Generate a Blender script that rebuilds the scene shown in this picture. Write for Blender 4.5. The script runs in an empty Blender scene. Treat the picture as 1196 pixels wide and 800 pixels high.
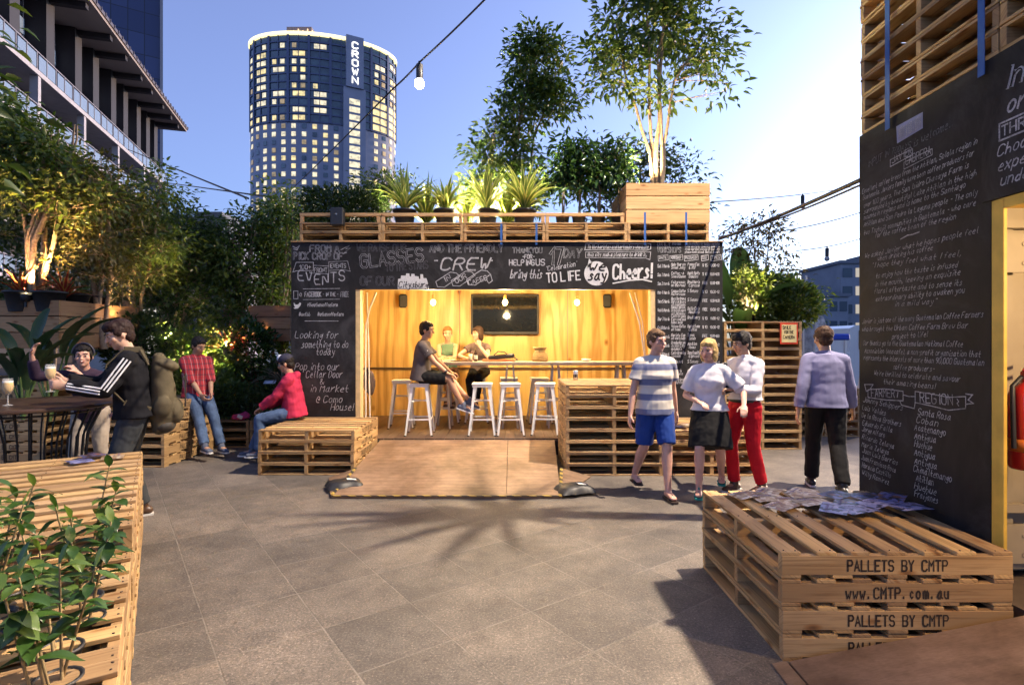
import bpy, math, random
import numpy as np
from mathutils import Vector, Matrix, noise as mnoise

R = math.radians
rnd = random.Random(7)
rng = np.random.default_rng(7)
sc = bpy.context.scene
col = sc.collection
V = Vector
F_PX, CX, CY, EYE = 647.0, 598.0, 400.0, 1.6      # measured lens and eye height of the photograph

def X_at(px, y): return (px - CX) * y / F_PX
def Z_at(py, y): return EYE + (CY - py) * y / F_PX
def P(px, py, y): return V((X_at(px, y), y, Z_at(py, y)))

# ---------------------------------------------------------------- materials
def newmat(name):
    m = bpy.data.materials.new(name); m.use_nodes = True
    nt = m.node_tree; b = nt.nodes['Principled BSDF']
    return m, nt, b
def N(nt, t, **kw):
    n = nt.nodes.new(t)
    for k, v in kw.items():
        if k in n.inputs.keys() if hasattr(n.inputs, 'keys') else False: n.inputs[k].default_value = v
        else: setattr(n, k, v)
    return n
def L(nt, a, b): nt.links.new(a, b)
def ramp(nt, stops, interp='LINEAR'):
    r = nt.nodes.new('ShaderNodeValToRGB'); r.color_ramp.interpolation = interp
    e = r.color_ramp.elements
    while len(e) < len(stops): e.new(0.5)
    for i, (p, c) in enumerate(stops):
        e[i].position = p; e[i].color = (*c, 1) if len(c) == 3 else c
    return r
def noise_n(nt, vec, scale, detail=4, rough=.55, dist=0):
    n = nt.nodes.new('ShaderNodeTexNoise'); n.inputs['Scale'].default_value = scale
    n.inputs['Detail'].default_value = detail; n.inputs['Roughness'].default_value = rough
    n.inputs['Distortion'].default_value = dist
    if vec is not None: L(nt, vec, n.inputs['Vector'])
    return n
def mix(nt, fac, a, b, mode='MIX'):
    m = nt.nodes.new('ShaderNodeMix'); m.data_type = 'RGBA'; m.blend_type = mode
    if isinstance(fac, (int, float)): m.inputs[0].default_value = fac
    else: L(nt, fac, m.inputs[0])
    for i, c in ((6, a), (7, b)):
        if isinstance(c, (tuple, list)): m.inputs[i].default_value = (*c, 1) if len(c) == 3 else c
        else: L(nt, c, m.inputs[i])
    return m.outputs[2]
def bump(nt, b, h, strength=.3, dist=.01):
    n = nt.nodes.new('ShaderNodeBump'); n.inputs['Strength'].default_value = strength
    n.inputs['Distance'].default_value = dist
    L(nt, h, n.inputs['Height']); L(nt, n.outputs[0], b.inputs['Normal'])
def mapping(nt, vec, scale=(1,1,1), rot=(0,0,0), loc=(0,0,0)):
    n = nt.nodes.new('ShaderNodeMapping')
    n.inputs['Scale'].default_value = scale; n.inputs['Rotation'].default_value = rot; n.inputs['Location'].default_value = loc
    L(nt, vec, n.inputs['Vector']); return n.outputs[0]
def coord(nt, which='Object'):
    return nt.nodes.new('ShaderNodeTexCoord').outputs[which]
def vmath(nt, op, a, b):
    n = nt.nodes.new('ShaderNodeVectorMath'); n.operation = op
    for i, c in ((0, a), (1, b)):
        if isinstance(c, (tuple, list)): n.inputs[i].default_value = c
        else: L(nt, c, n.inputs[i])
    return n.outputs[0]
def fmath(nt, op, a, b=0.0, c=None):
    n = nt.nodes.new('ShaderNodeMath'); n.operation = op
    for i, x in ((0, a), (1, b), (2, c)):
        if x is None: continue
        if isinstance(x, (int, float)): n.inputs[i].default_value = x
        else: L(nt, x, n.inputs[i])
    return n.outputs[0]

MAT = {}
def plain(name, c, rough=.6, metal=0.0, var=.12, scale=12, bumpd=0.0, coat=0.0):
    if name in MAT: return MAT[name]
    m, nt, b = newmat(name)
    co = coord(nt); n = noise_n(nt, co, scale, 5)
    lo = tuple(max(0, x*(1-var)) for x in c); hi = tuple(min(1, x*(1+var)) for x in c)
    r = ramp(nt, [(.3, lo), (.7, hi)]); L(nt, n.outputs[0], r.inputs[0]); L(nt, r.outputs[0], b.inputs['Base Color'])
    b.inputs['Roughness'].default_value = rough; b.inputs['Metallic'].default_value = metal
    if coat: b.inputs['Coat Weight'].default_value = coat
    if bumpd:
        n2 = noise_n(nt, co, scale*6, 4); bump(nt, b, n2.outputs[0], .5, bumpd)
    MAT[name] = m; return m
def emis(name, c, s, var=0):
    if name in MAT: return MAT[name]
    m, nt, b = newmat(name)
    if var:
        n = noise_n(nt, coord(nt), var, 3, .7); r = ramp(nt, [(.3, (.2,)*3), (.5, (.9,)*3), (.7, (1.5,)*3)]); L(nt, n.outputs[0], r.inputs[0]); L(nt, fmath(nt, 'MULTIPLY', r.outputs[0], s), b.inputs['Emission Strength'])
    b.inputs['Base Color'].default_value = (*c, 1); b.inputs['Emission Color'].default_value = (*c, 1)
    b.inputs['Emission Strength'].default_value = s; MAT[name] = m; return m
def wood(name, lo, hi, dark, rough=.7, knots=True, stain=.35):
    """sawn boards: grain runs along U (metres)"""
    m, nt, b = newmat(name)
    uv = coord(nt, 'UV')
    oi = nt.nodes.new('ShaderNodeObjectInfo').outputs['Random']
    isl = nt.nodes.new('ShaderNodeNewGeometry').outputs['Random Per Island']
    cb = nt.nodes.new('ShaderNodeCombineXYZ')
    L(nt, fmath(nt, 'MULTIPLY', oi, 37.0), cb.inputs[0]); L(nt, fmath(nt, 'MULTIPLY', isl, 53.0), cb.inputs[1]); L(nt, fmath(nt, 'MULTIPLY', oi, 11.0), cb.inputs[2])
    v = vmath(nt, 'ADD', uv, cb.outputs[0])
    g = noise_n(nt, mapping(nt, v, (2.2, 75, 3)), 1.0, 5, .6, .6)
    big = noise_n(nt, mapping(nt, v, (1.1, 5, 1)), 1.0, 3, .5)
    tone = mix(nt, fmath(nt, 'MULTIPLY_ADD', isl, .8, fmath(nt, 'MULTIPLY', oi, .25)), lo, hi)
    r = ramp(nt, [(.32, (.62, .56, .5)), (.5, (1, 1, 1)), (.75, (1.0, .97, .9))]); L(nt, g.outputs[0], r.inputs[0])
    c = mix(nt, 1.0, tone, r.outputs[0], 'MULTIPLY')
    r2 = ramp(nt, [(.42, dark), (.62, (1, 1, 1))]); L(nt, big.outputs[0], r2.inputs[0])
    c = mix(nt, stain, c, mix(nt, 1.0, c, r2.outputs[0], 'MULTIPLY'))
    if knots:
        vo = nt.nodes.new('ShaderNodeTexVoronoi'); vo.inputs['Scale'].default_value = 1.0
        L(nt, mapping(nt, v, (4.2, 11, 1)), vo.inputs['Vector'])
        rk = ramp(nt, [(.05, (.25, .13, .06)), (.14, (.7, .5, .32)), (.24, (1, 1, 1))]); L(nt, vo.outputs['Distance'], rk.inputs[0])
        c = mix(nt, .8, c, mix(nt, 1.0, c, rk.outputs[0], 'MULTIPLY'))
    L(nt, c, b.inputs['Base Color']); b.inputs['Roughness'].default_value = rough
    bump(nt, b, g.outputs[0], .35, .003)
    MAT[name] = m; return m
def plywood(name, lo, hi, rough=.5, axis='Z', dirt=0.0, knots=True):
    m, nt, b = newmat(name)
    co = coord(nt)
    sc_ = {'Z': (1, 1, .16), 'X': (.16, 1, 1), 'Y': (1, .16, 1)}[axis]
    v = mapping(nt, co, sc_)
    d = noise_n(nt, v, 2.6, 3, .5, .4)
    w = nt.nodes.new('ShaderNodeTexWave'); w.wave_type = 'RINGS'; w.rings_direction = 'SPHERICAL'
    w.inputs['Scale'].default_value = 2.6; w.inputs['Distortion'].default_value = 9
    w.inputs['Detail'].default_value = 3; w.inputs['Detail Scale'].default_value = 1.3
    L(nt, v, w.inputs['Vector'])
    fine = noise_n(nt, mapping(nt, co, tuple(3 if s < 1 else 130 for s in sc_)), 1.0, 3)
    f = fmath(nt, 'MULTIPLY_ADD', w.outputs['Fac'], .38, fmath(nt, 'MULTIPLY', d.outputs[0], .62))
    r = ramp(nt, [(.25, lo), (.6, hi), (.85, tuple(min(1, x*1.12) for x in hi))]); L(nt, f, r.inputs[0])
    rf = ramp(nt, [(.3, (.82, .8, .76)), (.6, (1, 1, 1))]); L(nt, fine.outputs[0], rf.inputs[0])
    c = mix(nt, 1.0, r.outputs[0], rf.outputs[0], 'MULTIPLY')
    if knots:
        vo = nt.nodes.new('ShaderNodeTexVoronoi'); vo.inputs['Scale'].default_value = 1.0; vo.inputs['Randomness'].default_value = 1
        L(nt, mapping(nt, co, {'Z': (2.1, 2.1, 1.3), 'X': (1.3, 2.1, 2.1), 'Y': (2.1, 1.3, 2.1)}[axis]), vo.inputs['Vector'])
        rk = ramp(nt, [(.03, (.3, .14, .06)), (.05, (.6, .4, .22)), (.11, (1, 1, 1))]); L(nt, vo.outputs['Distance'], rk.inputs[0])
        c = mix(nt, 1.0, c, rk.outputs[0], 'MULTIPLY')
    if dirt:
        n3 = noise_n(nt, co, 2.2, 7, .7); rd = ramp(nt, [(.38, (.42, .38, .34)), (.62, (1, 1, 1))]); L(nt, n3.outputs[0], rd.inputs[0])
        c = mix(nt, dirt, c, mix(nt, 1.0, c, rd.outputs[0], 'MULTIPLY'))
    L(nt, c, b.inputs['Base Color']); b.inputs['Roughness'].default_value = rough
    MAT[name] = m; return m
def leafmat(name, a, b_, c3=None, rough=.42, trans=.3, spec=.5):
    if name in MAT: return MAT[name]
    m, nt, b = newmat(name)
    isl = nt.nodes.new('ShaderNodeNewGeometry').outputs['Random Per Island']
    st = [(0, a), (.6, b_)] + ([(1, c3)] if c3 else [])
    r = ramp(nt, st); L(nt, isl, r.inputs[0])
    L(nt, r.outputs[0], b.inputs['Base Color']); b.inputs['Roughness'].default_value = rough
    b.inputs['Specular IOR Level'].default_value = spec
    t = nt.nodes.new('ShaderNodeBsdfTranslucent')
    L(nt, mix(nt, 1.0, r.outputs[0], (1.6, 1.7, .7), 'MULTIPLY'), t.inputs[0])
    ms = nt.nodes.new('ShaderNodeMixShader'); ms.inputs[0].default_value = trans
    L(nt, b.outputs[0], ms.inputs[1]); L(nt, t.outputs[0], ms.inputs[2])
    L(nt, ms.outputs[0], nt.nodes['Material Output'].inputs['Surface'])
    MAT[name] = m; return m

# ---------------------------------------------------------------- object helpers
def tag(o, label=None, cat=None, group=None, kind=None):
    if label: o['label'] = label
    if cat: o['category'] = cat
    if group: o['group'] = group
    if kind: o['kind'] = kind
    return o
def link(name, me, parent=None, mats=None, smooth=False):
    o = bpy.data.objects.new(name, me); col.objects.link(o)
    if parent is not None: o.parent = parent
    if mats is not None:
        for m in (mats if isinstance(mats, (list, tuple)) else [mats]): me.materials.append(m)
    if smooth: me.shade_smooth()
    return o
def thing(name, label, cat, loc=(0,0,0), rz=0, group=None):
    o = bpy.data.objects.new(name, None); col.objects.link(o); o.empty_display_size = .2
    o.location = loc; o.rotation_euler = (0, 0, rz)
    return tag(o, label, cat, group)
def copy_tree(o, parent=None):
    c = o.copy(); col.objects.link(c); c.parent = parent
    for ch in [x for x in KIDS(o)]: copy_tree(ch, c)
    return c
def KIDS(o): return list(o.children)

class MB:
    """collects faces, becomes ONE mesh object"""
    def __init__(s): s.v = []; s.f = []; s.mi = []; s.uv = []; s.M = None; s.sm = []
    def add(s, vs, fs, mi=0, uvs=None, smooth=False):
        o = len(s.v)
        if s.M is not None: vs = [s.M @ V(p) for p in vs]
        s.v += [tuple(p) for p in vs]
        for k, f in enumerate(fs):
            s.f.append(tuple(i+o for i in f)); s.mi.append(mi); s.sm.append(smooth)
            s.uv += (uvs[k] if uvs else [(0, 0)]*len(f))
    def box(s, c, d, mi=0, b=0.0, rot=None, taper=None):
        hx, hy, hz = d[0]/2, d[1]/2, d[2]/2
        b = min(b, hx*.45, hy*.45, hz*.45)
        vs = []; fs = []
        idx = {}
        for sx in (-1, 1):
            for sy in (-1, 1):
                for sz in (-1, 1):
                    if b:
                        for ax, p in enumerate(((sx*hx, sy*(hy-b), sz*(hz-b)), (sx*(hx-b), sy*hy, sz*(hz-b)), (sx*(hx-b), sy*(hy-b), sz*hz))):
                            idx[(sx, sy, sz, ax)] = len(vs); vs.append(p)
                    else:
                        for ax in range(3): idx[(sx, sy, sz, ax)] = len(vs)
                        vs.append((sx*hx, sy*hy, sz*hz))
        def q(a): return [idx[k] for k in a]
        for sg in (-1, 1):
            o1 = [(-1,-1),(1,-1),(1,1),(-1,1)] if sg > 0 else [(-1,-1),(-1,1),(1,1),(1,-1)]
            fs.append(q([(sg, a, c_, 0) for a, c_ in o1]))
            o2 = [(-1,-1),(-1,1),(1,1),(1,-1)] if sg > 0 else [(-1,-1),(1,-1),(1,1),(-1,1)]
            fs.append(q([(a, sg, c_, 1) for a, c_ in o2]))
            fs.append(q([(a, c_, sg, 2) for a, c_ in o1]))
        if b:
            for s1 in (-1, 1):
                for s2 in (-1, 1):
                    e = [[(-1,s1,s2,1),(1,s1,s2,1),(1,s1,s2,2),(-1,s1,s2,2)], [(s1,-1,s2,0),(s1,1,s2,0),(s1,1,s2,2),(s1,-1,s2,2)], [(s1,s2,-1,0),(s1,s2,1,0),(s1,s2,1,1),(s1,s2,-1,1)]]
                    sg = s1*s2
                    for k, a in enumerate(e):
                        flip = (sg > 0) if k != 1 else (sg < 0)
                        if flip: a = a[::-1] if k != 1 else a[::-1]
                        fs.append(q(a))
            for sx in (-1, 1):
                for sy in (-1, 1):
                    for sz in (-1, 1):
                        t = [(sx,sy,sz,0),(sx,sy,sz,1),(sx,sy,sz,2)]
                        fs.append(q(t if sx*sy*sz > 0 else t[::-1]))
        ax = max(range(3), key=lambda i: d[i]); ot = [i for i in range(3) if i != ax]
        ou, ov = rnd.random()*9, rnd.random()*9
        uvs = [[(vs[i][ax]+ou, vs[i][ot[0]]+vs[i][ot[1]]+ov) for i in f] for f in fs]
        if taper:
            vs = [(p[0]*(1+(taper-1)*(p[2]/hz*.5+.5)), p[1]*(1+(taper-1)*(p[2]/hz*.5+.5)), p[2]) for p in vs]
        if rot is not None: vs = [rot @ V(p) for p in vs]
        vs = [(p[0]+c[0], p[1]+c[1], p[2]+c[2]) for p in vs]
        s.add(vs, fs, mi, uvs)
    def bar(s, a, b_, w, h, mi=0, bev=0.0, up=(0,0,1)):
        a, b_ = V(a), V(b_); d = b_-a; l = d.length
        if l < 1e-6: return
        x = d.normalized(); u = V(up)
        if abs(x.dot(u)) > .98: u = V((1,0,0))
        y = u.cross(x).normalized(); z = x.cross(y)
        rot = Matrix((x, y, z)).transposed()
        s.box(tuple((a+b_)/2), (l, w, h), mi, bev, rot)
    def tube(s, pts, r, n=8, mi=0, cap=True, smooth=True):
        pts = [V(p) for p in pts]; k = len(pts)
        if not isinstance(r, (list, tuple)): r = [r]*k
        vs = []; fs = []; prev = None
        for i, p in enumerate(pts):
            t = (pts[min(i+1, k-1)]-pts[max(i-1, 0)])
            if t.length < 1e-9: t = V((0,0,1))
            t.normalize()
            if prev is None:
                u = V((0,0,1)) if abs(t.z) < .9 else V((1,0,0))
                a = u.cross(t).normalized()
            else: a = (prev - t*prev.dot(t)).normalized()
            prev = a; b2 = t.cross(a)
            for j in range(n):
                an = 2*math.pi*j/n
                vs.append(p + (a*math.cos(an)+b2*math.sin(an))*r[i])
        L0 = 0
        uvs = []
        for i in range(k-1):
            L1 = L0+(pts[i+1]-pts[i]).length
            for j in range(n):
                fs.append((i*n+j, i*n+(j+1) % n, (i+1)*n+(j+1) % n, (i+1)*n+j))
                uvs.append([(L0, j*.03), (L0, j*.03+.03), (L1, j*.03+.03), (L1, j*.03)])
            L0 = L1
        s.add(vs, fs, mi, uvs, smooth)
        if cap:
            o = len(vs)
            c1 = [vs[j] for j in range(n)][::-1]; c2 = vs[(k-1)*n:]
            s.add(c1, [tuple(range(n))], mi); s.add(c2, [tuple(range(n))], mi)
    def lathe(s, prof, c=(0,0,0), n=20, mi=0, smooth=True):
        vs = []; fs = []
        for r, z in prof:
            for j in range(n):
                a = 2*math.pi*j/n
                vs.append((c[0]+r*math.cos(a), c[1]+r*math.sin(a), c[2]+z))
        for i in range(len(prof)-1):
            for j in range(n):
                fs.append((i*n+j, i*n+(j+1) % n, (i+1)*n+(j+1) % n, (i+1)*n+j))
        s.add(vs, fs, mi, None, smooth)
    def poly(s, pts, mi=0):
        s.add(pts, [tuple(range(len(pts)))], mi, [[(p[0], p[1]) for p in pts]])
    def prism(s, pts, off, mi=0):
        """pts: planar 3-D outline; off: extrusion vector"""
        off = V(off); n = len(pts); a = [V(p) for p in pts]; b_ = [p+off for p in a]
        fs = [tuple(range(n))[::-1], tuple(range(n, 2*n))] + [(i, (i+1) % n, n+(i+1) % n, n+i) for i in range(n)]
        uvs = [[((a+b_)[i].x+(a+b_)[i].z, (a+b_)[i].y+(a+b_)[i].z) for i in f] for f in fs]
        s.add(a+b_, fs, mi, uvs)
    def ball(s, c, r, n=12, m=8, mi=0, sc_=(1,1,1)):
        prof = [(max(1e-4, math.sin(math.pi*i/m))*1.0, -math.cos(math.pi*i/m)) for i in range(m+1)]
        vs = []; fs = []
        for rr, z in prof:
            for j in range(n):
                a = 2*math.pi*j/n; vs.append((c[0]+r*sc_[0]*rr*math.cos(a), c[1]+r*sc_[1]*rr*math.sin(a), c[2]+r*sc_[2]*z))
        for i in range(m):
            for j in range(n): fs.append((i*n+j, i*n+(j+1) % n, (i+1)*n+(j+1) % n, (i+1)*n+j))
        s.add(vs, fs, mi, None, True)
    def mesh(s, name='m'):
        me = bpy.data.meshes.new(name); me.from_pydata(s.v, [], s.f)
        me.polygons.foreach_set('material_index', s.mi); me.polygons.foreach_set('use_smooth', s.sm)
        uv = me.uv_layers.new(name='UVMap'); uv.data.foreach_set('uv', [c for p in s.uv for c in p])
        me.update(); return me
    def build(s, name, mats, parent=None, loc=None):
        o = link(name, s.mesh(name), parent, mats)
        if loc is not None: o.location = loc
        return o

def npmesh(name, verts, faces4, mats, parent=None):
    me = bpy.data.meshes.new(name); nv, nf = len(verts), len(faces4); k = faces4.shape[1]
    me.vertices.add(nv); me.vertices.foreach_set('co', verts.astype(np.float32).ravel())
    me.loops.add(nf*k); me.loops.foreach_set('vertex_index', faces4.astype(np.int32).ravel())
    me.polygons.add(nf); me.polygons.foreach_set('loop_start', np.arange(0, nf*k, k, dtype=np.int32))
    me.update(calc_edges=True); me.validate()
    return link(name, me, parent, mats)

# ---------------------------------------------------------------- world, sun, camera
w = bpy.data.worlds.new('World'); sc.world = w; w.use_nodes = True
nt = w.node_tree; bg = nt.nodes['Background']
sky = nt.nodes.new('ShaderNodeTexSky'); sky.sky_type = 'NISHITA'; sky.sun_disc = False
SUN_DIR = V((-.80, -.58, -.14)).normalized()      # the way the light travels
toward = -SUN_DIR
sky.sun_elevation = math.asin(toward.z)
sky.sun_rotation = math.atan2(toward.x, toward.y)
sky.altitude = 10; sky.air_density = 1.0; sky.dust_density = 3.0; sky.ozone_density = 7.0
hs_ = nt.nodes.new('ShaderNodeHueSaturation'); hs_.inputs['Saturation'].default_value = .73; hs_.inputs['Hue'].default_value = .512
L(nt, sky.outputs[0], hs_.inputs['Color']); L(nt, hs_.outputs[0], bg.inputs[0]); bg.inputs[1].default_value = .15
sun = bpy.data.lights.new('sun', 'SUN'); sun.energy = 1.0; sun.angle = R(.6); sun.color = (1, .66, .42)
so = bpy.data.objects.new('sun', sun); col.objects.link(so)
so.rotation_euler = (-toward).to_track_quat('-Z', 'Y').to_euler(); so.location = (6, -2, 20)
cam = bpy.data.cameras.new('camera'); co_ = bpy.data.objects.new('camera', cam); col.objects.link(co_)
cam.sensor_width = 36; cam.lens = F_PX/1196*36; cam.clip_end = 3000; cam.clip_start = .05
co_.location = (0, 0, EYE); co_.rotation_euler = (R(90), 0, 0); sc.camera = co_
sc.view_settings.view_transform = 'Standard'; sc.view_settings.look = 'None'; sc.view_settings.gamma = 1
sc.view_settings.exposure = 1.75
sc.render.engine = 'CYCLES'
sc.cycles.use_denoising = True; sc.cycles.max_bounces = 7; sc.cycles.diffuse_bounces = 3; sc.cycles.glossy_bounces = 3
sc.cycles.transparent_max_bounces = 8; sc.cycles.sample_clamp_indirect = 6; sc.cycles.caustics_reflective = False; sc.cycles.caustics_refractive = False
sc.render.film_transparent = False

def point(name, loc, power, color=(1, .72, .4), r=.04):
    l = bpy.data.lights.new(name, 'POINT'); l.energy = power; l.color = color; l.shadow_soft_size = r
    o = bpy.data.objects.new(name, l); col.objects.link(o); o.location = loc; return o
def spot(name, loc, target, power, color=(1, .7, .35), ang=80, r=.05):
    l = bpy.data.lights.new(name, 'SPOT'); l.energy = power; l.color = color; l.spot_size = R(ang); l.spot_blend = .6; l.shadow_soft_size = r
    o = bpy.data.objects.new(name, l); col.objects.link(o); o.location = loc
    o.rotation_euler = (V(target)-V(loc)).to_track_quat('-Z', 'Y').to_euler(); return o

# shared materials
PINE = wood('pallet_pine', (.40, .26, .135), (.73, .48, .195), (.5, .42, .34), stain=.6)
PINE2 = wood('crate_pine', (.58, .35, .15), (.74, .49, .24), (.6, .45, .32))
RED_PINE = wood('crate_cedar', (.34, .16, .07), (.45, .24, .11), (.5, .4, .3))
PLY = plywood('bar_plywood', (.52, .29, .07), (.78, .54, .19), .42, 'Z')
PLYG = plywood('ramp_plywood', (.27, .175, .115), (.31, .205, .135), .6, 'X', .85, False)
BLACKM = plain('black_metal', (.025, .025, .027), .45, .3)
BLACKP = plain('black_plastic', (.02, .02, .022), .5)
WHITEM = plain('white_painted_metal', (.72, .71, .68), .35, .0, .06)
YELLOW = plain('yellow_timber_trim', (.62, .4, .06), .55, 0, .2, 6)
def chalkmat():
    m, nt, b = newmat('chalk')
    n = noise_n(nt, coord(nt), 160, 3, .7); r = ramp(nt, [(.3, (.12, .12, .13)), (.56, (.42, .42, .44))]); L(nt, n.outputs[0], r.inputs[0])
    n2 = noise_n(nt, coord(nt), 14, 4, .7); r2 = ramp(nt, [(.35, (.6,)*3), (.6, (1.25, 1.25, 1.25))]); L(nt, n2.outputs[0], r2.inputs[0])
    L(nt, mix(nt, 1, r.outputs[0], r2.outputs[0], 'MULTIPLY'), b.inputs['Base Color']); b.inputs['Roughness'].default_value = .9; return m
CHALK = chalkmat()
CHALKB = plain('bright_chalk_paint', (.55, .55, .56), .8, 0, .2, 60)
def chalkfaint():
    m, nt, b = newmat('faint_chalk')
    n = noise_n(nt, coord(nt), 120, 3, .7); r = ramp(nt, [(.38, (.035, .035, .04)), (.65, (.2, .2, .23))]); L(nt, n.outputs[0], r.inputs[0])
    L(nt, r.outputs[0], b.inputs['Base Color']); b.inputs['Roughness'].default_value = .9; return m
CHALKF = chalkfaint()
def boardmat():
    m, nt, b = newmat('chalkboard_paint')
    co = coord(nt); n = noise_n(nt, mapping(nt, co, (1, 1, .5)), 2.6, 7, .65, .5); r = ramp(nt, [(.35, (.010, .0095, .010)), (.7, (.028, .026, .028))]); L(nt, n.outputs[0], r.inputs[0])
    f = noise_n(nt, mapping(nt, co, (90, 90, 4)), 1, 3); c = mix(nt, .25, r.outputs[0], mix(nt, 1, r.outputs[0], f.outputs[0], 'MULTIPLY'))
    d_ = noise_n(nt, co, 1.7, 6, .7, .8); rd = ramp(nt, [(.48, (0, 0, 0)), (.75, (.035, .035, .038))]); L(nt, d_.outputs[0], rd.inputs[0]); c = mix(nt, 1, c, rd.outputs[0], 'ADD')
    L(nt, c, b.inputs['Base Color']); b.inputs['Roughness'].default_value = .7; b.inputs['Specular IOR Level'].default_value = .25; bump(nt, b, f.outputs[0], .15, .002); return m
BOARD = boardmat()
# ---------------------------------------------------------------- single-stroke lettering
G = {'A':'02 28 42,14 34','B':'02 08 38 47 46 35 05,35 44 43 32 02','C':'47 38 18 07 03 12 32 43','D':'02 08 28 46 44 22 02','E':'48 08 02 42,05 35','F':'48 08 02,05 35',
'G':'47 38 18 07 03 12 32 43 45 25','H':'08 02,48 42,05 45','I':'22 28','J':'48 43 32 12 03','K':'08 02,48 05 42','L':'08 02 42','M':'02 08 25 48 42','N':'02 08 42 48',
'O':'18 07 03 12 32 43 47 38 18','P':'02 08 38 47 46 35 05','Q':'18 07 03 12 32 43 47 38 18,24 42','R':'02 08 38 47 46 35 05,25 42','S':'47 38 18 07 06 15 35 44 43 32 12 03',
'T':'08 48,28 22','U':'08 03 12 32 43 48','V':'08 22 48','W':'08 12 26 32 48','X':'08 42,02 48','Y':'08 25 48,25 22','Z':'08 48 02 42',
'a':'35 26 15 03 12 22 34,36 33 42','b':'08 02,04 15 25 34 33 22 12 03','c':'35 26 15 13 22 33','d':'38 32,34 25 15 03 12 22 33','e':'04 34 35 26 15 03 12 32',
'f':'37 28 17 12,05 25','g':'35 25 15 04 13 23 35,36 31 20 01','h':'08 02,04 15 25 34 32','i':'15 12,17 18','j':'25 21 10 01,27 28','k':'08 02,36 04 32','l':'18 13 22',
'm':'02 06,05 16 25 22,25 36 45 42','n':'02 06,05 16 26 35 32','o':'16 05 03 12 22 33 35 26 16','p':'06 00,05 16 26 35 33 22 12 03','q':'35 26 16 05 03 12 22 33,36 30',
'r':'06 02,04 15 26 36','s':'35 26 15 24 33 22 02','t':'18 13 22 32,05 35','u':'06 03 12 22 33,36 32','v':'06 12 36','w':'06 12 24 32 46','x':'06 32,02 36','y':'06 14 23,36 20 00','z':'06 36 02 32',
'0':'18 07 03 12 32 43 47 38 18','1':'06 28 22','2':'07 18 38 47 46 02 42','3':'07 18 38 47 46 35 44 43 32 12 03','4':'38 04 44,36 32','5':'48 08 05 35 44 43 32 02','6':'38 05 03 12 32 43 44 35 05',
'7':'08 48 22','8':'18 07 06 15 35 44 43 32 12 03 04 15,35 46 47 38 18','9':'45 15 06 07 18 38 47 45 22','.':'12 13','!':'14 18,12 13',"'":'18 17',',':'13 01','-':'15 35','(':'28 16 14 22',')':'18 26 24 12',
':':'15 16,12 13','$':'47 18 07 15 35 43 32 03,28 22','/':'02 38','@':'35 25 24 34 36 27 17 05 03 12 32','#':'12 18,32 38,04 44,06 46','+':'05 45,27 23','&':'42 06 17 26 04 12 22 44','"':'18 17,28 27'}
def strokes(s, h, slant=0.0, jit=0.0, smooth=1, sp=1.0, mono=False, xs=1.0, r=None):
    """polylines of a line of text; cap height h; origin at the baseline's left"""
    r = r or rnd
    u = h/6.0; x = 0.0; out = []
    for ch in s:
        if ch == ' ': x += (5.6 if mono else 2.6)*u*xs*sp; continue
        g = G.get(ch)
        if g is None: x += 3*u; continue
        dy = r.uniform(-jit, jit)*h*.3; mx = 0
        for st in g.split(','):
            pts = [(int(a[0]), int(a[1])-2) for a in st.split()]
            mx = max(mx, max(p[0] for p in pts))
            pp = [(x+(p[0]*xs+slant*p[1])*u+r.uniform(-jit, jit)*u*2, p[1]*u+dy+r.uniform(-jit, jit)*u*2) for p in pts]
            closed = len(pts) > 3 and pts[0] == pts[-1]
            for _ in range(smooth):
                if len(pp) < 3: break
                q = [] if closed else [pp[0]]
                for a, b in zip(pp[:-1], pp[1:]):
                    q.append((a[0]*.75+b[0]*.25, a[1]*.75+b[1]*.25)); q.append((a[0]*.25+b[0]*.75, a[1]*.25+b[1]*.75))
                q.append(q[0] if closed else pp[-1]); pp = q
            out.append(pp)
        x += ((4 if mono else mx)*xs+1.6)*u*sp
    return out, x-1.6*u*sp
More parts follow.
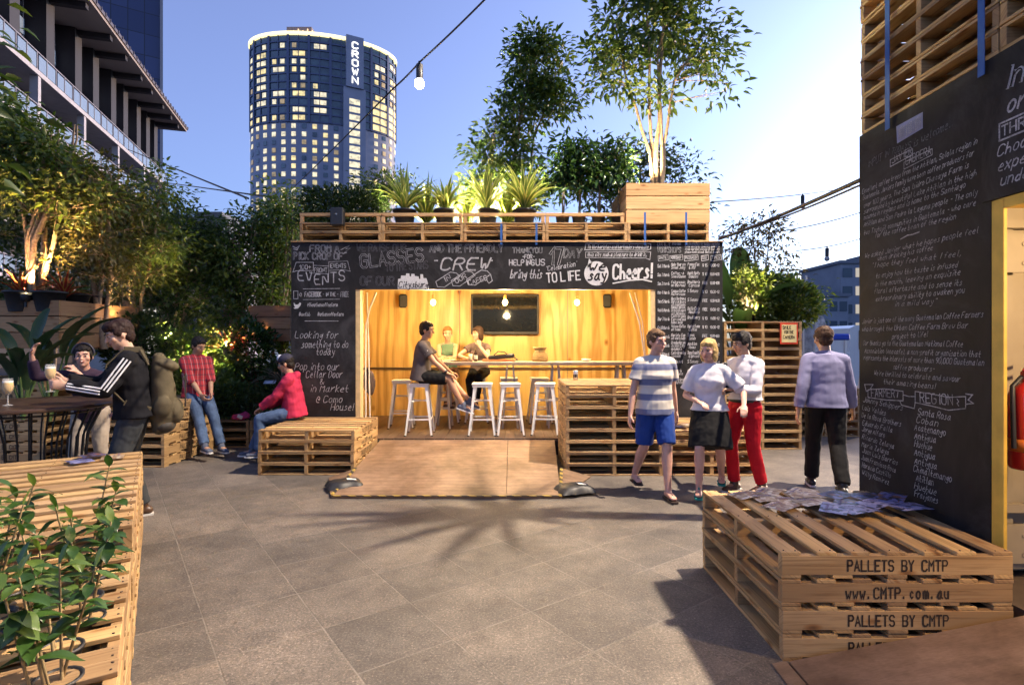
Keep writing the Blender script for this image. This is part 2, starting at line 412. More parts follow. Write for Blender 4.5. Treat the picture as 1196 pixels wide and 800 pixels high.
class Chalk:
    """ribbons laid on a plane: origin o, axes a (right), b (up); every stroke its own hair's-breadth layer"""
    def __init__(s, o, a, b, lift=.0012):
        s.o, s.a, s.b = V(o), V(a), V(b); s.n = s.a.cross(s.b).normalized(); s.mb = MB(); s.k = 0; s.lift = lift
    def line(s, pts, w, mi=0, base=0.0):
        if len(pts) < 2: return
        s.k += 1; off = s.lift+base+(s.k % 9)*.00011
        w *= .78+.45*((s.k*7919 % 97)/97) if w < .012 else 1
        P2 = [V((p[0], p[1])) for p in pts]; n = len(P2); vs = []
        q = [P2[0]]
        for p in P2[1:]:
            if (p-q[-1]).length > 1e-5: q.append(p)
        P2 = q; n = len(P2)
        if n < 2: return
        closed = (P2[0]-P2[-1]).length < 1e-4 and n > 3
        for i, p in enumerate(P2):
            d0 = (P2[i]-P2[i-1]) if i else ((P2[0]-P2[-2]) if closed else P2[1]-P2[0])
            d1 = (P2[i+1]-P2[i]) if i < n-1 else ((P2[1]-P2[0]) if closed else d0)
            if d0.length < 1e-9: d0 = d1
            d0 = d0.normalized(); d1 = d1.normalized() if d1.length > 1e-9 else d0
            t = d0+d1
            t = t.normalized() if t.length > .3 else d1
            nn = V((-t.y, t.x)); m = w/2/max(.5, nn.dot(V((-d1.y, d1.x))))
            ex = V((0, 0))
            if not closed and i == 0: ex = -d1*w*.35
            if not closed and i == n-1: ex = d0*w*.35
            for sg in (1, -1):
                c = p+nn*m*sg+ex
                vs.append(s.o+s.a*c.x+s.b*c.y+s.n*off)
        fs = [(2*i+1, 2*i+3, 2*i+2, 2*i) for i in range(n-1)]
        s.mb.add(vs, fs, mi)
    def text(s, t, x, y, h, w=None, mi=0, rot=0.0, align='l', width=None, base=0.0, **kw):
        w = w or h*.11
        st, tw = strokes(t, h, **kw)
        k = 1.0
        if width: k = width/tw; tw = width
        x0 = {'l': 0, 'c': -tw/2, 'r': -tw}[align]
        c, sn = math.cos(rot), math.sin(rot)
        for pl in st:
            s.line([(x+(p[0]*k+x0)*c-p[1]*sn, y+(p[0]*k+x0)*sn+p[1]*c) for p in pl], w, mi, base)
        return tw
    def fill(s, pts, mi=0, base=0.0):
        s.k += 1; off = s.lift+base
        s.mb.add([s.o+s.a*p[0]+s.b*p[1]+s.n*off for p in pts], [tuple(range(len(pts)))], mi)
    def build(s, name, mats, parent): return s.mb.build(name, mats, parent)
# ---------------------------------------------------------------- figures
def loft(mb, pts, rads, side=None, n=14, cap='round'):
    """closed body along pts; rads: (rx, ry) per point, rx along `side`"""
    pts = [V(p) for p in pts]; rads = [r if isinstance(r, tuple) else (r, r) for r in rads]
    if cap == 'round':
        d0 = (pts[0]-pts[1]).normalized(); d1 = (pts[-1]-pts[-2]).normalized()
        ra, rb = rads[0], rads[-1]; ma, mb_ = min(ra), min(rb)
        pre = [(pts[0]+d0*ma*math.sin(a), (ra[0]*math.cos(a), ra[1]*math.cos(a))) for a in (R(80), R(55), R(28))]
        post = [(pts[-1]+d1*mb_*math.sin(a), (rb[0]*math.cos(a), rb[1]*math.cos(a))) for a in (R(28), R(55), R(80))]
        pts = [p for p, _ in pre]+pts+[p for p, _ in post]; rads = [r for _, r in pre]+rads+[r for _, r in post]
    vs = []; k = len(pts)
    for i, p in enumerate(pts):
        t = (pts[min(i+1, k-1)]-pts[max(i-1, 0)]).normalized()
        if side is None:
            u = V((0, 0, 1)) if abs(t.z) < .9 else V((1, 0, 0)); a = u.cross(t).normalized()
            if i and a.dot(pa) < 0: a = -a
            if i: a = (pa-t*pa.dot(t)).normalized()
        else: a = (V(side)-t*V(side).dot(t)).normalized()
        pa = a; b = t.cross(a)
        for j in range(n):
            an = 2*math.pi*j/n; vs.append(p+a*math.cos(an)*rads[i][0]+b*math.sin(an)*rads[i][1])
    fs = [(i*n+j, i*n+(j+1) % n, (i+1)*n+(j+1) % n, (i+1)*n+j) for i in range(k-1) for j in range(n)]
    fs += [tuple(range(n))[::-1], tuple(range((k-1)*n, k*n))]
    mb.add(vs, fs, 0, None, True)
def ell(mb, c, r, side=(1,0,0), up=(0,0,1), n=16, m=10):
    side, up = V(side).normalized(), V(up).normalized(); fr = side.cross(up)
    vs = []
    for i in range(m+1):
        th = math.pi*i/m; z = -math.cos(th); rr = max(1e-3, math.sin(th))
        for j in range(n):
            a = 2*math.pi*j/n; vs.append(V(c)+side*r[0]*rr*math.cos(a)+fr*r[1]*rr*math.sin(a)+up*r[2]*z)
    fs = [(i*n+j, i*n+(j+1) % n, (i+1)*n+(j+1) % n, (i+1)*n+j) for i in range(m) for j in range(n)]
    fs += [tuple(range(n))[::-1], tuple(range(m*n, (m+1)*n))]
    mb.add(vs, fs, 0, None, True)
def fuse(name, mb, mat, parent, vox=.009, sm=3, amp=0.0, fr=14, str_=(1,1,1), seed=0):
    me = bpy.data.meshes.new('tmp'); me.from_pydata([tuple(v) for v in mb.v], [], mb.f)
    o = bpy.data.objects.new('tmp', me); col.objects.link(o)
    r = o.modifiers.new('r', 'REMESH'); r.mode = 'VOXEL'; r.voxel_size = vox
    s = o.modifiers.new('s', 'SMOOTH'); s.factor = .5; s.iterations = sm
    dg = bpy.context.evaluated_depsgraph_get(); dg.update()
    m2 = bpy.data.meshes.new_from_object(o.evaluated_get(dg)); m2.name = name
    bpy.data.objects.remove(o); bpy.data.meshes.remove(me)
    if amp:
        n = len(m2.vertices); no = np.empty(n*3, np.float32); m2.vertices.foreach_get('normal', no)
        cos = np.empty(n*3, np.float32); m2.vertices.foreach_get('co', cos); cos = cos.reshape(-1, 3); no = no.reshape(-1, 3)
        d = np.array([mnoise.noise((c[0]*fr*str_[0]+seed, c[1]*fr*str_[1], c[2]*fr*str_[2]))+.5*mnoise.noise((c[0]*fr*2.3, c[1]*fr*2.3+seed, c[2]*fr*2.3)) for c in cos])
        cos += no*(d*amp)[:, None]; m2.vertices.foreach_set('co', cos.ravel()); m2.update()
    o = link(name, m2, parent, mat, True); return o
def ik(a, c, l1, l2, pole):
    a, c = V(a), V(c); d = c-a; D = d.length
    if D > (l1+l2)*.995: c = a+d.normalized()*(l1+l2)*.995; d = c-a; D = d.length
    x = (l1*l1-l2*l2+D*D)/(2*D); h = math.sqrt(max(0, l1*l1-x*x)); u = d.normalized()
    p = V(pole); p = (p-u*p.dot(u)).normalized()
    return a+u*x+p*h, c
def hand(mb, w, d, pn, sd, s, curl=.35, thumb_side=1):
    """w wrist, d direction of palm, pn palm normal (fingers curl to it), sd lateral axis towards the thumb"""
    d = V(d).normalized(); pn = V(pn); pn = (pn-d*pn.dot(d)).normalized(); lat = pn.cross(d).normalized()*thumb_side
    loft(mb, [w, w+d*.03*s, w+d*.085*s], [(.026*s, .02*s), (.036*s, .017*s), (.04*s, .015*s)], side=lat)
    for i, (o_, ln) in enumerate(((.030, .072), (.011, .082), (-.009, .076), (-.028, .06))):
        b = w+d*.085*s+lat*o_*s
        c1 = curl*(.8+.12*i); k1 = (d*math.cos(c1)+pn*math.sin(c1)); k2 = (d*math.cos(c1*2.3)+pn*math.sin(c1*2.3)); k3 = (d*math.cos(c1*3.2)+pn*math.sin(c1*3.2))
        p1 = b+k1*ln*.45*s; p2 = p1+k2*ln*.33*s; p3 = p2+k3*ln*.25*s
        loft(mb, [b-d*.02*s, b, p1, p2, p3], [.0095*s, .0095*s, .009*s, .0082*s, .0072*s], n=8)
    b = w+d*.03*s+lat*.028*s; t1 = b+(d*.75+lat*.8+pn*.3).normalized()*.042*s; t2 = t1+(d*.9+lat*.3+pn*.4).normalized()*.032*s
    loft(mb, [w+d*.015*s+lat*.01*s, b, t1, t2], [.014*s, .0125*s, .0105*s, .0088*s], n=8)

SK = {}
def skin(kind):
    c = {'fair': (.62, .38, .27), 'tan': (.48, .27, .17), 'olive': (.52, .31, .2), 'pink': (.64, .36, .27)}[kind]
    if kind not in SK:
        m, nt, b = newmat('skin_'+kind); n = noise_n(nt, coord(nt), 22, 4)
        r = ramp(nt, [(.3, tuple(x*.86 for x in c)), (.7, c)]); L(nt, n.outputs[0], r.inputs[0]); L(nt, r.outputs[0], b.inputs['Base Color'])
        b.inputs['Roughness'].default_value = .5; b.inputs['Subsurface Weight'].default_value = .12; b.inputs['Subsurface Radius'].default_value = (.02, .008, .004); b.inputs['Subsurface Scale'].default_value = .5
        SK[kind] = m
    return SK[kind]
def cloth(name, c, rough=.85, var=.16, fib=260):
    if name in MAT: return MAT[name]
    m, nt, b = newmat(name); co = coord(nt); n = noise_n(nt, co, 9, 5, .6); f = noise_n(nt, co, fib, 2)
    r = ramp(nt, [(.3, tuple(x*(1-var) for x in c)), (.72, tuple(min(1, x*(1+var)) for x in c))]); L(nt, n.outputs[0], r.inputs[0])
    L(nt, mix(nt, .25, r.outputs[0], mix(nt, 1, r.outputs[0], f.outputs[0], 'MULTIPLY')), b.inputs['Base Color'])
    b.inputs['Roughness'].default_value = rough; b.inputs['Specular IOR Level'].default_value = .2
    bump(nt, b, f.outputs[0], .3, .002); MAT[name] = m; return m
def striped(name, a, b_, period, duty=.5, axis=2, shift=0.0):
    m, nt, b = newmat(name); s = nt.nodes.new('ShaderNodeSeparateXYZ'); L(nt, coord(nt), s.inputs[0])
    f = fmath(nt, 'FRACT', fmath(nt, 'MULTIPLY_ADD', s.outputs[axis], 1/period, shift)); g = fmath(nt, 'GREATER_THAN', f, duty)
    L(nt, mix(nt, g, a, b_), b.inputs['Base Color']); b.inputs['Roughness'].default_value = .85; MAT[name] = m; return m
def plaid(name):
    m, nt, b = newmat(name); s = nt.nodes.new('ShaderNodeSeparateXYZ'); L(nt, coord(nt), s.inputs[0])
    fx = fmath(nt, 'GREATER_THAN', fmath(nt, 'FRACT', fmath(nt, 'MULTIPLY', s.outputs[0], 14)), .72)
    fz = fmath(nt, 'GREATER_THAN', fmath(nt, 'FRACT', fmath(nt, 'MULTIPLY', s.outputs[2], 13)), .72)
    gx = fmath(nt, 'GREATER_THAN', fmath(nt, 'FRACT', fmath(nt, 'MULTIPLY_ADD', s.outputs[0], 14, .5)), .9)
    c = mix(nt, fmath(nt, 'MULTIPLY', fx, .6), (.42, .025, .035), (.07, .02, .04)); c = mix(nt, fmath(nt, 'MULTIPLY', fz, .55), c, (.06, .02, .04)); c = mix(nt, fmath(nt, 'MULTIPLY', gx, .45), c, (.65, .5, .5))
    L(nt, c, b.inputs['Base Color']); b.inputs['Roughness'].default_value = .85; MAT[name] = m; return m
HAIR = {}
def hairmat(c):
    if c in HAIR: return HAIR[c]
    m, nt, b = newmat('hair'); n = noise_n(nt, mapping(nt, coord(nt), (120, 120, 18)), 1, 3)
    r = ramp(nt, [(.3, tuple(x*.55 for x in c)), (.7, c)]); L(nt, n.outputs[0], r.inputs[0]); L(nt, r.outputs[0], b.inputs['Base Color']); b.inputs['Roughness'].default_value = .65; b.inputs['Specular IOR Level'].default_value = .25
    bump(nt, b, n.outputs[0], .4, .003); HAIR[c] = m; return m

def person(label, loc, rz, H=1.75, hipz=None, lean=(0,0,1), tw=0.0, face=(0,-1,0), hands=None, feet=None, knee=((0,-1,.1),(0,-1,.1)), elbow=((-.4,.6,-.6),(.4,.6,-.6)),
           sk='fair', female=False, hair=('short', (.03,.02,.015)), top=None, bottom=None, shoes=None, curl=(.35,.35), palm=(None,None), handdir=(None,None), vox=.008, group=None, headup=None):
    """local frame: faces -Y, right hand on -X. feet/hands: two targets (right, left) in metres"""
    s = H/1.75; wd = .92 if female else 1.0
    root = thing('person', label, 'person', loc, rz, group)
    up = V(lean).normalized(); side = V((math.cos(tw), math.sin(tw), 0)); side = (side-up*side.dot(up)).normalized(); fr = up.cross(side)*-1
    fr = side.cross(up)*1.0
    if fr.y > 0 and abs(tw) < 1.2: fr = -fr
    hc = V((0, 0, .925*s if hipz is None else hipz))
    hip = [hc-V((1,0,0))*.088*s*1.0, hc+V((1,0,0))*.088*s]
    nb = hc+up*.515*s
    sh = [nb-up*.068*s-side*.16*s*wd, nb-up*.068*s+side*.16*s*wd]
    f = V(face).normalized(); hu = V(headup).normalized() if headup else (V((0,0,1))*.8+up*.5).normalized()
    hu = (hu-f*hu.dot(f)*.9).normalized(); fh = (f-hu*f.dot(hu)).normalized(); hs = hu.cross(fh)*-1
    hs = fh.cross(hu)*1.0
    hcen = nb+(hu*.6+up*.4)*.165*s+fh*.02*s
    LT, LS, UA, FA = .43*s, .43*s, .29*s, .255*s
    feet = feet or [(-.1, -.02, .08), (.1, -.02, .08)]
    hands = hands or [(-.24, -.05, .78*s), (.24, -.05, .78*s)]
    kn, an, el, wr = [], [], [], []
    for i in (0, 1):
        k, a = ik(hip[i], feet[i], LT, LS, knee[i]); kn.append(k); an.append(a)
        e, w_ = ik(sh[i], hands[i], UA, FA, elbow[i]); el.append(e); wr.append(w_)
    B = MB()
    def torso(m, g=0.0, low=True):
        loft(m, [hip[0]+V((.01,0,.02)), hip[1]+V((-.01,0,.02))], [(.092*s+g)]*2)
        pts = [hc, hc+up*.10*s, hc+up*.20*s+fr*.005, hc+up*.33*s+fr*.012, hc+up*.43*s, nb-up*.02*s]
        if female: rs = [(.165, .11), (.14, .095), (.125, .09), (.145, .11), (.14, .085), (.075, .06)]
        else: rs = [(.155, .11), (.15, .105), (.15, .105), (.17, .115), (.165, .095), (.085, .065)]
        loft(m, pts, [(a*s+g, b*s+g) for a, b in rs], side=side, cap='flat', n=20)
        if female:
            for sg in (-1, 1): ell(m, hc+up*.33*s+fr*.085*s+side*sg*.062*s, (.055*s+g, .045*s+g, .055*s+g), side, up)
        loft(m, [sh[0], nb-up*.035*s, sh[1]], [.054*s*wd+g, .062*s+g, .054*s*wd+g])
    torso(B)
    loft(B, [nb-up*.05*s, nb+up*.01*s, hcen-hu*.06*s], [.068*s*wd, .056*s*wd, .054*s*wd])
    # head
    ell(B, hcen+hu*.02*s-fh*.008*s, (.077*s, .097*s, .098*s), hs, hu, 20, 14)
    ell(B, hcen-hu*.045*s+fh*.022*s, (.06*s, .07*s, .075*s), hs, hu)
    ell(B, hcen-hu*.097*s+fh*.062*s, (.026*s, .022*s, .02*s), hs, hu)
    loft(B, [hcen+fh*.088*s+hu*.01*s, hcen+fh*.112*s-hu*.032*s], [(.009*s, .008*s), (.015*s, .012*s)], side=hs, n=8)
    for sg in (-1, 1):
        ell(B, hcen+hs*sg*.08*s-fh*.005*s-hu*.012*s, (.009*s, .019*s, .032*s), hs, hu, 10, 8)
        ell(B, hcen+hs*sg*.045*s+fh*.062*s-hu*.025*s, (.024*s, .024*s, .026*s), hs, hu, 10, 8)
        loft(B, [hcen+hs*sg*.015*s+fh*.09*s+hu*.022*s, hcen+hs*sg*.045*s+fh*.078*s+hu*.022*s], [.009*s, .008*s], n=8)
    for i in (0, 1):
        sg = (-1, 1)[i]
        loft(B, [hip[i], hip[i]*.5+kn[i]*.5, kn[i]], [.088*s, .07*s, .052*s])
        d = (an[i]-kn[i]).normalized(); bk = -V(knee[i]); bk = (bk-d*bk.dot(d)).normalized()
        loft(B, [kn[i], kn[i]+d*.13*s+bk*.012*s, kn[i]+d*.25*s+bk*.008*s, an[i]], [.052*s, .055*s, .044*s, .033*s])
        fd = V(knee[i]); fd = V((fd.x, fd.y, 0)); fd = fd.normalized() if fd.length > .05 else V((0,-1,0))
        if shoes and 'fdir' in shoes: fd = V(shoes['fdir'][i]).normalized()
        loft(B, [an[i]-fd*.035*s-V((0,0,.035*s)), an[i]+fd*.06*s-V((0,0,.03*s)), an[i]+fd*.14*s-V((0,0,.045*s))], [(.03*s, .03*s), (.036*s, .028*s), (.036*s, .018*s)], side=V((0,0,1)).cross(fd))
        loft(B, [an[i], an[i]-V((0,0,.03*s))+fd*.01*s], [.034*s, .034*s])
        loft(B, [sh[i], sh[i]*.5+el[i]*.5, el[i]], [.05*s*wd, .043*s*wd, .036*s*wd])
        loft(B, [el[i], el[i]*.65+wr[i]*.35, wr[i]], [.036*s*wd, .036*s*wd, .024*s*wd])
        hd = V(handdir[i]) if handdir[i] else (wr[i]-el[i]).normalized()
        pn = V(palm[i]) if palm[i] else (V((-sg, 0, 0)) if abs(hd.z) > .6 else V((0, 0, -1)))
        tmpd = hd.normalized(); lat = (pn-tmpd*pn.dot(tmpd)).normalized().cross(tmpd)
        ts = 1 if lat.dot(V((0,-1,.6)) if abs(hd.z) > .6 else V((-sg, 0, .3))) > 0 else -1
        hand(B, wr[i], hd, pn, None, s, curl[i], ts)
    fuse('body', B, skin(sk), root, vox, 2)
    # eyes, brows, mouth
    eyew = plain('eye_white', (.42, .36, .33), .35); iris = plain('eye_dark', (.02, .015, .01), .2)
    hm = hairmat(hair[1])
    for sg in (-1, 1):
        m = MB(); e = hcen+hs*sg*.031*s+fh*.083*s+hu*.004*s
        m.ball(e-fh*.003*s, .0115*s, 10, 8); m.ball(e+fh*.0025*s, .0082*s, 8, 6, 1)
        m.build('eye', [eyew, iris], root)
    m = MB()
    for sg in (-1, 1): m.tube([hcen+hs*sg*.015*s+fh*.1*s+hu*.026*s, hcen+hs*sg*.033*s+fh*.096*s+hu*.032*s, hcen+hs*sg*.05*s+fh*.082*s+hu*.026*s], .0042*s, 6)
    m.build('eyebrows', hm, root)
    m = MB(); m.tube([hcen+hs*-.024*s+fh*.086*s-hu*.058*s, hcen+fh*.098*s-hu*.061*s, hcen+hs*.024*s+fh*.086*s-hu*.058*s], [.003*s, .0065*s, .003*s], 6)
    m.build('mouth', plain('lips', (.4, .12, .1), .4), root)
    # hair
    kind = hair[0]; h = MB()
    if kind != 'bald':
        ell(h, hcen+hu*.038*s-fh*.02*s, (.086*s, .098*s, .096*s), hs, hu, 20, 14)
        ell(h, hcen-hu*.02*s-fh*.045*s, (.072*s, .062*s, .075*s), hs, hu)
        if kind in ('short', 'thick'):
            g = .012*s if kind == 'thick' else 0
            ell(h, hcen+hu*.075*s+fh*.035*s, (.068*s+g, .055*s+g, .038*s+g), hs, hu)
            for sg in (-1, 1): ell(h, hcen+hs*sg*.07*s+hu*.025*s+fh*.005*s, (.017*s+g*.5, .05*s, .045*s), hs, hu)
        if kind == 'bob':
            for sg in (-1, 1): ell(h, hcen+hs*sg*.068*s-hu*.03*s-fh*.015*s, (.027*s, .06*s, .1*s), hs, hu)
            ell(h, hcen-hu*.06*s-fh*.06*s, (.08*s, .045*s, .09*s), hs, hu); ell(h, hcen+hu*.07*s+fh*.035*s, (.07*s, .058*s, .04*s), hs, hu)
        if kind == 'updo':
            ell(h, hcen+hu*.03*s-fh*.125*s, (.035*s, .035*s, .035*s), hs, hu); ell(h, hcen+hu*.07*s+fh*.03*s, (.072*s, .058*s, .036*s), hs, hu)
            for sg in (-1, 1): ell(h, hcen+hs*sg*.072*s+hu*.02*s, (.014*s, .05*s, .05*s), hs, hu)
        fuse('hair', h, hm, root, .006, 2, .006, 38)
    J = dict(root=root, hc=hc, up=up, side=side, fr=fr, nb=nb, sh=sh, el=el, wr=wr, hip=hip, kn=kn, an=an, hcen=hcen, hu=hu, fh=fh, hs=hs, s=s)
    # top: dict(mat, sleeve = fraction of the arm covered 0..2, hem = metres under the waist, g)
    if top:
        g = top.get('g', .012); m = MB(); hem = top.get('hem', .1)
        tn = MB()
        pts = [hc-up*hem*s*0.6 if hem > 0 else hc+up*(-hem), hc+up*.10*s, hc+up*.20*s, hc+up*.33*s+fr*.012, hc+up*.43*s, nb-up*.005*s]
        if pts[0].z > (hc+up*.09*s).z: pts[0] = hc+up*.095*s
        if female: rs = [(.185, .135), (.148, .105), (.13, .095), (.15, .115), (.145, .088), (.08 if not top.get('tank') else .1, .06)]
        else: rs = [(.188, .138), (.164, .122), (.158, .112), (.174, .12), (.165, .098), (.085, .068)]
        loft(m, pts, [(a*s+g, b*s+g) for a, b in rs], side=side, cap='flat', n=22)
        if female:
            for sg in (-1, 1): ell(m, hc+up*.33*s+fr*.085*s+side*sg*.062*s, (.055*s+g, .045*s+g, .055*s+g), side, up)
        if not top.get('tank'):
            loft(m, [sh[0], nb-up*.035*s, sh[1]], [.05*s*wd+g, .062*s+g*.7, .05*s*wd+g])
            for i in (0, 1):
                f_ = top.get('sleeve', .6)
                if f_ <= 1: loft(m, [sh[i], sh[i].lerp(el[i], f_)], [.05*s+g, .05*s*wd+g*1.6], cap='flat')
                else:
                    loft(m, [sh[i], sh[i].lerp(el[i], .5), el[i]], [.05*s*wd+g, .045*s*wd+g, .041*s*wd+g])
                    loft(m, [el[i], el[i].lerp(wr[i], (f_-1)*.6), el[i].lerp(wr[i], f_-1)], [.041*s*wd+g, .037*s*wd+g, .03*s*wd+g], cap='flat')
        else:
            for sg in (-1, 1): loft(m, [nb-up*.12*s+side*sg*.075*s+fr*.09*s, nb+up*.0*s+side*sg*.085*s, nb-up*.13*s+side*sg*.075*s-fr*.09*s], [(.02*s, .01*s)]*3, side=side)
        if top.get('collar'):
            loft(m, [nb-up*.01*s, nb+up*.035*s+fr*.0], [(.07*s+g*.5, .066*s), (.06*s, .06*s)], side=side, cap='flat')
        if top.get('hood'):
            ell(m, nb-up*.03*s-fr*.09*s, (.1*s, .05*s, .07*s), side, up)
        fuse(top.get('name', 'shirt'), m, top['mat'], root, .008, 3, top.get('wr', .006), 7.5, (1, 1, 1.9), rnd.random()*20)
    if bottom:
        g = bottom.get('g', .014); m = MB(); ln = bottom.get('len', 2)
        if bottom.get('skirt'):
            k = (kn[0]+kn[1])/2
            if abs((k-hc).normalized().z) > .6:
                loft(m, [hc+up*.09*s, hc, hc.lerp(k, .5), hc.lerp(k, bottom['skirt'])], [(.135*s, .105*s), (.178*s+g, .135*s+g), (.205*s+g, .175*s+g), (.215*s+g, .2*s+g)], side=(1,0,0), cap='flat', n=22)
        else:
            loft(m, [hip[0]+V((.01,0,.02)), hip[1]+V((-.01,0,.02))], [.092*s+g]*2)
            loft(m, [hc-up*.02*s, hc+up*.085*s], [(.152*s+g, .11*s+g), (.146*s+g*.6, .103*s+g*.6)], side=side, cap='flat', n=20)
            for i in (0, 1):
                if ln <= 1: loft(m, [hip[i], hip[i].lerp(kn[i], ln*.5), hip[i].lerp(kn[i], ln)], [.09*s+g, .08*s+g*1.6, .068*s+g*1.8], cap='flat')
                else:
                    loft(m, [hip[i], hip[i].lerp(kn[i], .5), kn[i]], [.09*s+g, .074*s+g, .057*s+g])
                    e = kn[i].lerp(an[i], ln-1); loft(m, [kn[i], kn[i].lerp(e, .5), e], [.057*s+g, .055*s+g, .046*s+g*1.2], cap='flat')
        fuse(bottom.get('name', 'trousers'), m, bottom['mat'], root, .008, 3, .006, 12, (1.5, 1.5, 1), rnd.random()*20)
    if shoes:
        for i in (0, 1):
            m = MB(); fd = V(knee[i]); fd = V((fd.x, fd.y, 0)); fd = fd.normalized() if fd.length > .05 else V((0,-1,0))
            if 'fdir' in shoes: fd = V(shoes['fdir'][i]).normalized()
            sd = V((0,0,1)).cross(fd); sd = sd.normalized() if sd.length > .1 else V((1,0,0)); dn = fd.cross(sd).normalized()
            if dn.z > 0: dn = -dn
            a = an[i]
            if shoes.get('sandal'):
                m.prism([a+dn*.068*s+fd*x*s+sd*y*s for x, y in ((-.07,-.03),(.03,-.036),(.11,-.045),(.165,-.03),(.175,0),(.165,.035),(.11,.045),(.03,.036),(-.07,.03))], dn*.018*s)
                m.tube([a+fd*.1*s+sd*-.04*s+dn*.07*s, a+fd*.1*s+dn*.02*s, a+fd*.1*s+sd*.04*s+dn*.07*s], .012*s, 6)
                if shoes.get('strap'): m.tube([a+fd*.02*s+sd*-.036*s+dn*.07*s, a+fd*.035*s+dn*-.01*s, a+fd*.02*s+sd*.036*s+dn*.07*s], .014*s, 6)
                m.build(shoes.get('name', 'sandal'), shoes['mat'], root)
            else:
                loft(m, [a-fd*.04*s+dn*.04*s, a+fd*.05*s+dn*.042*s, a+fd*.15*s+dn*.052*s], [(.038*s, .04*s), (.044*s, .036*s), (.042*s, .026*s)], side=sd)
                loft(m, [a-dn*.012*s, a+dn*.04*s+fd*.015*s], [.044*s, .046*s])
                o = fuse(shoes.get('name', 'shoe'), m, shoes['mat'], root, .007, 2)
                m = MB(); m.prism([a+dn*.066*s+fd*x*s+sd*y*s for x, y in ((-.08,-.03),(.03,-.038),(.12,-.046),(.185,-.026),(.195,0),(.185,.026),(.12,.046),(.03,.038),(-.08,.03))], dn*.018*s)
                m.build('sole', shoes.get('sole', WHITEM), o)
    return J
# ---------------------------------------------------------------- plants
def leaves(name, centers, dirs, sizes, mat, parent, aspect=.42, droop=.25, cup=.12):
    """one mesh of folded leaves; centers (n,3), dirs (n,3) growing direction, sizes (n,)"""
    n = len(centers); c = np.asarray(centers, float); d = np.asarray(dirs, float)
    d /= np.linalg.norm(d, axis=1)[:, None]+1e-9
    up = rng.normal(size=(n, 3)); up[:, 2] = np.abs(up[:, 2])+.6
    sd = np.cross(d, up); sd /= np.linalg.norm(sd, axis=1)[:, None]+1e-9
    nn = np.cross(sd, d)
    L_ = np.asarray(sizes)[:, None]
    def pt(u, v, h): return c+d*L_*u+sd*L_*v*aspect+nn*L_*h
    vs = np.stack([pt(0, 0, 0), pt(.35, -.5, cup), pt(.38, 0, 0), pt(.35, .5, cup), pt(.75, -.32, cup*.6-droop*.4), pt(.75, 0, -droop*.4), pt(.75, .32, cup*.6-droop*.4), pt(1.05, 0, -droop)], 1)
    vs = vs.reshape(-1, 3); o = np.arange(n)[:, None]*8
    f = np.concatenate([o+np.array([[0, 1, 2, 2]]) for _ in [0]], 0)
    quads = np.array([[1, 4, 5, 2], [2, 5, 6, 3]]); tris = np.array([[0, 1, 2], [0, 2, 3], [4, 7, 5], [5, 7, 6]])
    F = []
    for t in tris: F.append(o+t)
    for q in quads: F.append(o+q[[0, 1, 2]]); F.append(o+q[[0, 2, 3]])
    F = np.concatenate(F, 0)
    ob = npmesh(name, vs, F, mat, parent); ob.data.shade_smooth(); return ob
def clump_points(c, r, n, hollow=.35):
    p = rng.normal(size=(n, 3)); p /= np.linalg.norm(p, axis=1)[:, None]
    rad = (hollow+(1-hollow)*rng.random(n))**.6
    return p*rad[:, None]*np.array(r)+np.array(c)
BARK = plain('pale_bark', (.30, .22, .14), .85, 0, .35, 30, .004)
BARKD = plain('dark_bark', (.12, .09, .06), .9, 0, .35, 30, .004)
LEAF_D = leafmat('dark_leaf', (.022, .045, .012), (.045, .085, .02), (.09, .12, .03))
LEAF_M = leafmat('mid_leaf', (.045, .08, .015), (.09, .14, .025), (.17, .2, .045))
LEAF_ML = leafmat('fresh_leaf', (.035, .07, .015), (.08, .13, .03), (.16, .2, .05), .4, .4)
LEAF_L = leafmat('light_leaf', (.07, .12, .02), (.13, .19, .04), (.22, .26, .06))
LEAF_R = leafmat('red_leaf', (.12, .02, .03), (.3, .05, .04), (.35, .2, .06))
LEAF_G = leafmat('glossy_leaf', (.02, .05, .015), (.04, .09, .02), (.07, .13, .03), .25, .2)
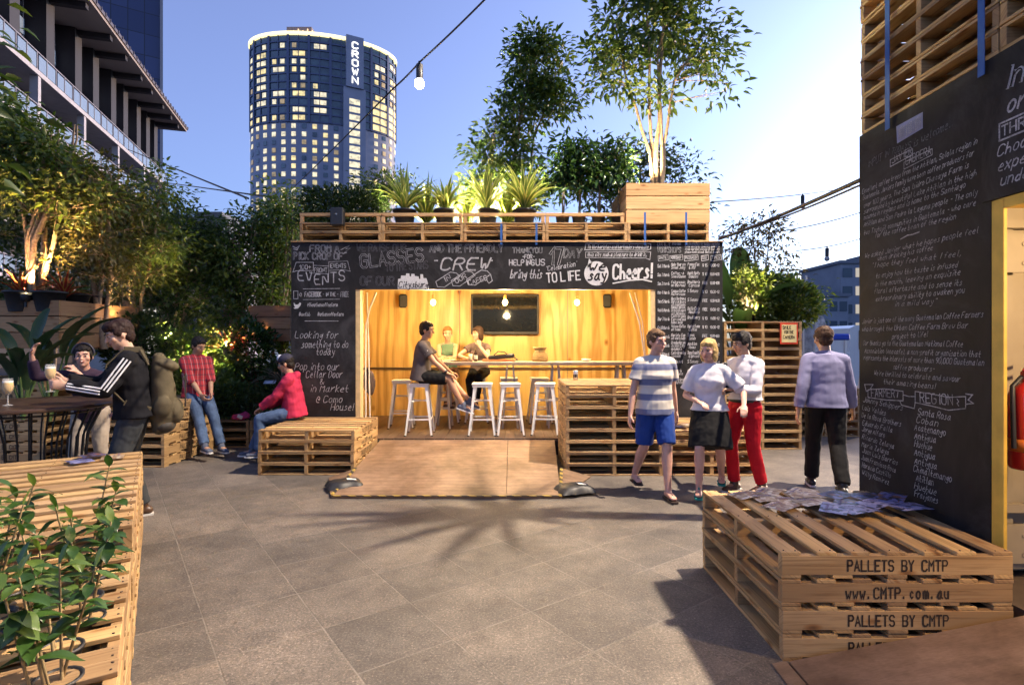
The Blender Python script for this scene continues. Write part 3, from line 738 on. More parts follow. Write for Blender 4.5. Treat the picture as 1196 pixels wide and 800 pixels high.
def tree(name, label, cat, base, stems, clumps, size, mat, bark=BARK, per=26, spread=.14, twigs=9, droop=.3, aspect=.45, group=None, dirz=-.2, parts=('crown', 'trunk')):
    """stems: list of (points, r0, r1) in metres from the base; clumps: (centre, radii, number of leaf sprays)"""
    root = thing(name, label, cat, base, 0, group)
    tb = MB(); allp = []
    for pts, r0, r1 in stems:
        q = []
        pts = [V(p) for p in pts]
        for a, b in zip(pts[:-1], pts[1:]):
            for t in (0, .33, .66): q.append(a.lerp(b, t)+V((rnd.uniform(-1,1), rnd.uniform(-1,1), 0))*r0*.45*(1 if (len(q)) else 0))
        q.append(pts[-1]); k = len(q)
        tb.tube(q, [r0+(r1-r0)*i/(k-1) for i in range(k)], 8); allp += [(p, r0+(r1-r0)*i/(k-1)) for i, p in enumerate(q)]
    C, D, S = [], [], []
    for c, r, ns in clumps:
        ends = clump_points(c, r, ns)
        sub = []
        for e in ends:
            e = V(e)
            cand = [(p, rr) for p, rr in allp if p.z < e.z+.1] or allp
            p, rr = min(cand, key=lambda t: (t[0]-e).length+rnd.random()*.25*max(r))
            mid = p.lerp(e, .5)+V((rnd.uniform(-1,1), rnd.uniform(-1,1), rnd.uniform(-.2,1)))*.12*(e-p).length
            rb = max(.0022, min(rr*.5, .012*(e-p).length+.002))
            tb.tube([p, mid, e], [rb, rb*.6, .0018], 5)
            sub.append((mid, rb*.6))
            kk = max(3, int(per*rnd.uniform(.5, 1.4)))
            t = rng.random(kk)**.5; ev = np.array(e); mv = np.array(mid)
            base_ = mv+(ev-mv)*(.35+.75*t)[:, None]
            off = rng.normal(size=(kk, 3))*spread*np.array([1, 1, .7]); cc = base_+off
            C.append(cc); dd = off*2+rng.normal(size=(kk, 3))*.10+(ev-mv)/(np.linalg.norm(ev-mv)+1e-6)*.08; dd[:, 2] += dirz*spread*1.5; D.append(dd)
            S.append(size*(.6+.6*rng.random(kk)))
    leaves(parts[0], np.concatenate(C), np.concatenate(D), np.concatenate(S), mat, root, aspect, droop)
    if tb.v: tb.build(parts[1], bark, root)
    return root
def bush(name, label, cat, base, rad, n, size, mat, group=None, box=False, stems=5, aspect=.4, hollow=.55, kind_leaf='foliage'):
    root = thing(name, label, cat, base, 0, group); rx, ry, rz_ = rad
    if box: p = (rng.random((n, 3))*2-1)*np.array([rx, ry, rz_]); q = np.array([[mnoise.noise((x*2.2, y*2.2+9, z*2.2)) for x, y, z in p]]).T; p = p*(1+.22*q)+np.array([0, 0, rz_])
    else:
        p = clump_points((0, 0, 0), (1, 1, 1), n, hollow); k = np.array([1+.3*mnoise.noise((a*2.1+base[0], b*2.1, c*2.1)) for a, b, c in p])[:, None]
        p = p*k*np.array(rad)+np.array([0, 0, rz_]); p[:, 2] = np.maximum(p[:, 2], .02)
    d = (p-np.array([0, 0, rz_*.4])); d /= np.linalg.norm(d, axis=1)[:, None]+1e-6; d += rng.normal(size=p.shape)*.7
    leaves(kind_leaf, p, d, size*(.6+.7*rng.random(n)), mat, root, aspect, .2)
    m = MB()
    for i in range(stems*3):
        a = rnd.random()*6.28; e = V((math.cos(a)*rx*.7*rnd.random(), math.sin(a)*ry*.7*rnd.random(), rz_*rnd.uniform(1.1, 1.8)))
        m.tube([(e.x*.25, e.y*.25, 0), tuple(e*.5), tuple(e)], [.012, .008, .003], 5)
    m.build('stems', BARKD, root); return root
def blades(mb, base, n, ln, wd, arch=.6, seed=0, spread=1.0, fold=.25, mi2=None):
    r = random.Random(seed)
    for i in range(n):
        a = 6.283*i/n+r.uniform(-.4, .4); tilt = r.uniform(.12, 1.0)*spread; l = ln*r.uniform(.65, 1.1); K = 7
        d = V((math.cos(a), math.sin(a), 0)); sd = V((-math.sin(a), math.cos(a), 0)); p = V(base); th = math.pi/2-tilt*.75
        vs = []
        for k in range(K+1):
            t = k/K; ww = wd*(math.sin(math.pi*min(1, t*.85+.12)))**.7*(1-t**3*.9)
            nrm = (d*-math.sin(th)+V((0,0,1))*math.cos(th))
            vs += [p-sd*ww*.5+nrm*ww*fold, p, p+sd*ww*.5+nrm*ww*fold]
            p = p+(d*math.cos(th)+V((0,0,1))*math.sin(th))*(l/K); th -= arch*tilt*.42
        fs = []
        for k in range(K):
            fs += [(3*k, 3*k+1, 3*k+4, 3*k+3), (3*k+1, 3*k+2, 3*k+5, 3*k+4)]
        uv = [[(0, 0)]*4]*len(fs)
        mb.add(vs, fs, 0, [[((0 if q % 3 == 0 else (.5 if q % 3 == 1 else 1)), q//3/K) for q in f] for f in fs], True)
def bladesmat(name, mid, edge, trans=.35):
    m, nt, b = newmat(name); s = nt.nodes.new('ShaderNodeSeparateXYZ'); L(nt, coord(nt, 'UV'), s.inputs[0])
    e = fmath(nt, 'ABSOLUTE', fmath(nt, 'SUBTRACT', s.outputs[0], .5)); f = fmath(nt, 'GREATER_THAN', e, .3)
    c = mix(nt, f, mid, edge); L(nt, c, b.inputs['Base Color']); b.inputs['Roughness'].default_value = .4
    t = nt.nodes.new('ShaderNodeBsdfTranslucent'); L(nt, c, t.inputs[0]); ms = nt.nodes.new('ShaderNodeMixShader'); ms.inputs[0].default_value = trans
    L(nt, b.outputs[0], ms.inputs[1]); L(nt, t.outputs[0], ms.inputs[2]); L(nt, ms.outputs[0], nt.nodes['Material Output'].inputs['Surface']); return m
YUCCA = bladesmat('variegated_strap_leaf', (.26, .36, .06), (.78, .76, .22), .5)
PHORM = bladesmat('bronze_strap_leaf', (.12, .1, .06), (.35, .3, .2))
CROTON = bladesmat('red_strap_leaf', (.3, .04, .03), (.4, .22, .06))
BANANA = bladesmat('broad_banana_leaf', (.09, .18, .04), (.07, .15, .03), .4)
DARKBLADE = bladesmat('dark_broad_leaf', (.02, .05, .018), (.025, .06, .02), .2)
def potmesh(r=.15, h=.26):
    m = MB(); m.lathe([(r*.72, 0), (r*.95, h*.9), (r*1.06, h*.9), (r*1.06, h), (r*.92, h), (r*.9, h*.86), (.001, h*.86)], n=18); return m
SOIL = plain('potting_soil', (.035, .025, .018), .95, 0, .4, 60, .01)
def strap_plant(name, label, cat, base, n, ln, wd, mat, pot=(.16, .28), seed=1, arch=.6, spread=1.0, group=None, stem=False):
    root = thing(name, label, cat, base, 0, group); z = 0
    if pot:
        potmesh(*pot).build('pot', BLACKP, root); z = pot[1]*.86
    m = MB(); blades(m, (0, 0, z), n, ln, wd, arch, seed, spread); m.build('leaves', mat, root); return root
# ================================================================ PEOPLE are built last; first the setting
def ground():
    m, nt, b = newmat('granite_paving'); co = coord(nt)
    a = R(36)                                   # the paving runs diagonally to the bar
    v = mapping(nt, co, (1, 1, 1), (0, 0, 0), (-.112, -3.30, 0)); v = mapping(nt, v, (1, 1, 1), (0, 0, a-R(90)+R(54)-R(36)+R(0)))
    br = nt.nodes.new('ShaderNodeTexBrick'); br.offset = 0; br.squash = 1
    br.inputs['Scale'].default_value = 1; br.inputs['Brick Width'].default_value = .53; br.inputs['Row Height'].default_value = .53
    br.inputs['Mortar Size'].default_value = .007; br.inputs['Mortar Smooth'].default_value = .8; br.inputs['Bias'].default_value = 0
    br.inputs['Color1'].default_value = (.72, .72, .74, 1); br.inputs['Color2'].default_value = (1.15, 1.12, 1.1, 1); br.inputs['Mortar'].default_value = (1, 1, 1, 1)
    L(nt, v, br.inputs['Vector'])
    n1 = noise_n(nt, co, 1.3, 8, .65); r1 = ramp(nt, [(.3, (.088, .078, .070)), (.5, (.138, .122, .106)), (.7, (.20, .175, .15))]); L(nt, n1.outputs[0], r1.inputs[0])
    n2 = noise_n(nt, co, 75, 5, .9); r2 = ramp(nt, [(.34, (.25, .25, .25)), (.46, (.85, .85, .85)), (.57, (1.1, 1.1, 1.1)), (.63, (2.8, 2.7, 2.6))]); L(nt, n2.outputs[0], r2.inputs[0])
    n3 = noise_n(nt, co, 34, 5, .7); r3 = ramp(nt, [(.3, (.72, .72, .72)), (.7, (1.2, 1.18, 1.15))]); L(nt, n3.outputs[0], r3.inputs[0])
    c = mix(nt, 1, r1.outputs[0], r2.outputs[0], 'MULTIPLY'); c = mix(nt, 1, c, r3.outputs[0], 'MULTIPLY'); n5 = noise_n(nt, co, 7, 6, .75, .6); r5 = ramp(nt, [(.34, (.78, .78, .79)), (.5, (1, 1, 1)), (.68, (1.15, 1.14, 1.12))]); L(nt, n5.outputs[0], r5.inputs[0]); c = mix(nt, 1, c, r5.outputs[0], 'MULTIPLY')
    c = mix(nt, .8, c, mix(nt, 1, c, br.outputs['Color'], 'MULTIPLY'))
    sp = nt.nodes.new('ShaderNodeTexVoronoi'); sp.inputs['Scale'].default_value = 4.5; L(nt, co, sp.inputs['Vector'])
    rs = ramp(nt, [(.03, (.35, .33, .32)), (.09, (1, 1, 1))]); L(nt, sp.outputs['Distance'], rs.inputs[0]); c = mix(nt, .6, c, mix(nt, 1, c, rs.outputs[0], 'MULTIPLY'))
    nm = noise_n(nt, co, 2.1, 4); rm = ramp(nt, [(.35, (.09, .08, .07)), (.65, (.30, .27, .23))]); L(nt, nm.outputs[0], rm.inputs[0])
    nb_ = noise_n(nt, co, 5, 5, .7); rb_ = ramp(nt, [(.38, (.05,)*3), (.66, (.7,)*3)]); L(nt, nb_.outputs[0], rb_.inputs[0])
    c = mix(nt, fmath(nt, 'MULTIPLY', br.outputs['Fac'], rb_.outputs[0]), c, rm.outputs[0])
    L(nt, c, b.inputs['Base Color']); rr = ramp(nt, [(.3, (.5,)*3), (.7, (.8,)*3)]); L(nt, n3.outputs[0], rr.inputs[0]); L(nt, rr.outputs[0], b.inputs['Roughness'])
    h = fmath(nt, 'SUBTRACT', fmath(nt, 'MULTIPLY', n2.outputs[0], .35), fmath(nt, 'MULTIPLY', br.outputs['Fac'], .8)); bump(nt, b, h, .5, .004)
    g = MB(); g.poly([(-900, -300, -.02), (900, -300, -.02), (900, 2600, -.02), (-900, 2600, -.02)])
    o = g.build('ground', plain('asphalt', (.06, .06, .065), .85, 0, .3, 1.5, .01)); tag(o, kind='structure')
    g = MB(); g.poly([(-30, -12, 0), (11, -12, 0), (11, 17, 0), (-30, 17, 0)]); o = g.build('plaza_paving', m); tag(o, kind='structure')
    g = MB(); g.box((11.1, 2.5, .02), (.2, 29, .1)); g.box((-9.5, 17.1, .02), (41.2, .2, .1)); o = g.build('kerb', plain('kerb_stone', (.3, .29, .27), .8, 0, .2, 9)); tag(o, kind='structure')
    g = MB(); g.poly([(11.3, 17.4, -.012), (60, 17.4, -.012), (60, 70, -.012), (11.3, 70, -.012)]); o = g.build('road', plain('road_asphalt', (.09, .09, .1), .8, 0, .2, 3, .01)); tag(o, kind='structure')
ground()

# ---- hotel tower, about two hundred metres off
def tower():
    C0 = V((-71.9, 213)); th = R(13); U = V((math.cos(th), math.sin(th))); W = V((math.sin(th), -math.cos(th))); A, B_ = 26.4, 15.0
    TOP = 111.0
    root = thing('hotel_tower', 'tall oval glass hotel tower with lit windows and rooftop sign', 'tower', (C0.x, C0.y, 0))
    def pt(ph, k=1.0, ex=0.0):
        c, s = math.cos(ph), math.sin(ph); n = V((c/A, s/B_)).normalized()
        q = U*(A*c*k+n.x*ex)+W*(B_*s*k+n.y*ex); return q
    # table of arc length for the half that faces the plaza
    phs = [i*math.pi/400 for i in range(401)]; ar = [0]
    for a, b in zip(phs[:-1], phs[1:]): ar.append(ar[-1]+(pt(b)-pt(a)).length)
    TOT = ar[-1]
    def at(sv):
        import bisect
        i = min(399, max(0, bisect.bisect(ar, sv)-1)); t = (sv-ar[i])/(ar[i+1]-ar[i]+1e-9); return math.pi-(phs[i]+(phs[i+1]-phs[i])*t)
    glass, ntg, bg_ = newmat('tower_glass'); n = noise_n(ntg, mapping(ntg, coord(ntg), (.25, .25, .3)), 1, 2); r = ramp(ntg, [(.35, (.03, .065, .085)), (.65, (.08, .14, .17))])
    L(ntg, n.outputs[0], r.inputs[0]); L(ntg, r.outputs[0], bg_.inputs['Base Color']); bg_.inputs['Roughness'].default_value = .12; bg_.inputs['Specular IOR Level'].default_value = .8
    stone = plain('tower_cladding', (.30, .32, .40), .6, 0, .08, .3); fin = plain('tower_fin', (.10, .12, .2), .5, .2)
    m = MB(); n_ = 160; ZS = 80.0
    for z0, z1, mi in ((0, ZS, 1), (ZS, TOP, 0)):
        vs = [tuple(pt(2*math.pi*i/n_))+(z,) for z in (z0, z1) for i in range(n_)]
        m.add(vs, [(i, (i+1) % n_, n_+(i+1) % n_, n_+i) for i in range(n_)], mi, None, True)
    m.add([tuple(pt(2*math.pi*i/n_))+(TOP,) for i in range(n_)], [tuple(range(n_))], 1)
    m.build('body', [glass, stone], root)
    # floor bands and fins
    m = MB()
    FH = 2.85; nfl = int((TOP-ZS)/FH)
    for k in range(nfl+1):
        z = ZS+k*FH
        vs = []
        for ex, dz in ((.0, 0), (.28, 0), (.28, .5), (0, .5)): vs += [tuple(pt(2*math.pi*i/n_, 1, ex))+(z+dz,) for i in range(n_)]
        m.add(vs, [(a*n_+i, a*n_+(i+1) % n_, (a+1)*n_+(i+1) % n_, (a+1)*n_+i) for a in range(3) for i in range(n_)], 0)
    m.build('floor_bands', fin, root)
    m = MB(); s_ = .0; j = 0
    while s_ < TOT:
        p = at(s_); q0, q1 = pt(p), pt(p, 1, .5 if j % 2 == 0 else .34); t = V((-(q1-q0).y, (q1-q0).x)).normalized()*(.42 if j % 2 == 0 else .13)
        base = [(q0-t), (q1-t), (q1+t), (q0+t)]
        m.prism([(b_.x, b_.y, ZS) for b_ in base], (0, 0, TOP-ZS)); s_ += 3.65; j += 1
    m.build('fins', fin, root)
    m = MB(); vs = []
    for ex, z in ((.1, TOP+.1), (.7, TOP+.1), (.7, TOP+1.1), (.1, TOP+1.1), (-3, TOP+1.2)): vs += [tuple(pt(2*math.pi*i/n_, 1, ex))+(z,) for i in range(n_)]
    m.add(vs, [(a*n_+i, a*n_+(i+1) % n_, (a+1)*n_+(i+1) % n_, (a+1)*n_+i) for a in range(4) for i in range(n_)], 0, None, False)
    m.build('lit_parapet', emis('parapet_light', (1.0, .86, .42), .5), root)
    lit = [emis('window_warm', (1.0, .76, .32), .30, .55), emis('window_pale', (1, .84, .5), .27, .7), emis('window_dim', (.6, .42, .2), .15, .6), glass]
    r2 = random.Random(4)
    def win(parts, s0, s1, z0, z1, mi, ex=.16):
        k = 3; vs = []
        for i in range(k+1):
            p = at(s0+(s1-s0)*i/k); q = pt(p, 1, ex); vs += [(q.x, q.y, z0), (q.x, q.y, z1)]
        parts.append(([(v) for v in vs], [(2*i, 2*i+2, 2*i+3, 2*i+1) for i in range(k)], mi, (s1-s0)*(z1-z0)))
    W_ = []
    sh0, sh1 = TOT*.615, TOT*.735           # the sign shaft
    bays = int(TOT/7.3)
    for k in range(nfl):
        z = ZS+k*FH+.75
        for b_ in range(bays):
            s0 = b_*7.3+.5
            if s0+6.4 > sh0 and s0 < sh1: continue
            if k in (5, 6) and r2.random() < .75 and b_ in (3, 4): continue
            u = r2.random()
            if b_ >= bays-2 and k < 4: win(W_, s0+.2, s0+6.3, z, z+2.1, 0); continue
            if u < .42: win(W_, s0+1.2, s0+5.4, z+.1, z+1.75, r2.choice([0, 1, 1]))
            elif u < .80:
                if r2.random() < .7: win(W_, s0+.9, s0+2.4, z+.1, z+1.75, r2.choice([0, 1, 2]))
                if r2.random() < .7: win(W_, s0+3.9, s0+5.5, z+.1, z+1.75, r2.choice([0, 1, 2]))
    for k in range(24):
        z = ZS-(k+1)*FH+.7
        s_ = 1.2
        while s_ < TOT-2.4:
            if not (s_+1.9 > sh0-.6 and s_ < sh1+.3):
                win(W_, s_, s_+1.5, z, z+1.6, r2.choice([0, 1, 0, 1, 2, 1, 3]) if k < 18 else r2.choice([0, 3, 3, 2]))
            s_ += 3.65
    W_.sort(key=lambda t: -t[3])
    for vs, fs, mi, _ in W_[:99]:
        q = MB(); q.add(vs, fs, 0); q.build('window', lit[mi], root)
    q = MB()
    for vs, fs, mi, _ in W_[99:]: q.add(vs, fs, mi)
    o = q.build('windows', lit, root); tag(o, kind='stuff')
    # shaft with the vertical sign
    pc = at((sh0+sh1)/2); q = pt(pc); nrm = V((math.cos(pc)/A*U.x+math.sin(pc)/B_*W.x, math.cos(pc)/A*U.y+math.sin(pc)/B_*W.y)).normalized(); t = V((-nrm.y, nrm.x)); t = t if t.x > 0 else -t
    hw = (sh1-sh0)/2
    m = MB()
    def slab(w0, z0, z1, dpt, mi=0):
        a, b_ = q-t*w0, q+t*w0; m.prism([(a.x-nrm.x*4, a.y-nrm.y*4, z0), (b_.x-nrm.x*4, b_.y-nrm.y*4, z0), (b_.x+nrm.x*dpt, b_.y+nrm.y*dpt, z0), (a.x+nrm.x*dpt, a.y+nrm.y*dpt, z0)], (0, 0, z1-z0), mi)
    slab(hw, 0, TOP-17, 1.0); slab(hw*.78, TOP-16.98, TOP+1.6, 1.6)
    m.build('sign_shaft', stone, root)
    m = MB()
    for k in range(20):
        z = ZS+8-k*FH; a = q-t*1.9+nrm*1.03; b_ = q+t*1.9+nrm*1.03
        m.add([(a.x, a.y, z), (b_.x, b_.y, z), (b_.x, b_.y, z+2.0), (a.x, a.y, z+2.0)], [(0, 1, 2, 3)])
    m.build('stair_windows', lit[1], root)
    ch = Chalk((q.x+nrm.x*1.62, q.y+nrm.y*1.62, 0), (t.x, t.y, 0), (0, 0, 1), .15)
    z = TOP-2.9
    for c_ in 'CROWN':
        ch.text(c_, 0, z, 2.15, .4, align='c', smooth=0, xs=1.35); z -= 3.15
    ch.build('sign_lettering', emis('sign_light', (1, .95, .86), .8), root)
    m = MB(); m.box((U.x*-7+W.x*8, U.y*-7+W.y*8, TOP+2.2), (9.0, 7, 4.6)); m.build('plant_room', plain('tower_plant_room', (.25, .2, .22), .7), root)
    m = MB(); c0 = U*-7+W*8
    for i in range(5): m.bar((c0.x-1.5+i*1.5, c0.y-3.7, TOP+1.9), (c0.x-1.9+i*1.7, c0.y-3.7, TOP+(3.6 if i % 2 else 3.0)), .3, .3)
    m.build('roof_emblem', emis('emblem_light', (1, .6, .3), .5), root)
tower()

# ---- apartment building with the overhanging eave, upper left
def apartments():
    C0 = V((-37.8, 60)); tc = V((.293, -.956)); nm = V((.956, .293))
    root = thing('apartment_building', 'dark balcony building with white slabs and pale overhanging eave', 'building', (C0.x, C0.y, 0))
    dark = plain('building_dark_cladding', (.035, .03, .035), .6); white = plain('balcony_concrete', (.52, .49, .5), .7, 0, .1, 2)
    sof = plain('soffit_panel', (.40, .33, .29), .8, 0, .06, .5); glass = plain('apartment_glass', (.03, .04, .06), .08); mull = plain('mullion', (.3, .28, .3), .5)
    LEN = 48
    def bx(m, t0, t1, n0, n1, z0, z1, mi=0):
        q = [tc*t0+nm*n0, tc*t1+nm*n0, tc*t1+nm*n1, tc*t0+nm*n1]
        m.prism([(a.x, a.y, z0) for a in q], (0, 0, z1-z0), mi)
    m = MB(); bx(m, 0, LEN, -14, -1.8, 0, 25.0); m.build('wall', dark, root)
    m = MB(); bx(m, -1.15, LEN, -14, 2.0, 25.02, 25.22); m.build('soffit', sof, root)
    m = MB(); bx(m, -1.25, LEN, -14, 2.1, 25.24, 25.5, 0)
    k = 0
    while k < LEN: bx(m, k-1.2, k-1.12, 1.6, 2.16, 25.3, 25.56, 0); k += .8
    m.build('eave', plain('eave_metal', (.14, .12, .13), .5, .3), root)
    ts = [0.4, 2.9, 5.6, 9.0, 11.8, 15.4, 18.5, 22.7, 27, 31, 35, 39, 43]
    for t in ts:
        m = MB(); bx(m, t, t+1.1, -1.8, -.4, 18.72, 25.0); bx(m, t+.3, t+.75, -.4, 1.7, 24.62, 24.99); m.build('column', dark, root)
    for k, z in enumerate((18.4, 15.1, 11.8, 8.5, 5.2)):
        m = MB(); bx(m, 0, LEN, -1.8, .3, z, z+.32); m.build('balcony_slab', white, root)
        m = MB(); q = 0
        while q < LEN-.1: bx(m, q+.1, q+2.2, .2, .23, z+.42, z+1.35); q += 2.4
        m.build('balustrade_glass', plain('balustrade_glass', (.25, .33, .42), .08, 0, .1), root)
        m = MB(); q = 0
        while q < LEN: bx(m, q, q+.07, .18, .26, z+.33, z+1.45); q += 1.2
        bx(m, 0, LEN, .17, .27, z+1.42, z+1.49); m.build('balustrade_rail', mull, root)
        if k < 4:
            for q in (0, 6.5, 13, 19.5, 26, 32.5, 39): m = MB(); bx(m, q, q+.35, -.2, .25, z-2.96, z-.02); m.build('balcony_post', white, root)
        m = MB(); q = .5
        while q < LEN-2: bx(m, q, q+2.2, -1.78, -1.7, z-2.6, z-.4); q += 3.1
        m.build('windows', glass, root)
    for t0, t1 in zip(ts[:-1], ts[1:]):
        f = MB(); a, b_ = t0+1.15, t1-.1
        bx(f, a, b_, -1.78, -1.70, 18.75, 24.9); o = f.build('window', glass, root)
        f = MB()
        for z in (19.9, 21.75, 22.0, 23.4): bx(f, a, b_, -1.68, -1.6, z, z+.1)
        for q in (.0, .33, .66, 1): u = a+(b_-a-.08)*q; bx(f, u, u+.08, -1.69, -1.62, 18.76, 24.88)
        f.build('mullions', mull, o)
        f = MB(); bx(f, a+.2, b_-.2, -1.58, -1.5, 21.85, 22.9); f.build('juliet_rail', plain('balustrade_glass', (.25, .33, .42), .08), o)
    # blue glass tower behind
    m2, nt, b = newmat('blue_curtain_wall'); v = coord(nt); br = nt.nodes.new('ShaderNodeTexBrick'); br.offset = 0
    br.inputs['Scale'].default_value = 1; br.inputs['Brick Width'].default_value = 2.2; br.inputs['Row Height'].default_value = 3.4; br.inputs['Mortar Size'].default_value = .07
    sx = nt.nodes.new('ShaderNodeSeparateXYZ'); L(nt, v, sx.inputs[0]); cb = nt.nodes.new('ShaderNodeCombineXYZ'); L(nt, fmath(nt, 'ADD', sx.outputs[0], sx.outputs[1]), cb.inputs[0]); L(nt, sx.outputs[2], cb.inputs[1]); L(nt, cb.outputs[0], br.inputs['Vector'])
    br.inputs['Color1'].default_value = (.03, .045, .12, 1); br.inputs['Color2'].default_value = (.05, .07, .17, 1); br.inputs['Mortar'].default_value = (.015, .02, .04, 1)
    L(nt, br.outputs['Color'], b.inputs['Base Color']); b.inputs['Roughness'].default_value = .18
    r = thing('glass_tower', 'blue glass curtain wall tower rising behind the balcony building', 'tower', (-72.7, 91.8, 0), R(32.6))
    q = MB(); q.box((0, 0, 50), (24.5, 20, 100)); q.build('body', m2, r)
    q = MB(); q.box((12.3, -10.1, 50), (.4, .5, 100)); q.box((-12.3, -10.1, 50), (.4, .5, 100)); q.build('corner_fin', mull, r)
apartments()

def low_building(name, label, loc, size, wallc, winc, nx, nz, rz=0):
    r = thing(name, label, 'building', loc, rz); w, d, h = size
    m = MB(); m.box((0, 0, h/2), (w, d, h)); m.build('wall', plain(name+'_wall', wallc, .7, 0, .12, .6), r)
    m = MB()
    m.box((0, 0, h+.2), (w+.5, d+.5, .4)); m.box((w*.2, 0, h+1.0), (w*.25, d*.4, 1.2)); m.build('roof', plain(name+'_roof', tuple(x*.7 for x in wallc), .7), r)
    cw, chh = w/nx, h/nz
    for i in range(nx):
        for k in range(nz):
            f = MB(); f.box((-w/2+cw*(i+.5), -d/2-.03, chh*(k+.5)), (cw*.74, .05, chh*.5)); f.build('window', winc[(i*7+k*3) % len(winc)], r)
    return r
gl = plain('office_glass', (.05, .08, .12), .1)
low_building('office_block', 'low grey office block glimpsed between the left trees', (-31, 55, 0), (10, 10, 12.5), (.22, .25, .3), [gl, gl, emis('office_light', (1, .8, .5), .12)], 4, 4)
low_building('office_block', 'blue grey stepped office block beyond the white ute', (47.6, 78, 0), (8.5, 10, 12), (.14, .16, .22), [gl, emis('office_light', (1, .8, .5), .12), gl], 5, 5)
low_building('pavilion', 'pale low pavilion seen between hedge and left tree trunks', (-15.5, 27, 0), (7, 5, 4.3), (.42, .42, .42), [gl, emis('shop_light', (1, .9, .7), .25), gl], 4, 1)
low_building('office_block', 'lower dark office wing left of the stepped block', (40.0, 74, 0), (5, 8, 7.4), (.1, .12, .17), [gl], 4, 3)
# ---- white utility vehicle on the road, right
def ute():
    r = thing('parked_ute', 'white utility truck parked on the road beyond the blackboard', 'truck', (9.95, 15.6, 0), R(0))
    wp = plain('white_car_paint', (.75, .75, .72), .25, 0, .03, 3, 0, .6); gl_ = plain('car_glass', (.03, .035, .04), .05)
    # profile along +X (front to the right), width along Y
    prof = [(-.95,.45),(-.95,1.98),(-.8,2.06),(.35,2.06),(.95,1.45),(1.9,1.32),(2.1,1.1),(2.12,.5),(1.85,.45)]
    m = MB(); m.prism([(x, -.85, z) for x, z in prof], (0, 1.7, 0)); m.build('cab', wp, r)
    for x0, x1 in ((-.72, -.42), (-.22, .42)):
        m = MB(); m.prism([(x0, -.858, 1.42), (x1+(.18 if x0 > -.5 else 0), -.858, 1.42), (x1, -.858, 1.92), (x0, -.858, 1.92)], (0, -.01, 0)); m.build('side_window', gl_, r)
    m = MB(); m.prism([(.38, -.75, 2.03), (.95, -.75, 1.47), (.95, .75, 1.47), (.38, .75, 2.03)], (.02, 0, .02)); m.build('windscreen', gl_, r)
    m = MB(); m.box((-2.3, 0, .95), (2.6, 1.8, .12), 0, .02)
    for sy in (-.88, .88): m.box((-2.3, sy, 1.15), (2.6, .04, .34), 0, .01)
    m.box((-3.58, 0, 1.15), (.04, 1.76, .34)); m.build('tray', wp, r)
    m = MB(); m.box((-.95, 0, .5), (4.6, .7, .14)); m.build('chassis', BLACKM, r)
    for x in (-2.3, 1.35):
        for sy in (-.78, .78):
            m = MB(); m.tube([(x, sy-.11, .36), (x, sy+.11, .36)], .36, 22); o = m.build('wheel', plain('tyre_rubber', (.02, .02, .02), .9), r)
            m = MB(); m.tube([(x, sy-.125, .36), (x, sy-.112, .36)], .2, 16); m.build('rim', plain('rim_alloy', (.5, .5, .5), .3, .8), o)
    for sy in (-.6, .6):
        m = MB(); m.box((2.12, sy, 1.0), (.04, .3, .16), 0, .01); m.build('headlight', WHITEM, r)
    m = MB(); m.box((.1, -.88, 1.15), (.14, .02, .03)); m.box((.72, -.98, 1.5), (.08, .14, .2), 0, .02); m.build('door_mirror', BLACKP, r)
ute()
# ================================================================ pallets
PW, PH = 1.165, .137
def _pallet_meshes():
    D = []
    for var in range(3):
        r = random.Random(var+3)
        m = MB(); xs = [-.5325, -.355, -.18, 0, .18, .355, .5325]
        for x in xs: m.box((x+r.uniform(-.006, .006), r.uniform(-.003, .003), .1245), (.098 if abs(x) < .5 else .1, PW-r.uniform(0, .008), .0185), 0, .0022)
        for x in xs:
            for y in (-.5605, 0, .5605):
                for dx in (-.027, .027): m.tube([(x+dx+r.uniform(-.006, .006), y+r.uniform(-.008, .008), .1336), (x+dx, y, .1345)], .0036, 6, 1, True, False)
        top = m.mesh('top_deck')
        m = MB()
        for x in (-.5325, -.27, 0, .27, .5325): m.box((x+r.uniform(-.006, .006), r.uniform(-.003, .003), .0095), (.1, PW-r.uniform(0, .008), .0185), 0, .0022)
        bot = m.mesh('bottom_deck'); st = []
        for y in (-.5605, 0, .5605):
            m = MB(); m.box((0, 0, .067), (PW-.002, .042, .0955), 0, .0022); st.append((y, m.mesh('stringer')))
        for me in [top, bot]+[s[1] for s in st]: me.materials.append(PINE); me.materials.append(NAIL)
        D.append((top, bot, st))
    return D
NAIL = plain('rusty_nail', (.07, .045, .035), .6, .4)
PM = _pallet_meshes()
INK = plain('stencil_ink', (.03, .018, .012), .8, 0, .5, 60)
def _stencil(t):
    c = Chalk((0, -.5815-.0009, .067), (1, 0, 0), (0, 0, 1), .0006)
    c.text(t, 0, -.0265, .053, .0085, align='c', smooth=0, mono=True, xs=.82, width=.52 if 'CMTP.' in t else .50)
    me = c.mb.mesh('stencil'); me.materials.append(INK); return me
STEN = [_stencil('PALLETS BY CMTP'), _stencil('www.CMTP.com.au')]
ORD = ['topmost', 'second from the top', 'third from the top', 'fourth from the top', 'fifth from the top', 'sixth from the top', 'seventh from the top', 'eighth from the top', 'ninth from the top', 'tenth from the top', 'eleventh from the top', 'twelfth from the top', 'thirteenth from the top', 'lowest']
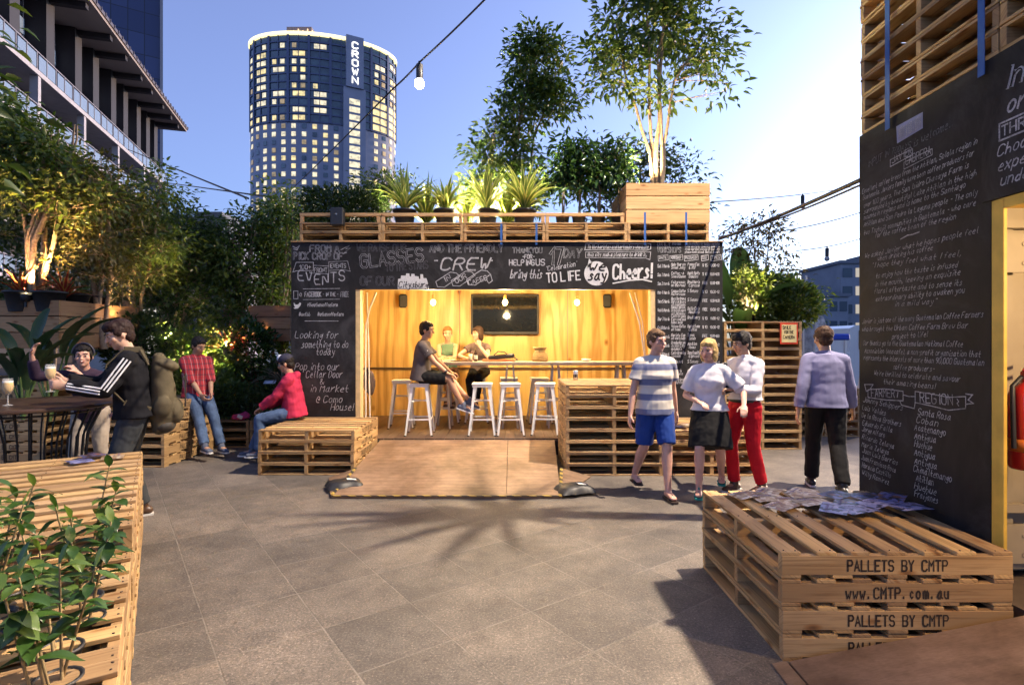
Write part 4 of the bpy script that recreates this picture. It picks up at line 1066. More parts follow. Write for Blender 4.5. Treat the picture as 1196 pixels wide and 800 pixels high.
def pallet(x, y, z, rz, label, group, text=None, both=False, s=1.0, jit=.004):
    top, bot, st = PM[rnd.randrange(3)]
    r = thing('pallet', label, 'pallet', (x+rnd.uniform(-jit, jit), y+rnd.uniform(-jit, jit), z), rz+rnd.uniform(-.003, .003)+(math.pi if text is None and rnd.random() < .5 else 0), group)
    r.scale = (s, s, 1)
    link('top_deck', top, r); link('bottom_deck', bot, r)
    for y_, me in st:
        o = link('stringer', me, r); o.location = (0, y_, 0)
        if text is not None and (y_ < -.1 or (both and y_ > .1)):
            t = link('stencil', STEN[text % 2], o)
            if y_ > .1: t.rotation_euler = (0, 0, math.pi); t.location = (0, 0, 0)
            t.location = (0, .5605 if y_ < 0 else -.5605, 0) if y_ < 0 else (0, -.5605, 0)
    return r
def stack(n, x, y, z, rz, where, group, text=False, both=False, s=1.0, skip_label=None):
    for k in range(n):
        o = ORD[n-1-k] if not (k == 0 and n > 1) else 'lowest'
        pallet(x, y, z+k*PH, rz, f'pallet {o} of the stack {where}', group, (((n-1-k) if n-1-k < 3 else (n-1-k) % 2*0) if text else None), both, s)

# right foreground display stack under the brochures
stack(4, 1.34+PW/2+.02, 2.785+PW/2, 0, 0, 'carrying the brochures', 'pallets under the brochures', True)
# bench left of the ramp (open sides face the camera)
stack(4, -1.90-PW/2, 6.68+PW/2, 0, R(90), 'the pink hooded man sits on', 'pallets of the bench left of the ramp', True, True)
# counter right of the ramp
stack(8, .647+PW/2, 6.65+PW/2, 0, R(90), 'forming the tall counter', 'pallets of the counter right of the ramp', True, True)
stack(4, .647+PW*1.5+.01, 6.65+PW/2, 0, R(90), 'behind the walkers', 'pallets of the low table behind the walkers', True, True)
# tall screen right of the menu
stack(14, 3.17+PW/2, 8.28+PW/2, 0, R(90), 'bearing the yellow sign', 'pallets of the tall screen', False)
stack(6, 4.75+PW/2, 9.4+PW/2, 0, R(90), 'beyond the tall screen', 'pallets beyond the tall screen', False)
# left side
stack(6, -4.45-PW/2, 7.09+PW/2, 0, R(90), 'the plaid shirted man leans on', 'pallets the plaid man leans on', True, True)
stack(3, -3.15-PW/2-.85, 8.42+PW/2, 0, R(90), 'carrying the dark hedge, left end', 'pallets under the dark hedge', False)
stack(3, -3.15-PW/2+.33, 8.42+PW/2, 0, R(90), 'carrying the dark hedge, right end', 'pallets under the dark hedge', False)
for i in range(2):
    stack(8, -6.25-PW/2-i*(PW+.02), 7.4+PW/2, 0, 0, ['under the corner of the left planter crate', 'at the far left under the planter crate'][i], 'pallets under the left planter crate', True)

# roof pallets of the bar, two courses and an edge rail
ROOFZ = 3.02
for i in range(5):
    for k in range(2):
        pallet(-3.02+PW*(i+.5), 7.87+PW/2, ROOFZ+.012+k*PH, R(90), f'pallet on the bar roof, {["first","second","third","fourth","fifth"][i]} from the left, {["lower","upper"][k]} course', 'pallets along the bar roof edge', None, False, .998, .001)
def edge_rail():
    r = thing('edge_rail', 'long timber rail on short posts along the bar roof edge', 'rail', (0, 7.9, ROOFZ+.012+2*PH))
    for a, b_ in ((-3.02, -1.87), (-1.865, -.7), (-.695, .47), (.475, 1.6)):
        m = MB(); m.box(((a+b_)/2, 0, .112), (b_-a, .05, .045), 0, .003); m.build('rail', PINE2, r)
        for x in (a+.03, b_-.03):
            m = MB(); m.box((x, .001, .0445), (.05, .045, .087), 0, .003); m.build('post', PINE2, r)
edge_rail()
def crate(label, loc, size, nb, mat, gap=.012, rz=0, group=None, soil=True, sides='fblr'):
    r = thing('planter_crate', label, 'planter', loc, rz, group); w, d, h = size; bh = h/nb
    for nm_, on in (('front_boards', 'f'), ('back_boards', 'b'), ('left_boards', 'l'), ('right_boards', 'r')):
        m = MB()
        for k in range(nb):
            z = bh*(k+.5)
            if on == 'f': m.box((0, -d/2+.0125, z), (w, .025, bh-gap), 0, .003)
            if on == 'b': m.box((0, d/2-.0125, z), (w, .025, bh-gap), 0, .003)
            if on == 'l': m.box((-w/2+.0125, 0, z), (.025, d-.052, bh-gap), 0, .003)
            if on == 'r': m.box((w/2-.0125, 0, z), (.025, d-.052, bh-gap), 0, .003)
        m.build(nm_, mat, r)
    m = MB()
    for sx in (-1, 1):
        for sy in (-1, 1): m.box((sx*(w/2-.06), sy*(d/2-.06), h/2-.01), (.06, .06, h-.03))
    m.build('corner_posts', mat, r)
    if soil:
        m = MB(); m.box((0, 0, h*.42), (w-.06, d-.06, h*.8-.02)); m.build('soil', SOIL, r)
    return r
crate('pale board planter crate on the bar roof holding the tall tree', (1.63+.6, 7.89+.6, ROOFZ+.012+2*PH), (1.2, 1.15, .575), 3, PINE2)
# ================================================================ the bar container
def bar():
    r = thing('container_bar', 'open fronted plywood lined bar under a black chalk lettered fascia', 'bar', (0, 7.85, 0))
    def B(name, mats, *boxes, bev=0.0):
        m = MB()
        for b_ in boxes: m.box(b_[0], b_[1], b_[2] if len(b_) > 2 else 0, bev)
        return m.build(name, mats, r)
    steel = plain('container_steel', (.16, .17, .18), .5, .3, .2, 4)
    deck = wood('bar_deck_boards', (.10, .065, .045), (.15, .1, .07), (.5, .4, .3), .55, False)
    m = MB(); x = -2.98
    while x < 2.8: m.box((x+.072, 1.25, .222), (.14, 2.4, .026), 0, .002); x += .144
    m.build('deck_boards', deck, r)
    B('deck_frame', BLACKM, ((-.07, 1.25, .104), (6.0, 2.44, .2)))
    B('back_wall', PLY, ((-1.98, 2.46, 1.42), (2.0, .02, 2.36)), ((.03, 2.463, 1.42), (2.0, .02, 2.36)), ((1.98, 2.46, 1.42), (1.88, .02, 2.36)))
    B('back_wall_sheath', steel, ((-.07, 2.5, 1.5), (6.0, .04, 2.9)))
    B('left_wall', PLY, ((-3.0, 1.25, 1.42), (.02, 2.36, 2.36)))
    B('right_wall', PLY, ((2.87, 1.25, 1.42), (.02, 2.36, 2.36)))
    B('outer_wall', steel, ((-3.05, 1.25, 1.5), (.05, 2.44, 2.9)), ((2.92, 1.25, 1.5), (.05, 2.44, 2.9)))
    B('ceiling', PLY, ((-.07, 1.25, 2.62), (5.7, 2.36, .02)))
    B('roof', steel, ((-.07, 1.27, 2.975), (6.02, 2.44, .05)))
    B('wall_rail', plain('dark_rail', (.1, .06, .03), .5), ((-.07, 2.435, 1.12), (5.6, .03, .035)))
    fr = plain('opening_pine_trim', (.62, .45, .22), .6, 0, .15, 14)
    B('opening_frame', fr, ((-2.185, .09, 1.3), (.07, .16, 2.1)), ((2.005, .09, 1.3), (.07, .16, 2.1)), ((-.09, .09, 2.385), (4.26, .16, .06)), bev=.003)
    m = MB()
    m.prism([(-3.13, 0, .25), (-2.22, 0, .25), (-2.22, 0, 2.351), (2.04, 0, 2.351), (2.04, 0, .25), (2.985, 0, .25), (2.985, 0, 3.02), (-3.13, 0, 3.02)], (0, .018, 0))
    cb = m.build('chalkboard', BOARD, r)
    B('top_trim', PINE2, ((-.07, -.0, 3.027), (6.12, .05, .012)))
    # ---- chalk lettering, sub-parts of the chalkboard. coordinates: metres on the board
    def fx(px): return (px-CX)*7.85/F_PX
    def fz(py): return EYE+(CY-py)*7.85/F_PX
    S = 7.85/F_PX
    def board(name, mats=None):
        return Chalk((0, 0, 0), (1, 0, 0), (0, 0, 1), .0012), name
    def T(c, t, px, py, h, w=None, align='l', wid=None, rot=0, **k):
        c.text(t, fx(px), fz(py), h*S, (w*S if w else None), align=align, width=(wid*S if wid else None), rot=R(rot), **k)
    def fancy(c, t, px, py, h, wo, wi, mi=0, bg=3, **k):
        st = random.Random(5); T(c, t, px, py, h, wo*.72, mi=mi, **dict(k, r=random.Random(5))); T(c, t, px, py, h, wi*.82, mi=bg, base=.0012, **dict(k, r=random.Random(5)))
    def ln(c, pts, w=.6, mi=0): c.line([(fx(a), fz(b_)) for a, b_ in pts], w*S, mi)
    MS = [CHALK, CHALKB, CHALKF, BOARD]
    c = Chalk((0, 0, 0), (1, 0, 0), (0, 0, 1))
    fancy(c, 'PICK', 343, 303, 8, 2.2, .8, wid=17); fancy(c, 'FROM A', 362, 294, 7.5, 2, .7, wid=34); fancy(c, 'CROP OF', 365, 303, 7.5, 2, .7, wid=35)
    ln(c, [(342, 288), (346, 290), (350, 287), (347, 292), (343, 291)], .9); ln(c, [(398, 292), (408, 287), (404, 291), (409, 290), (400, 297), (405, 295)], .8)
    ln(c, [(342, 318), (346, 306.5), (366, 306.5), (366, 316), (346, 316.5), (342, 318)]); ln(c, [(366, 310), (384, 311), (384, 320), (362, 319), (362, 316.5)]); ln(c, [(384, 306), (406, 305), (409, 317), (401, 315), (384, 316), (384, 306)])
    T(c, '100+', 350, 314.5, 5, .7, wid=13); T(c, 'FRONT', 367, 318, 5, .7, wid=15); T(c, 'EVENTS', 386, 313, 5, .7, wid=18)
    for i, ch in enumerate('EVENTS'):
        T(c, ch, 348+i*9.6, 330+(i if i < 3 else 5-i)*2.2-2, 12, 1.3, wid=6.5, jit=.02)
    ln(c, [(354, 337.5), (397, 337)]); ln(c, [(354, 350), (397, 349.5)])
    ln(c, [(343, 340), (348, 340), (348, 349), (343, 349), (343, 340)]); T(c, '@', 350, 346, 4.5, .6)
    T(c, 'FACEBOOK', 356, 346.5, 5.5, .8, mi=0, wid=19); T(c, '- IN THE -', 377, 346, 4.5, .6, wid=18); fancy(c, 'FREE', 398, 346.5, 5.5, 1.3, .4, wid=9)
    c.fill([(fx(a), fz(b_)) for a, b_ in ((343, 353.5), (345.5, 356), (348.5, 355.6), (350, 353.3), (351.8, 354.2), (350.8, 357), (348.2, 360.2), (344.5, 360.8), (342.8, 359.6), (345, 359), (343.6, 357.4))], 1)
    T(c, '@theurbancoffeefarm', 359, 358, 4.2, .6, wid=35, slant=.2); T(c, '#ucfbb', 349, 369, 4.2, .6, wid=13, slant=.2); T(c, '#urbancoffeefarm', 371, 369, 4.2, .6, wid=30, slant=.2)
    ln(c, [(356, 375), (395, 375)], .6); c.build('chalk_lettering', MS, cb)
    c = Chalk((0, 0, 0), (1, 0, 0), (0, 0, 1)); K = dict(slant=.28, jit=.05, smooth=2)
    for t, x, y, wd_ in (('Looking for', 344, 395, 50), ('something to do', 352, 406, 54), ('today?', 369, 414.5, 24), ('Pop into our', 344, 432, 51), ('Cellar Door', 357, 441, 42), ('&', 373, 449, 5), ('in Market', 362, 457.5, 44), ('@ Como', 369, 470, 30), ('House!', 386, 479, 26)):
        T(c, t, x, y, 8.0, .62, wid=wd_, **K)
    c.build('chalk_lettering', MS, cb)
    # the fascia over the opening
    c = Chalk((0, 0, 0), (1, 0, 0), (0, 0, 1))
    fancy(c, 'WE RAISE OUR', 417, 293.5, 8, 1.8, .8, mi=2, wid=57); fancy(c, 'GLASSES', 422, 313, 15, 3.2, 1.7, mi=0, wid=73, rot=6.5, smooth=0); fancy(c, 'TO THE STARS', 451, 317, 9, 1.7, .8, mi=2, wid=49, rot=4); fancy(c, 'OF OUR', 421, 333, 9.5, 2.4, 1.0, mi=2, wid=39)
    sky_ = [(464.5, 337.5), (465, 326), (468, 325.5), (468.5, 322), (474, 322), (474.5, 319.5), (478, 319.5), (478.5, 323), (480, 323), (480.5, 320), (484, 320), (484.5, 322.5), (489, 323), (489.5, 326), (491, 326), (491, 320.5), (494, 320.5), (494.5, 325), (498, 325), (500, 331), (501, 337.5)]
    c.fill([(fx(a), fz(b_)) for a, b_ in sky_], 1); T(c, 'Citysburg', 465.5, 336, 7, 1.0, mi=3, wid=34, slant=.25, base=.002)
    fancy(c, 'AND THE FRIENDLY', 502, 294.5, 8.5, 2.2, 1.1, mi=0, wid=85, jit=.06)
    T(c, '-', 506, 309.5, 10, 1.6); T(c, 'CREW', 514, 315.5, 14, 1.9, wid=56, slant=.22, smooth=1); T(c, '-', 570, 309.5, 10, 1.6)
    for a in (0, 1, 2):
        ox, oy = a*18, -a*1.2
        ln(c, [(509+ox, 329+oy), (526+ox, 318+oy), (533+ox, 319+oy), (537+ox, 323+oy), (519+ox, 335.5+oy), (511+ox, 335+oy), (509+ox, 329+oy)], .8)
    for t, x, y in (('IN', 519, 330), ('OUR', 533, 331), ('CAFES', 548, 333)): T(c, t, x, y, 5.5, .8, rot=28 if t != 'CAFES' else 16, wid=9 if t == 'IN' else (14 if t == 'OUR' else 22))
    ln(c, [(570, 322), (573, 321), (575, 328), (571, 331), (569, 328)], .8)
    c.build('chalk_lettering', MS, cb)
    c = Chalk((0, 0, 0), (1, 0, 0), (0, 0, 1))
    fancy(c, 'THANKYOU', 599, 295.5, 6, 1.6, .6, wid=34); T(c, '-FOR-', 610, 302, 4.5, 1, wid=14); T(c, 'HELPING', 595, 310, 6.5, 1.3, wid=29); T(c, 'US', 626, 310, 7, 1.3, wid=10)
    T(c, 'bring this', 596, 325, 10, 1.2, wid=36, slant=.35, smooth=2)
    fancy(c, '17', 642, 309, 19, 4.4, 2.6, wid=14, slant=.12, smooth=0, mi=0); fancy(c, 'DAY', 658, 301, 10, 2.2, 1.1, wid=20, slant=.2); T(c, "'Celebration'", 638, 317, 5.5, .8, wid=36, slant=.3, rot=10, smooth=2)
    T(c, 'TO LIFE', 639, 330, 10.5, 1.5, wid=39, rot=5, mi=1, smooth=0)
    ln(c, [(684, 286.5), (683, 292), (755, 292.5), (760, 291), (760, 285), (684, 284.5), (684, 286.5)], .9); ln(c, [(684, 294.5), (684, 301), (754, 301.5), (759, 303.5), (760, 294.5), (684, 294.5)], .9)
    T(c, 'To the baristas and bartenders who make', 686, 290.5, 4.3, .75, wid=71, slant=.3); T(c, 'this city such a pleasure to drink in,', 686, 299.5, 4.3, .75, wid=69, slant=.3)
    c.build('chalk_lettering', MS, cb)
    c = Chalk((0, 0, 0), (1, 0, 0), (0, 0, 1))
    cx_, cy_ = 696.5, 319.5; c.fill([(fx(cx_+14.2*math.cos(a*math.pi/18)), fz(cy_-14.2*math.sin(a*math.pi/18))) for a in range(36)], 1)
    c.fill([(fx(685.5), fz(314)), (fx(692), fz(308)), (fx(688), fz(302))][::-1], 1)
    T(c, 'we', 687.5, 316, 11, 1.9, mi=3, wid=18, slant=.2, base=.002); T(c, 'say', 687, 327, 11, 1.9, mi=3, wid=20, slant=.2, base=.002)
    T(c, 'Cheers!', 716, 326, 16.5, 2.5, mi=1, wid=45, slant=.12, smooth=1, rot=2); ln(c, [(716, 331), (735, 327.5), (750, 326.5), (761, 329)], 1.5, 1)
    c.build('chalk_lettering', MS, cb)
    # the menu on the right
    c = Chalk((0, 0, 0), (1, 0, 0), (0, 0, 1))
    fancy(c, 'DAILY', 768, 287.5, 5, 1.2, .45, wid=15); T(c, 'from 8am', 785, 286, 3, .5, wid=10, slant=.2); fancy(c, 'WORKSHOPS', 768, 295, 6, 1.4, .5, wid=27)
    for k, t in enumerate(('Join the roasters for tastings and talks', 'held daily by quality makers', 'from various places in the city', 'please book ahead, limited spaces')): T(c, t, 800, 286+k*3.2, 2.6, .55, mi=0, wid=40, slant=.2)
    for x0, x1, t in ((768.5, 780, 'DATE'), (782, 797, 'WORKSHOP'), (799, 815, 'PRESENTER'), (819, 827, 'COST'), (830, 842, 'TIMES')):
        ln(c, [(x0, 299), (x1, 297.5), (x1+.5, 303.5), (x0+.5, 305), (x0, 299)], .6); T(c, t, x0+1.5, 302.5, 3.2, .6, wid=x1-x0-3)
    rows = [('Sat 2 March', ['Make Your own', 'Sweet Jelly'], ['Penny Fox', '& Alf'], '$ 15', '10:30-12'), ('Sun 3 March', ['Coffee - A', 'Second Chance'], ['Matt Bolts', 'Demaine'], '$ 10', '10:00-11:30'), ('Sun 3 March', ['Fairgrounds', 'on the road'], ['Brad Morris', 'Espresso'], 'FREE', '12:30-1:30'),
        ('Mon 4 March', ['Campos Coffee', 'Masterclass'], ['5 Senses'], '$ 10', '10:30-12'), ('Tues 5 March', ['Roasting from a', 'Barista to a Q', 'all about beans'], ['5 Senses'], 'FREE', '10:30-11:30'), ('Wed 6 March', ['Making Espresso,', 'Brewing & more', 'all brewing'], ['Bella Cafe', 'Roasters'], 'FREE', '10:30-12'),
        ('Thur 7 March', ['Cafe Origins', 'Espresso and', 'home milk'], ['Brad Barry'], '$ 10', '11:00-12'), ('Fri 8 March', ['Welcome Coffee', 'at home'], ['Market Lane', 'Coffee'], '$ 10', '10:30-12'), ('Sat 9 March', ['Barista Cup', 'at workshop'], ['Seven', 'Seeds'], 'FREE', '12:00-1:00'),
        ('Sat 9 March', ['Brewing for you', 'in the City', 'outdoors'], ['Auction', 'Rooms'], '$ 15', '12:30-2'), ('Sun 10 March', ['Cafe Brewing', 'Session'], ['Tony Frankly', 'Espresso'], '$ 10', '11:00-12'), ('Mon 11 March', ['Latte Art'], ['5 Senses'], 'FREE', '12:30-1'), ('Tues 12 March', ['Coffee &', 'Chocolate'], ['Axil Coffee'], '$ 10', '10:30-12'), ('Wed 13 March', ['Tasting beans', 'of the farm'], ['Padre'], 'FREE', '11:00-12')]
    for k, (a, b_, d, e, f) in enumerate(rows):
        y = 310.5+k*10.3
        T(c, a, 768, y+2, 3.6, .6, mi=0, wid=13.5, slant=.25, jit=.04)
        for q, t in enumerate(b_): T(c, t, 784, y+q*3.6-(1.5 if len(b_) > 2 else 0), 3.3, .6, mi=0, wid=min(16.5, 1.35*len(t)+1), slant=.25, jit=.05)
        for q, t in enumerate(d): T(c, t, 803+q*1.5, y+q*3.8, 3.5, .6, mi=0, wid=min(14, 1.5*len(t)), slant=.25, jit=.05)
        T(c, e, 820.5, y+1, 3.3, .6, mi=0, wid=5.5); T(c, f, 829.5, y+1, 3.0, .6, mi=0, wid=10.5)
    c.build('chalk_lettering', MS, cb)
    # cords of the rolled side curtains
    m = MB(); m.tube([(-1.98, .24, 2.33), (-2.07, .22, 2.1), (-2.125, .2, 1.85), (-2.13, .2, 1.2), (-2.125, .2, .6), (-2.13, .2, .27)], .012, 8)
    m.tube([(-2.12, .24, 2.33), (-2.09, .22, 1.6), (-2.07, .22, .5)], .01, 6); m.build('curtain_cord', plain('clear_plastic_cord', (.7, .66, .58), .4), r)
    m = MB(); m.tube([(1.72, .24, 2.33), (1.85, .2, 1.9), (1.93, .2, 1.4), (1.95, .2, .4)], .012, 8); m.tube([(1.80, .26, 2.33), (1.90, .22, 1.9), (1.965, .22, 1.2)], .008, 6); m.build('curtain_cord', plain('clear_plastic_cord', (.7, .66, .58), .4), r)
bar()
# ramp: two plywood sheets with a hazard taped edge
def ramp_():
    r = thing('plywood_ramp', 'worn plywood ramp with hazard taped edge in front of the bar', 'ramp', (0, 0, 0))
    m = MB(); y0, y1 = 5.68, 7.83
    def sheet(x0, x1, w0):
        m.prism([(x0, y0, .006), (x1, y0, .006), (x1, y0, .024), (x0, y0, .024)], (0, 0, 0)) if 0 else None
        m.add([(x0-w0[0], y0, .004), (x1+w0[1], y0, .004), (x1, y1, .205), (x0, y1, .205), (x0-w0[0], y0, .022), (x1+w0[1], y0, .022), (x1, y1, .225), (x0, y1, .225)],
              [(0, 3, 2, 1), (4, 5, 6, 7), (0, 1, 5, 4), (1, 2, 6, 5), (2, 3, 7, 6), (3, 0, 4, 7)])
    sheet(-1.86, -.06, (0, 0)); m.build('left_sheet', PLYG, r); m = MB(); sheet(-.055, .6, (0, -.1)); m.build('right_sheet', PLYG, r)
    m = MB(); m.add([(-2.15, 6.5, .005), (-1.87, 5.7, .005), (-1.87, 6.6, .082), (-2.15, 6.5, .018), (-1.87, 5.7, .023), (-1.87, 6.6, .1)], [(3, 4, 5), (0, 2, 1), (0, 1, 4, 3), (0, 3, 5, 2)]); m.build('left_flap', PLYG, r)
    m = MB(); m.add([(.93, 6.56, .005), (.51, 5.7, .005), (.605, 6.6, .082), (.93, 6.56, .018), (.51, 5.7, .023), (.605, 6.6, .1)], [(4, 3, 5), (0, 1, 2), (1, 0, 3, 4), (0, 2, 5, 3)]); m.build('right_flap', PLYG, r)
    mt, nt, b = newmat('hazard_tape'); s = nt.nodes.new('ShaderNodeSeparateXYZ'); L(nt, coord(nt), s.inputs[0])
    f = fmath(nt, 'GREATER_THAN', fmath(nt, 'FRACT', fmath(nt, 'MULTIPLY', fmath(nt, 'ADD', s.outputs[0], s.outputs[1]), 6.5)), .5)
    L(nt, mix(nt, f, (.36, .25, .05), (.03, .03, .03)), b.inputs['Base Color'])
    m = MB(); m.box((-.67, 5.685, .029), (2.36, .03, .006)); m.build('hazard_tape', mt, r)
    m = MB(); m.bar((-1.86, 5.72, .031), (-1.86, 6.6, .109), .035, .004); m.bar((.5, 5.72, .031), (.59, 6.6, .109), .035, .004); m.build('hazard_tape', mt, r)
ramp_()
def sandbag(label, x, y, rz):
    r = thing('sandbag', label, 'sandbag', (x, y, .022), rz, 'sandbags on the ramp corners')
    m = MB(); n = 12
    vs = []; fs = []
    for j in range(n+1):
        for i in range(n+1):
            u, v_ = i/n*2-1, j/n*2-1; e = (1-u**4)*(1-v_**4); vs.append((u*.19+.01*math.sin(7*v_), v_*.14+.01*math.sin(6*u), .012+.075*e**.6+.008*mnoise.noise((u*4, v_*4, x))))
    fs = [(j*(n+1)+i, j*(n+1)+i+1, (j+1)*(n+1)+i+1, (j+1)*(n+1)+i) for j in range(n) for i in range(n)]
    o = len(vs); m.add(vs, fs, 0, None, True); m.add([(x_, y_, .004) for x_, y_, _ in vs], [f[::-1] for f in fs], 0)
    m.build('bag', BLACKP, r)
    m = MB(); m.box((.07, -.03, .088), (.1, .07, .003), 0, 0, Matrix.Rotation(R(8), 3, 'Y')); m.build('label', WHITEM, r)
sandbag('black sandbag with white label on the ramp\'s left corner', -1.83, 6.05, R(25)); sandbag('black sandbag with white label on the ramp\'s right corner', .66, 5.86, R(20))
# ================================================================ furniture in the bar
DZ = .236
def stool0():
    r = thing('bar_stool', '', 'stool', (0, 0, 0), 0, 'white metal bar stools')
    m = MB(); m.box((0, 0, .752), (.30, .30, .022), 0, .008); m.box((0, 0, .724), (.285, .285, .036), 0, .005)
    m.build('seat', WHITEM, r)
    for sx in (-1, 1):
        for sy in (-1, 1):
            m = MB(); a, b_ = V((sx*.125, sy*.125, .735)), V((sx*.2, sy*.2, .012)); up = V((sx, sy, 0))
            # folded sheet leg: tapers downwards
            t1, t0 = .030, .017
            vs = []
            for p, t in ((a, t1), (b_, t0)):
                vs += [tuple(p+V((-sx*t*1.5, 0, 0))), tuple(p), tuple(p+V((0, -sy*t*1.5, 0))), tuple(p+V((-sx*.006, -sy*t*1.5, 0))), tuple(p+V((-sx*.006, -sy*.006, 0))), tuple(p+V((-sx*t*1.5, -sy*.006, 0)))]
            m.add(vs, [(i, (i+1) % 6, 6+(i+1) % 6, 6+i) for i in range(6)]+[(5, 4, 3, 2, 1, 0), (6, 7, 8, 9, 10, 11)]); o = m.build('leg', WHITEM, r)
            m = MB(); m.box((sx*.197, sy*.197, .008), (.032, .032, .016), 0, .003); m.build('foot', BLACKP, o)
    m = MB(); h = .24; k = .125+(.2-.125)*(.735-h)/.723
    for a, b_ in (((-k, -k), (k, -k)), ((k, -k), (k, k)), ((k, k), (-k, k)), ((-k, k), (-k, -k))): m.bar((a[0]*.98, a[1]*.98, h), (b_[0]*.98, b_[1]*.98, h), .006, .022)
    m.build('footrest', WHITEM, r)
    m = MB(); k = .15; 
    m.bar((-k, -k, .5), (k, k, .5), .005, .018); m.bar((-k, k, .506), (k, -k, .506), .005, .018); m.build('cross_brace', WHITEM, r)
    return r
st0 = stool0()
spots = [(-1.37, 8.25, .05, 'white metal stool the man in black shorts sits on'), (-.44, 8.25, 0, 'white metal front stool left of the table trestle, in front of the seated woman'), (-.03, 8.25, .08, 'empty white metal front stool under the black bag'), (.50, 8.3, -.1, 'white metal front stool nearest the pallet counter'),
         (-1.78, 8.95, .1, 'white metal stool at the table\'s left end behind the seated man'), (-1.10, 9.55, .02, 'white metal stool under the short haired woman in green'), (-.60, 9.55, 0, 'white metal stool under the woman in grey'), (-.05, 9.5, .05, 'white metal stool behind the table below the black bag'), (.47, 9.5, .1, 'white metal stool behind the table below the hessian sack')]
for i, (x, y, a, lb) in enumerate(spots):
    o = st0 if i == 0 else copy_tree(st0)
    o.location = (x, y, DZ); o.rotation_euler = (0, 0, a); o['label'] = lb
def bar_table():
    r = thing('bar_table', 'long narrow white bar table on splayed trestle legs', 'table', (0, 8.95, DZ)); grey = plain('trestle_grey', (.42, .4, .38), .5, .1)
    m = MB(); m.box((.42, 0, 1.045), (3.5, .5, .03), 0, .004); m.box((.42, -.2, 1.02), (3.4, .02, .03)); m.build('table_top', plain('table_laminate', (.62, .56, .48), .45, 0, .08, 6), r)
    for x in (-1.1, -.03, .7, 1.75):
        m = MB()
        for sy in (-1, 1):
            for sx in (-1, 1): m.bar((x+sx*.045, sy*.06, 1.03), (x+sx*.12, sy*.2, 0.0), .035, .03, 0, .003)
        m.bar((x-.095, -.13, .45), (x+.095, -.13, .45), .02, .03); m.bar((x-.095, .13, .45), (x+.095, .13, .45), .02, .03); m.box((x, 0, 1.02), (.16, .2, .02)); m.build('trestle', grey, r)
bar_table()
TZ = DZ+1.061
def tv():
    r = thing('wall_television', 'black flat television mounted on the plywood back wall', 'television', (-.13, 10.22, 2.12))
    m = MB(); m.box((0, 0, 0), (1.25, .06, .74), 0, .008); m.build('casing', BLACKP, r)
    m = MB(); m.box((0, -.032, .01), (1.18, .004, .66)); m.build('screen', plain('tv_screen', (.012, .013, .015), .06), r)
    m = MB(); m.box((0, .05, 0), (.5, .05, .3)); m.build('bracket', BLACKM, r)
tv()
for x, lb, sg in ((-2.0, 'black wall speaker left of the television', 1), (1.75, 'black wall speaker right of the television', -1)):
    r = thing('wall_speaker', lb, 'speaker', (x, 10.17, 2.36), R(12)*sg, 'black speakers on the bar wall')
    m = MB(); m.box((0, 0, 0), (.15, .13, .25), 0, .03); m.build('cabinet', BLACKP, r)
    m = MB(); m.box((0, -.067, 0), (.12, .006, .2), 0, .003); m.build('grille', plain('speaker_grille', (.035, .035, .035), .8), r)
    m = MB(); m.bar((0, .05, .0), (0, .13, .0), .03, .03); m.build('bracket', BLACKM, r)
BULB = emis('bulb_glow', (1, .74, .36), 9)
for i, x in enumerate((-1.25, -.11, 1.03)):
    r = thing('pendant_bulb', ['glowing bare bulb hanging above the seated man', 'glowing bare bulb hanging before the television', 'glowing bare bulb hanging right of the television'][i], 'lamp', (x, 8.78, 2.235), 0, 'bare bulbs hanging in the bar')
    m = MB(); m.ball((0, 0, 0), .042, 14, 10, 0, (1, 1, 1.1)); m.build('bulb', BULB, r)
    m = MB(); m.lathe([(.018, .04), (.024, .05), (.024, .11), (.008, .125)]); m.tube([(0, 0, .12), (0, 0, .37)], .005, 6); m.build('socket', plain('brass_socket', (.4, .28, .1), .3, .8), r)
    point('bulb_light', (x, 8.72, 2.16), 32, (1, .74, .38), .05)
# things on the bar table
def jar(name, label, cat, prof, loc, mat, extra=None, group=None):
    r = thing(name, label, cat, loc, 0, group); m = MB(); m.lathe(prof, n=18); m.build('body', mat, r)
    if extra: m = MB(); m.lathe(extra[0], n=14); m.build(extra[1], extra[2], r)
    return r
sack = plain('hessian', (.3, .2, .09), .95, 0, .3, 90, .004)
r = thing('hessian_sack', 'small tied hessian sack standing on the bar table', 'sack', (.45, 8.9, TZ)); m = MB(); m.lathe([(.001, .0), (.12, .005), (.135, .05), (.12, .12), (.075, .17), (.1, .2), (.12, .225), (.09, .23), (.03, .2), (.001, .2)], n=22)
m.v = [(x+.012*mnoise.noise((x*20, y*20, z*20)), y+.01*mnoise.noise((y*20, z*20, x*20)), z) for x, y, z in m.v]; m.build('sack', sack, r); m = MB(); m.tube([(.078*math.cos(a*.5), .078*math.sin(a*.5), .17) for a in range(14)], .006, 6); m.build('tie', plain('twine', (.5, .4, .2), .9), r)
r = thing('carry_bag', 'black bag lying on a folder on the bar table', 'bag', (-.17, 8.9, TZ)); m = MB(); m.box((0, 0, .075), (.42, .2, .07), 0, .03, Matrix.Rotation(R(-5), 3, 'Y')); m.tube([(-.12, -.08, .1), (-.05, -.1, .16), (.05, -.1, .15), (.13, -.08, .09)], .009, 6); m.tube([(.18, -.1, .08), (.26, -.12, .03), (.2, -.16, .01)], .01, 6); m.build('bag', BLACKP, r)
m = MB(); m.box((-.05, -.01, .018), (.5, .24, .03), 0, .004); m.build('folder', plain('orange_folder', (.5, .17, .07), .6), r)
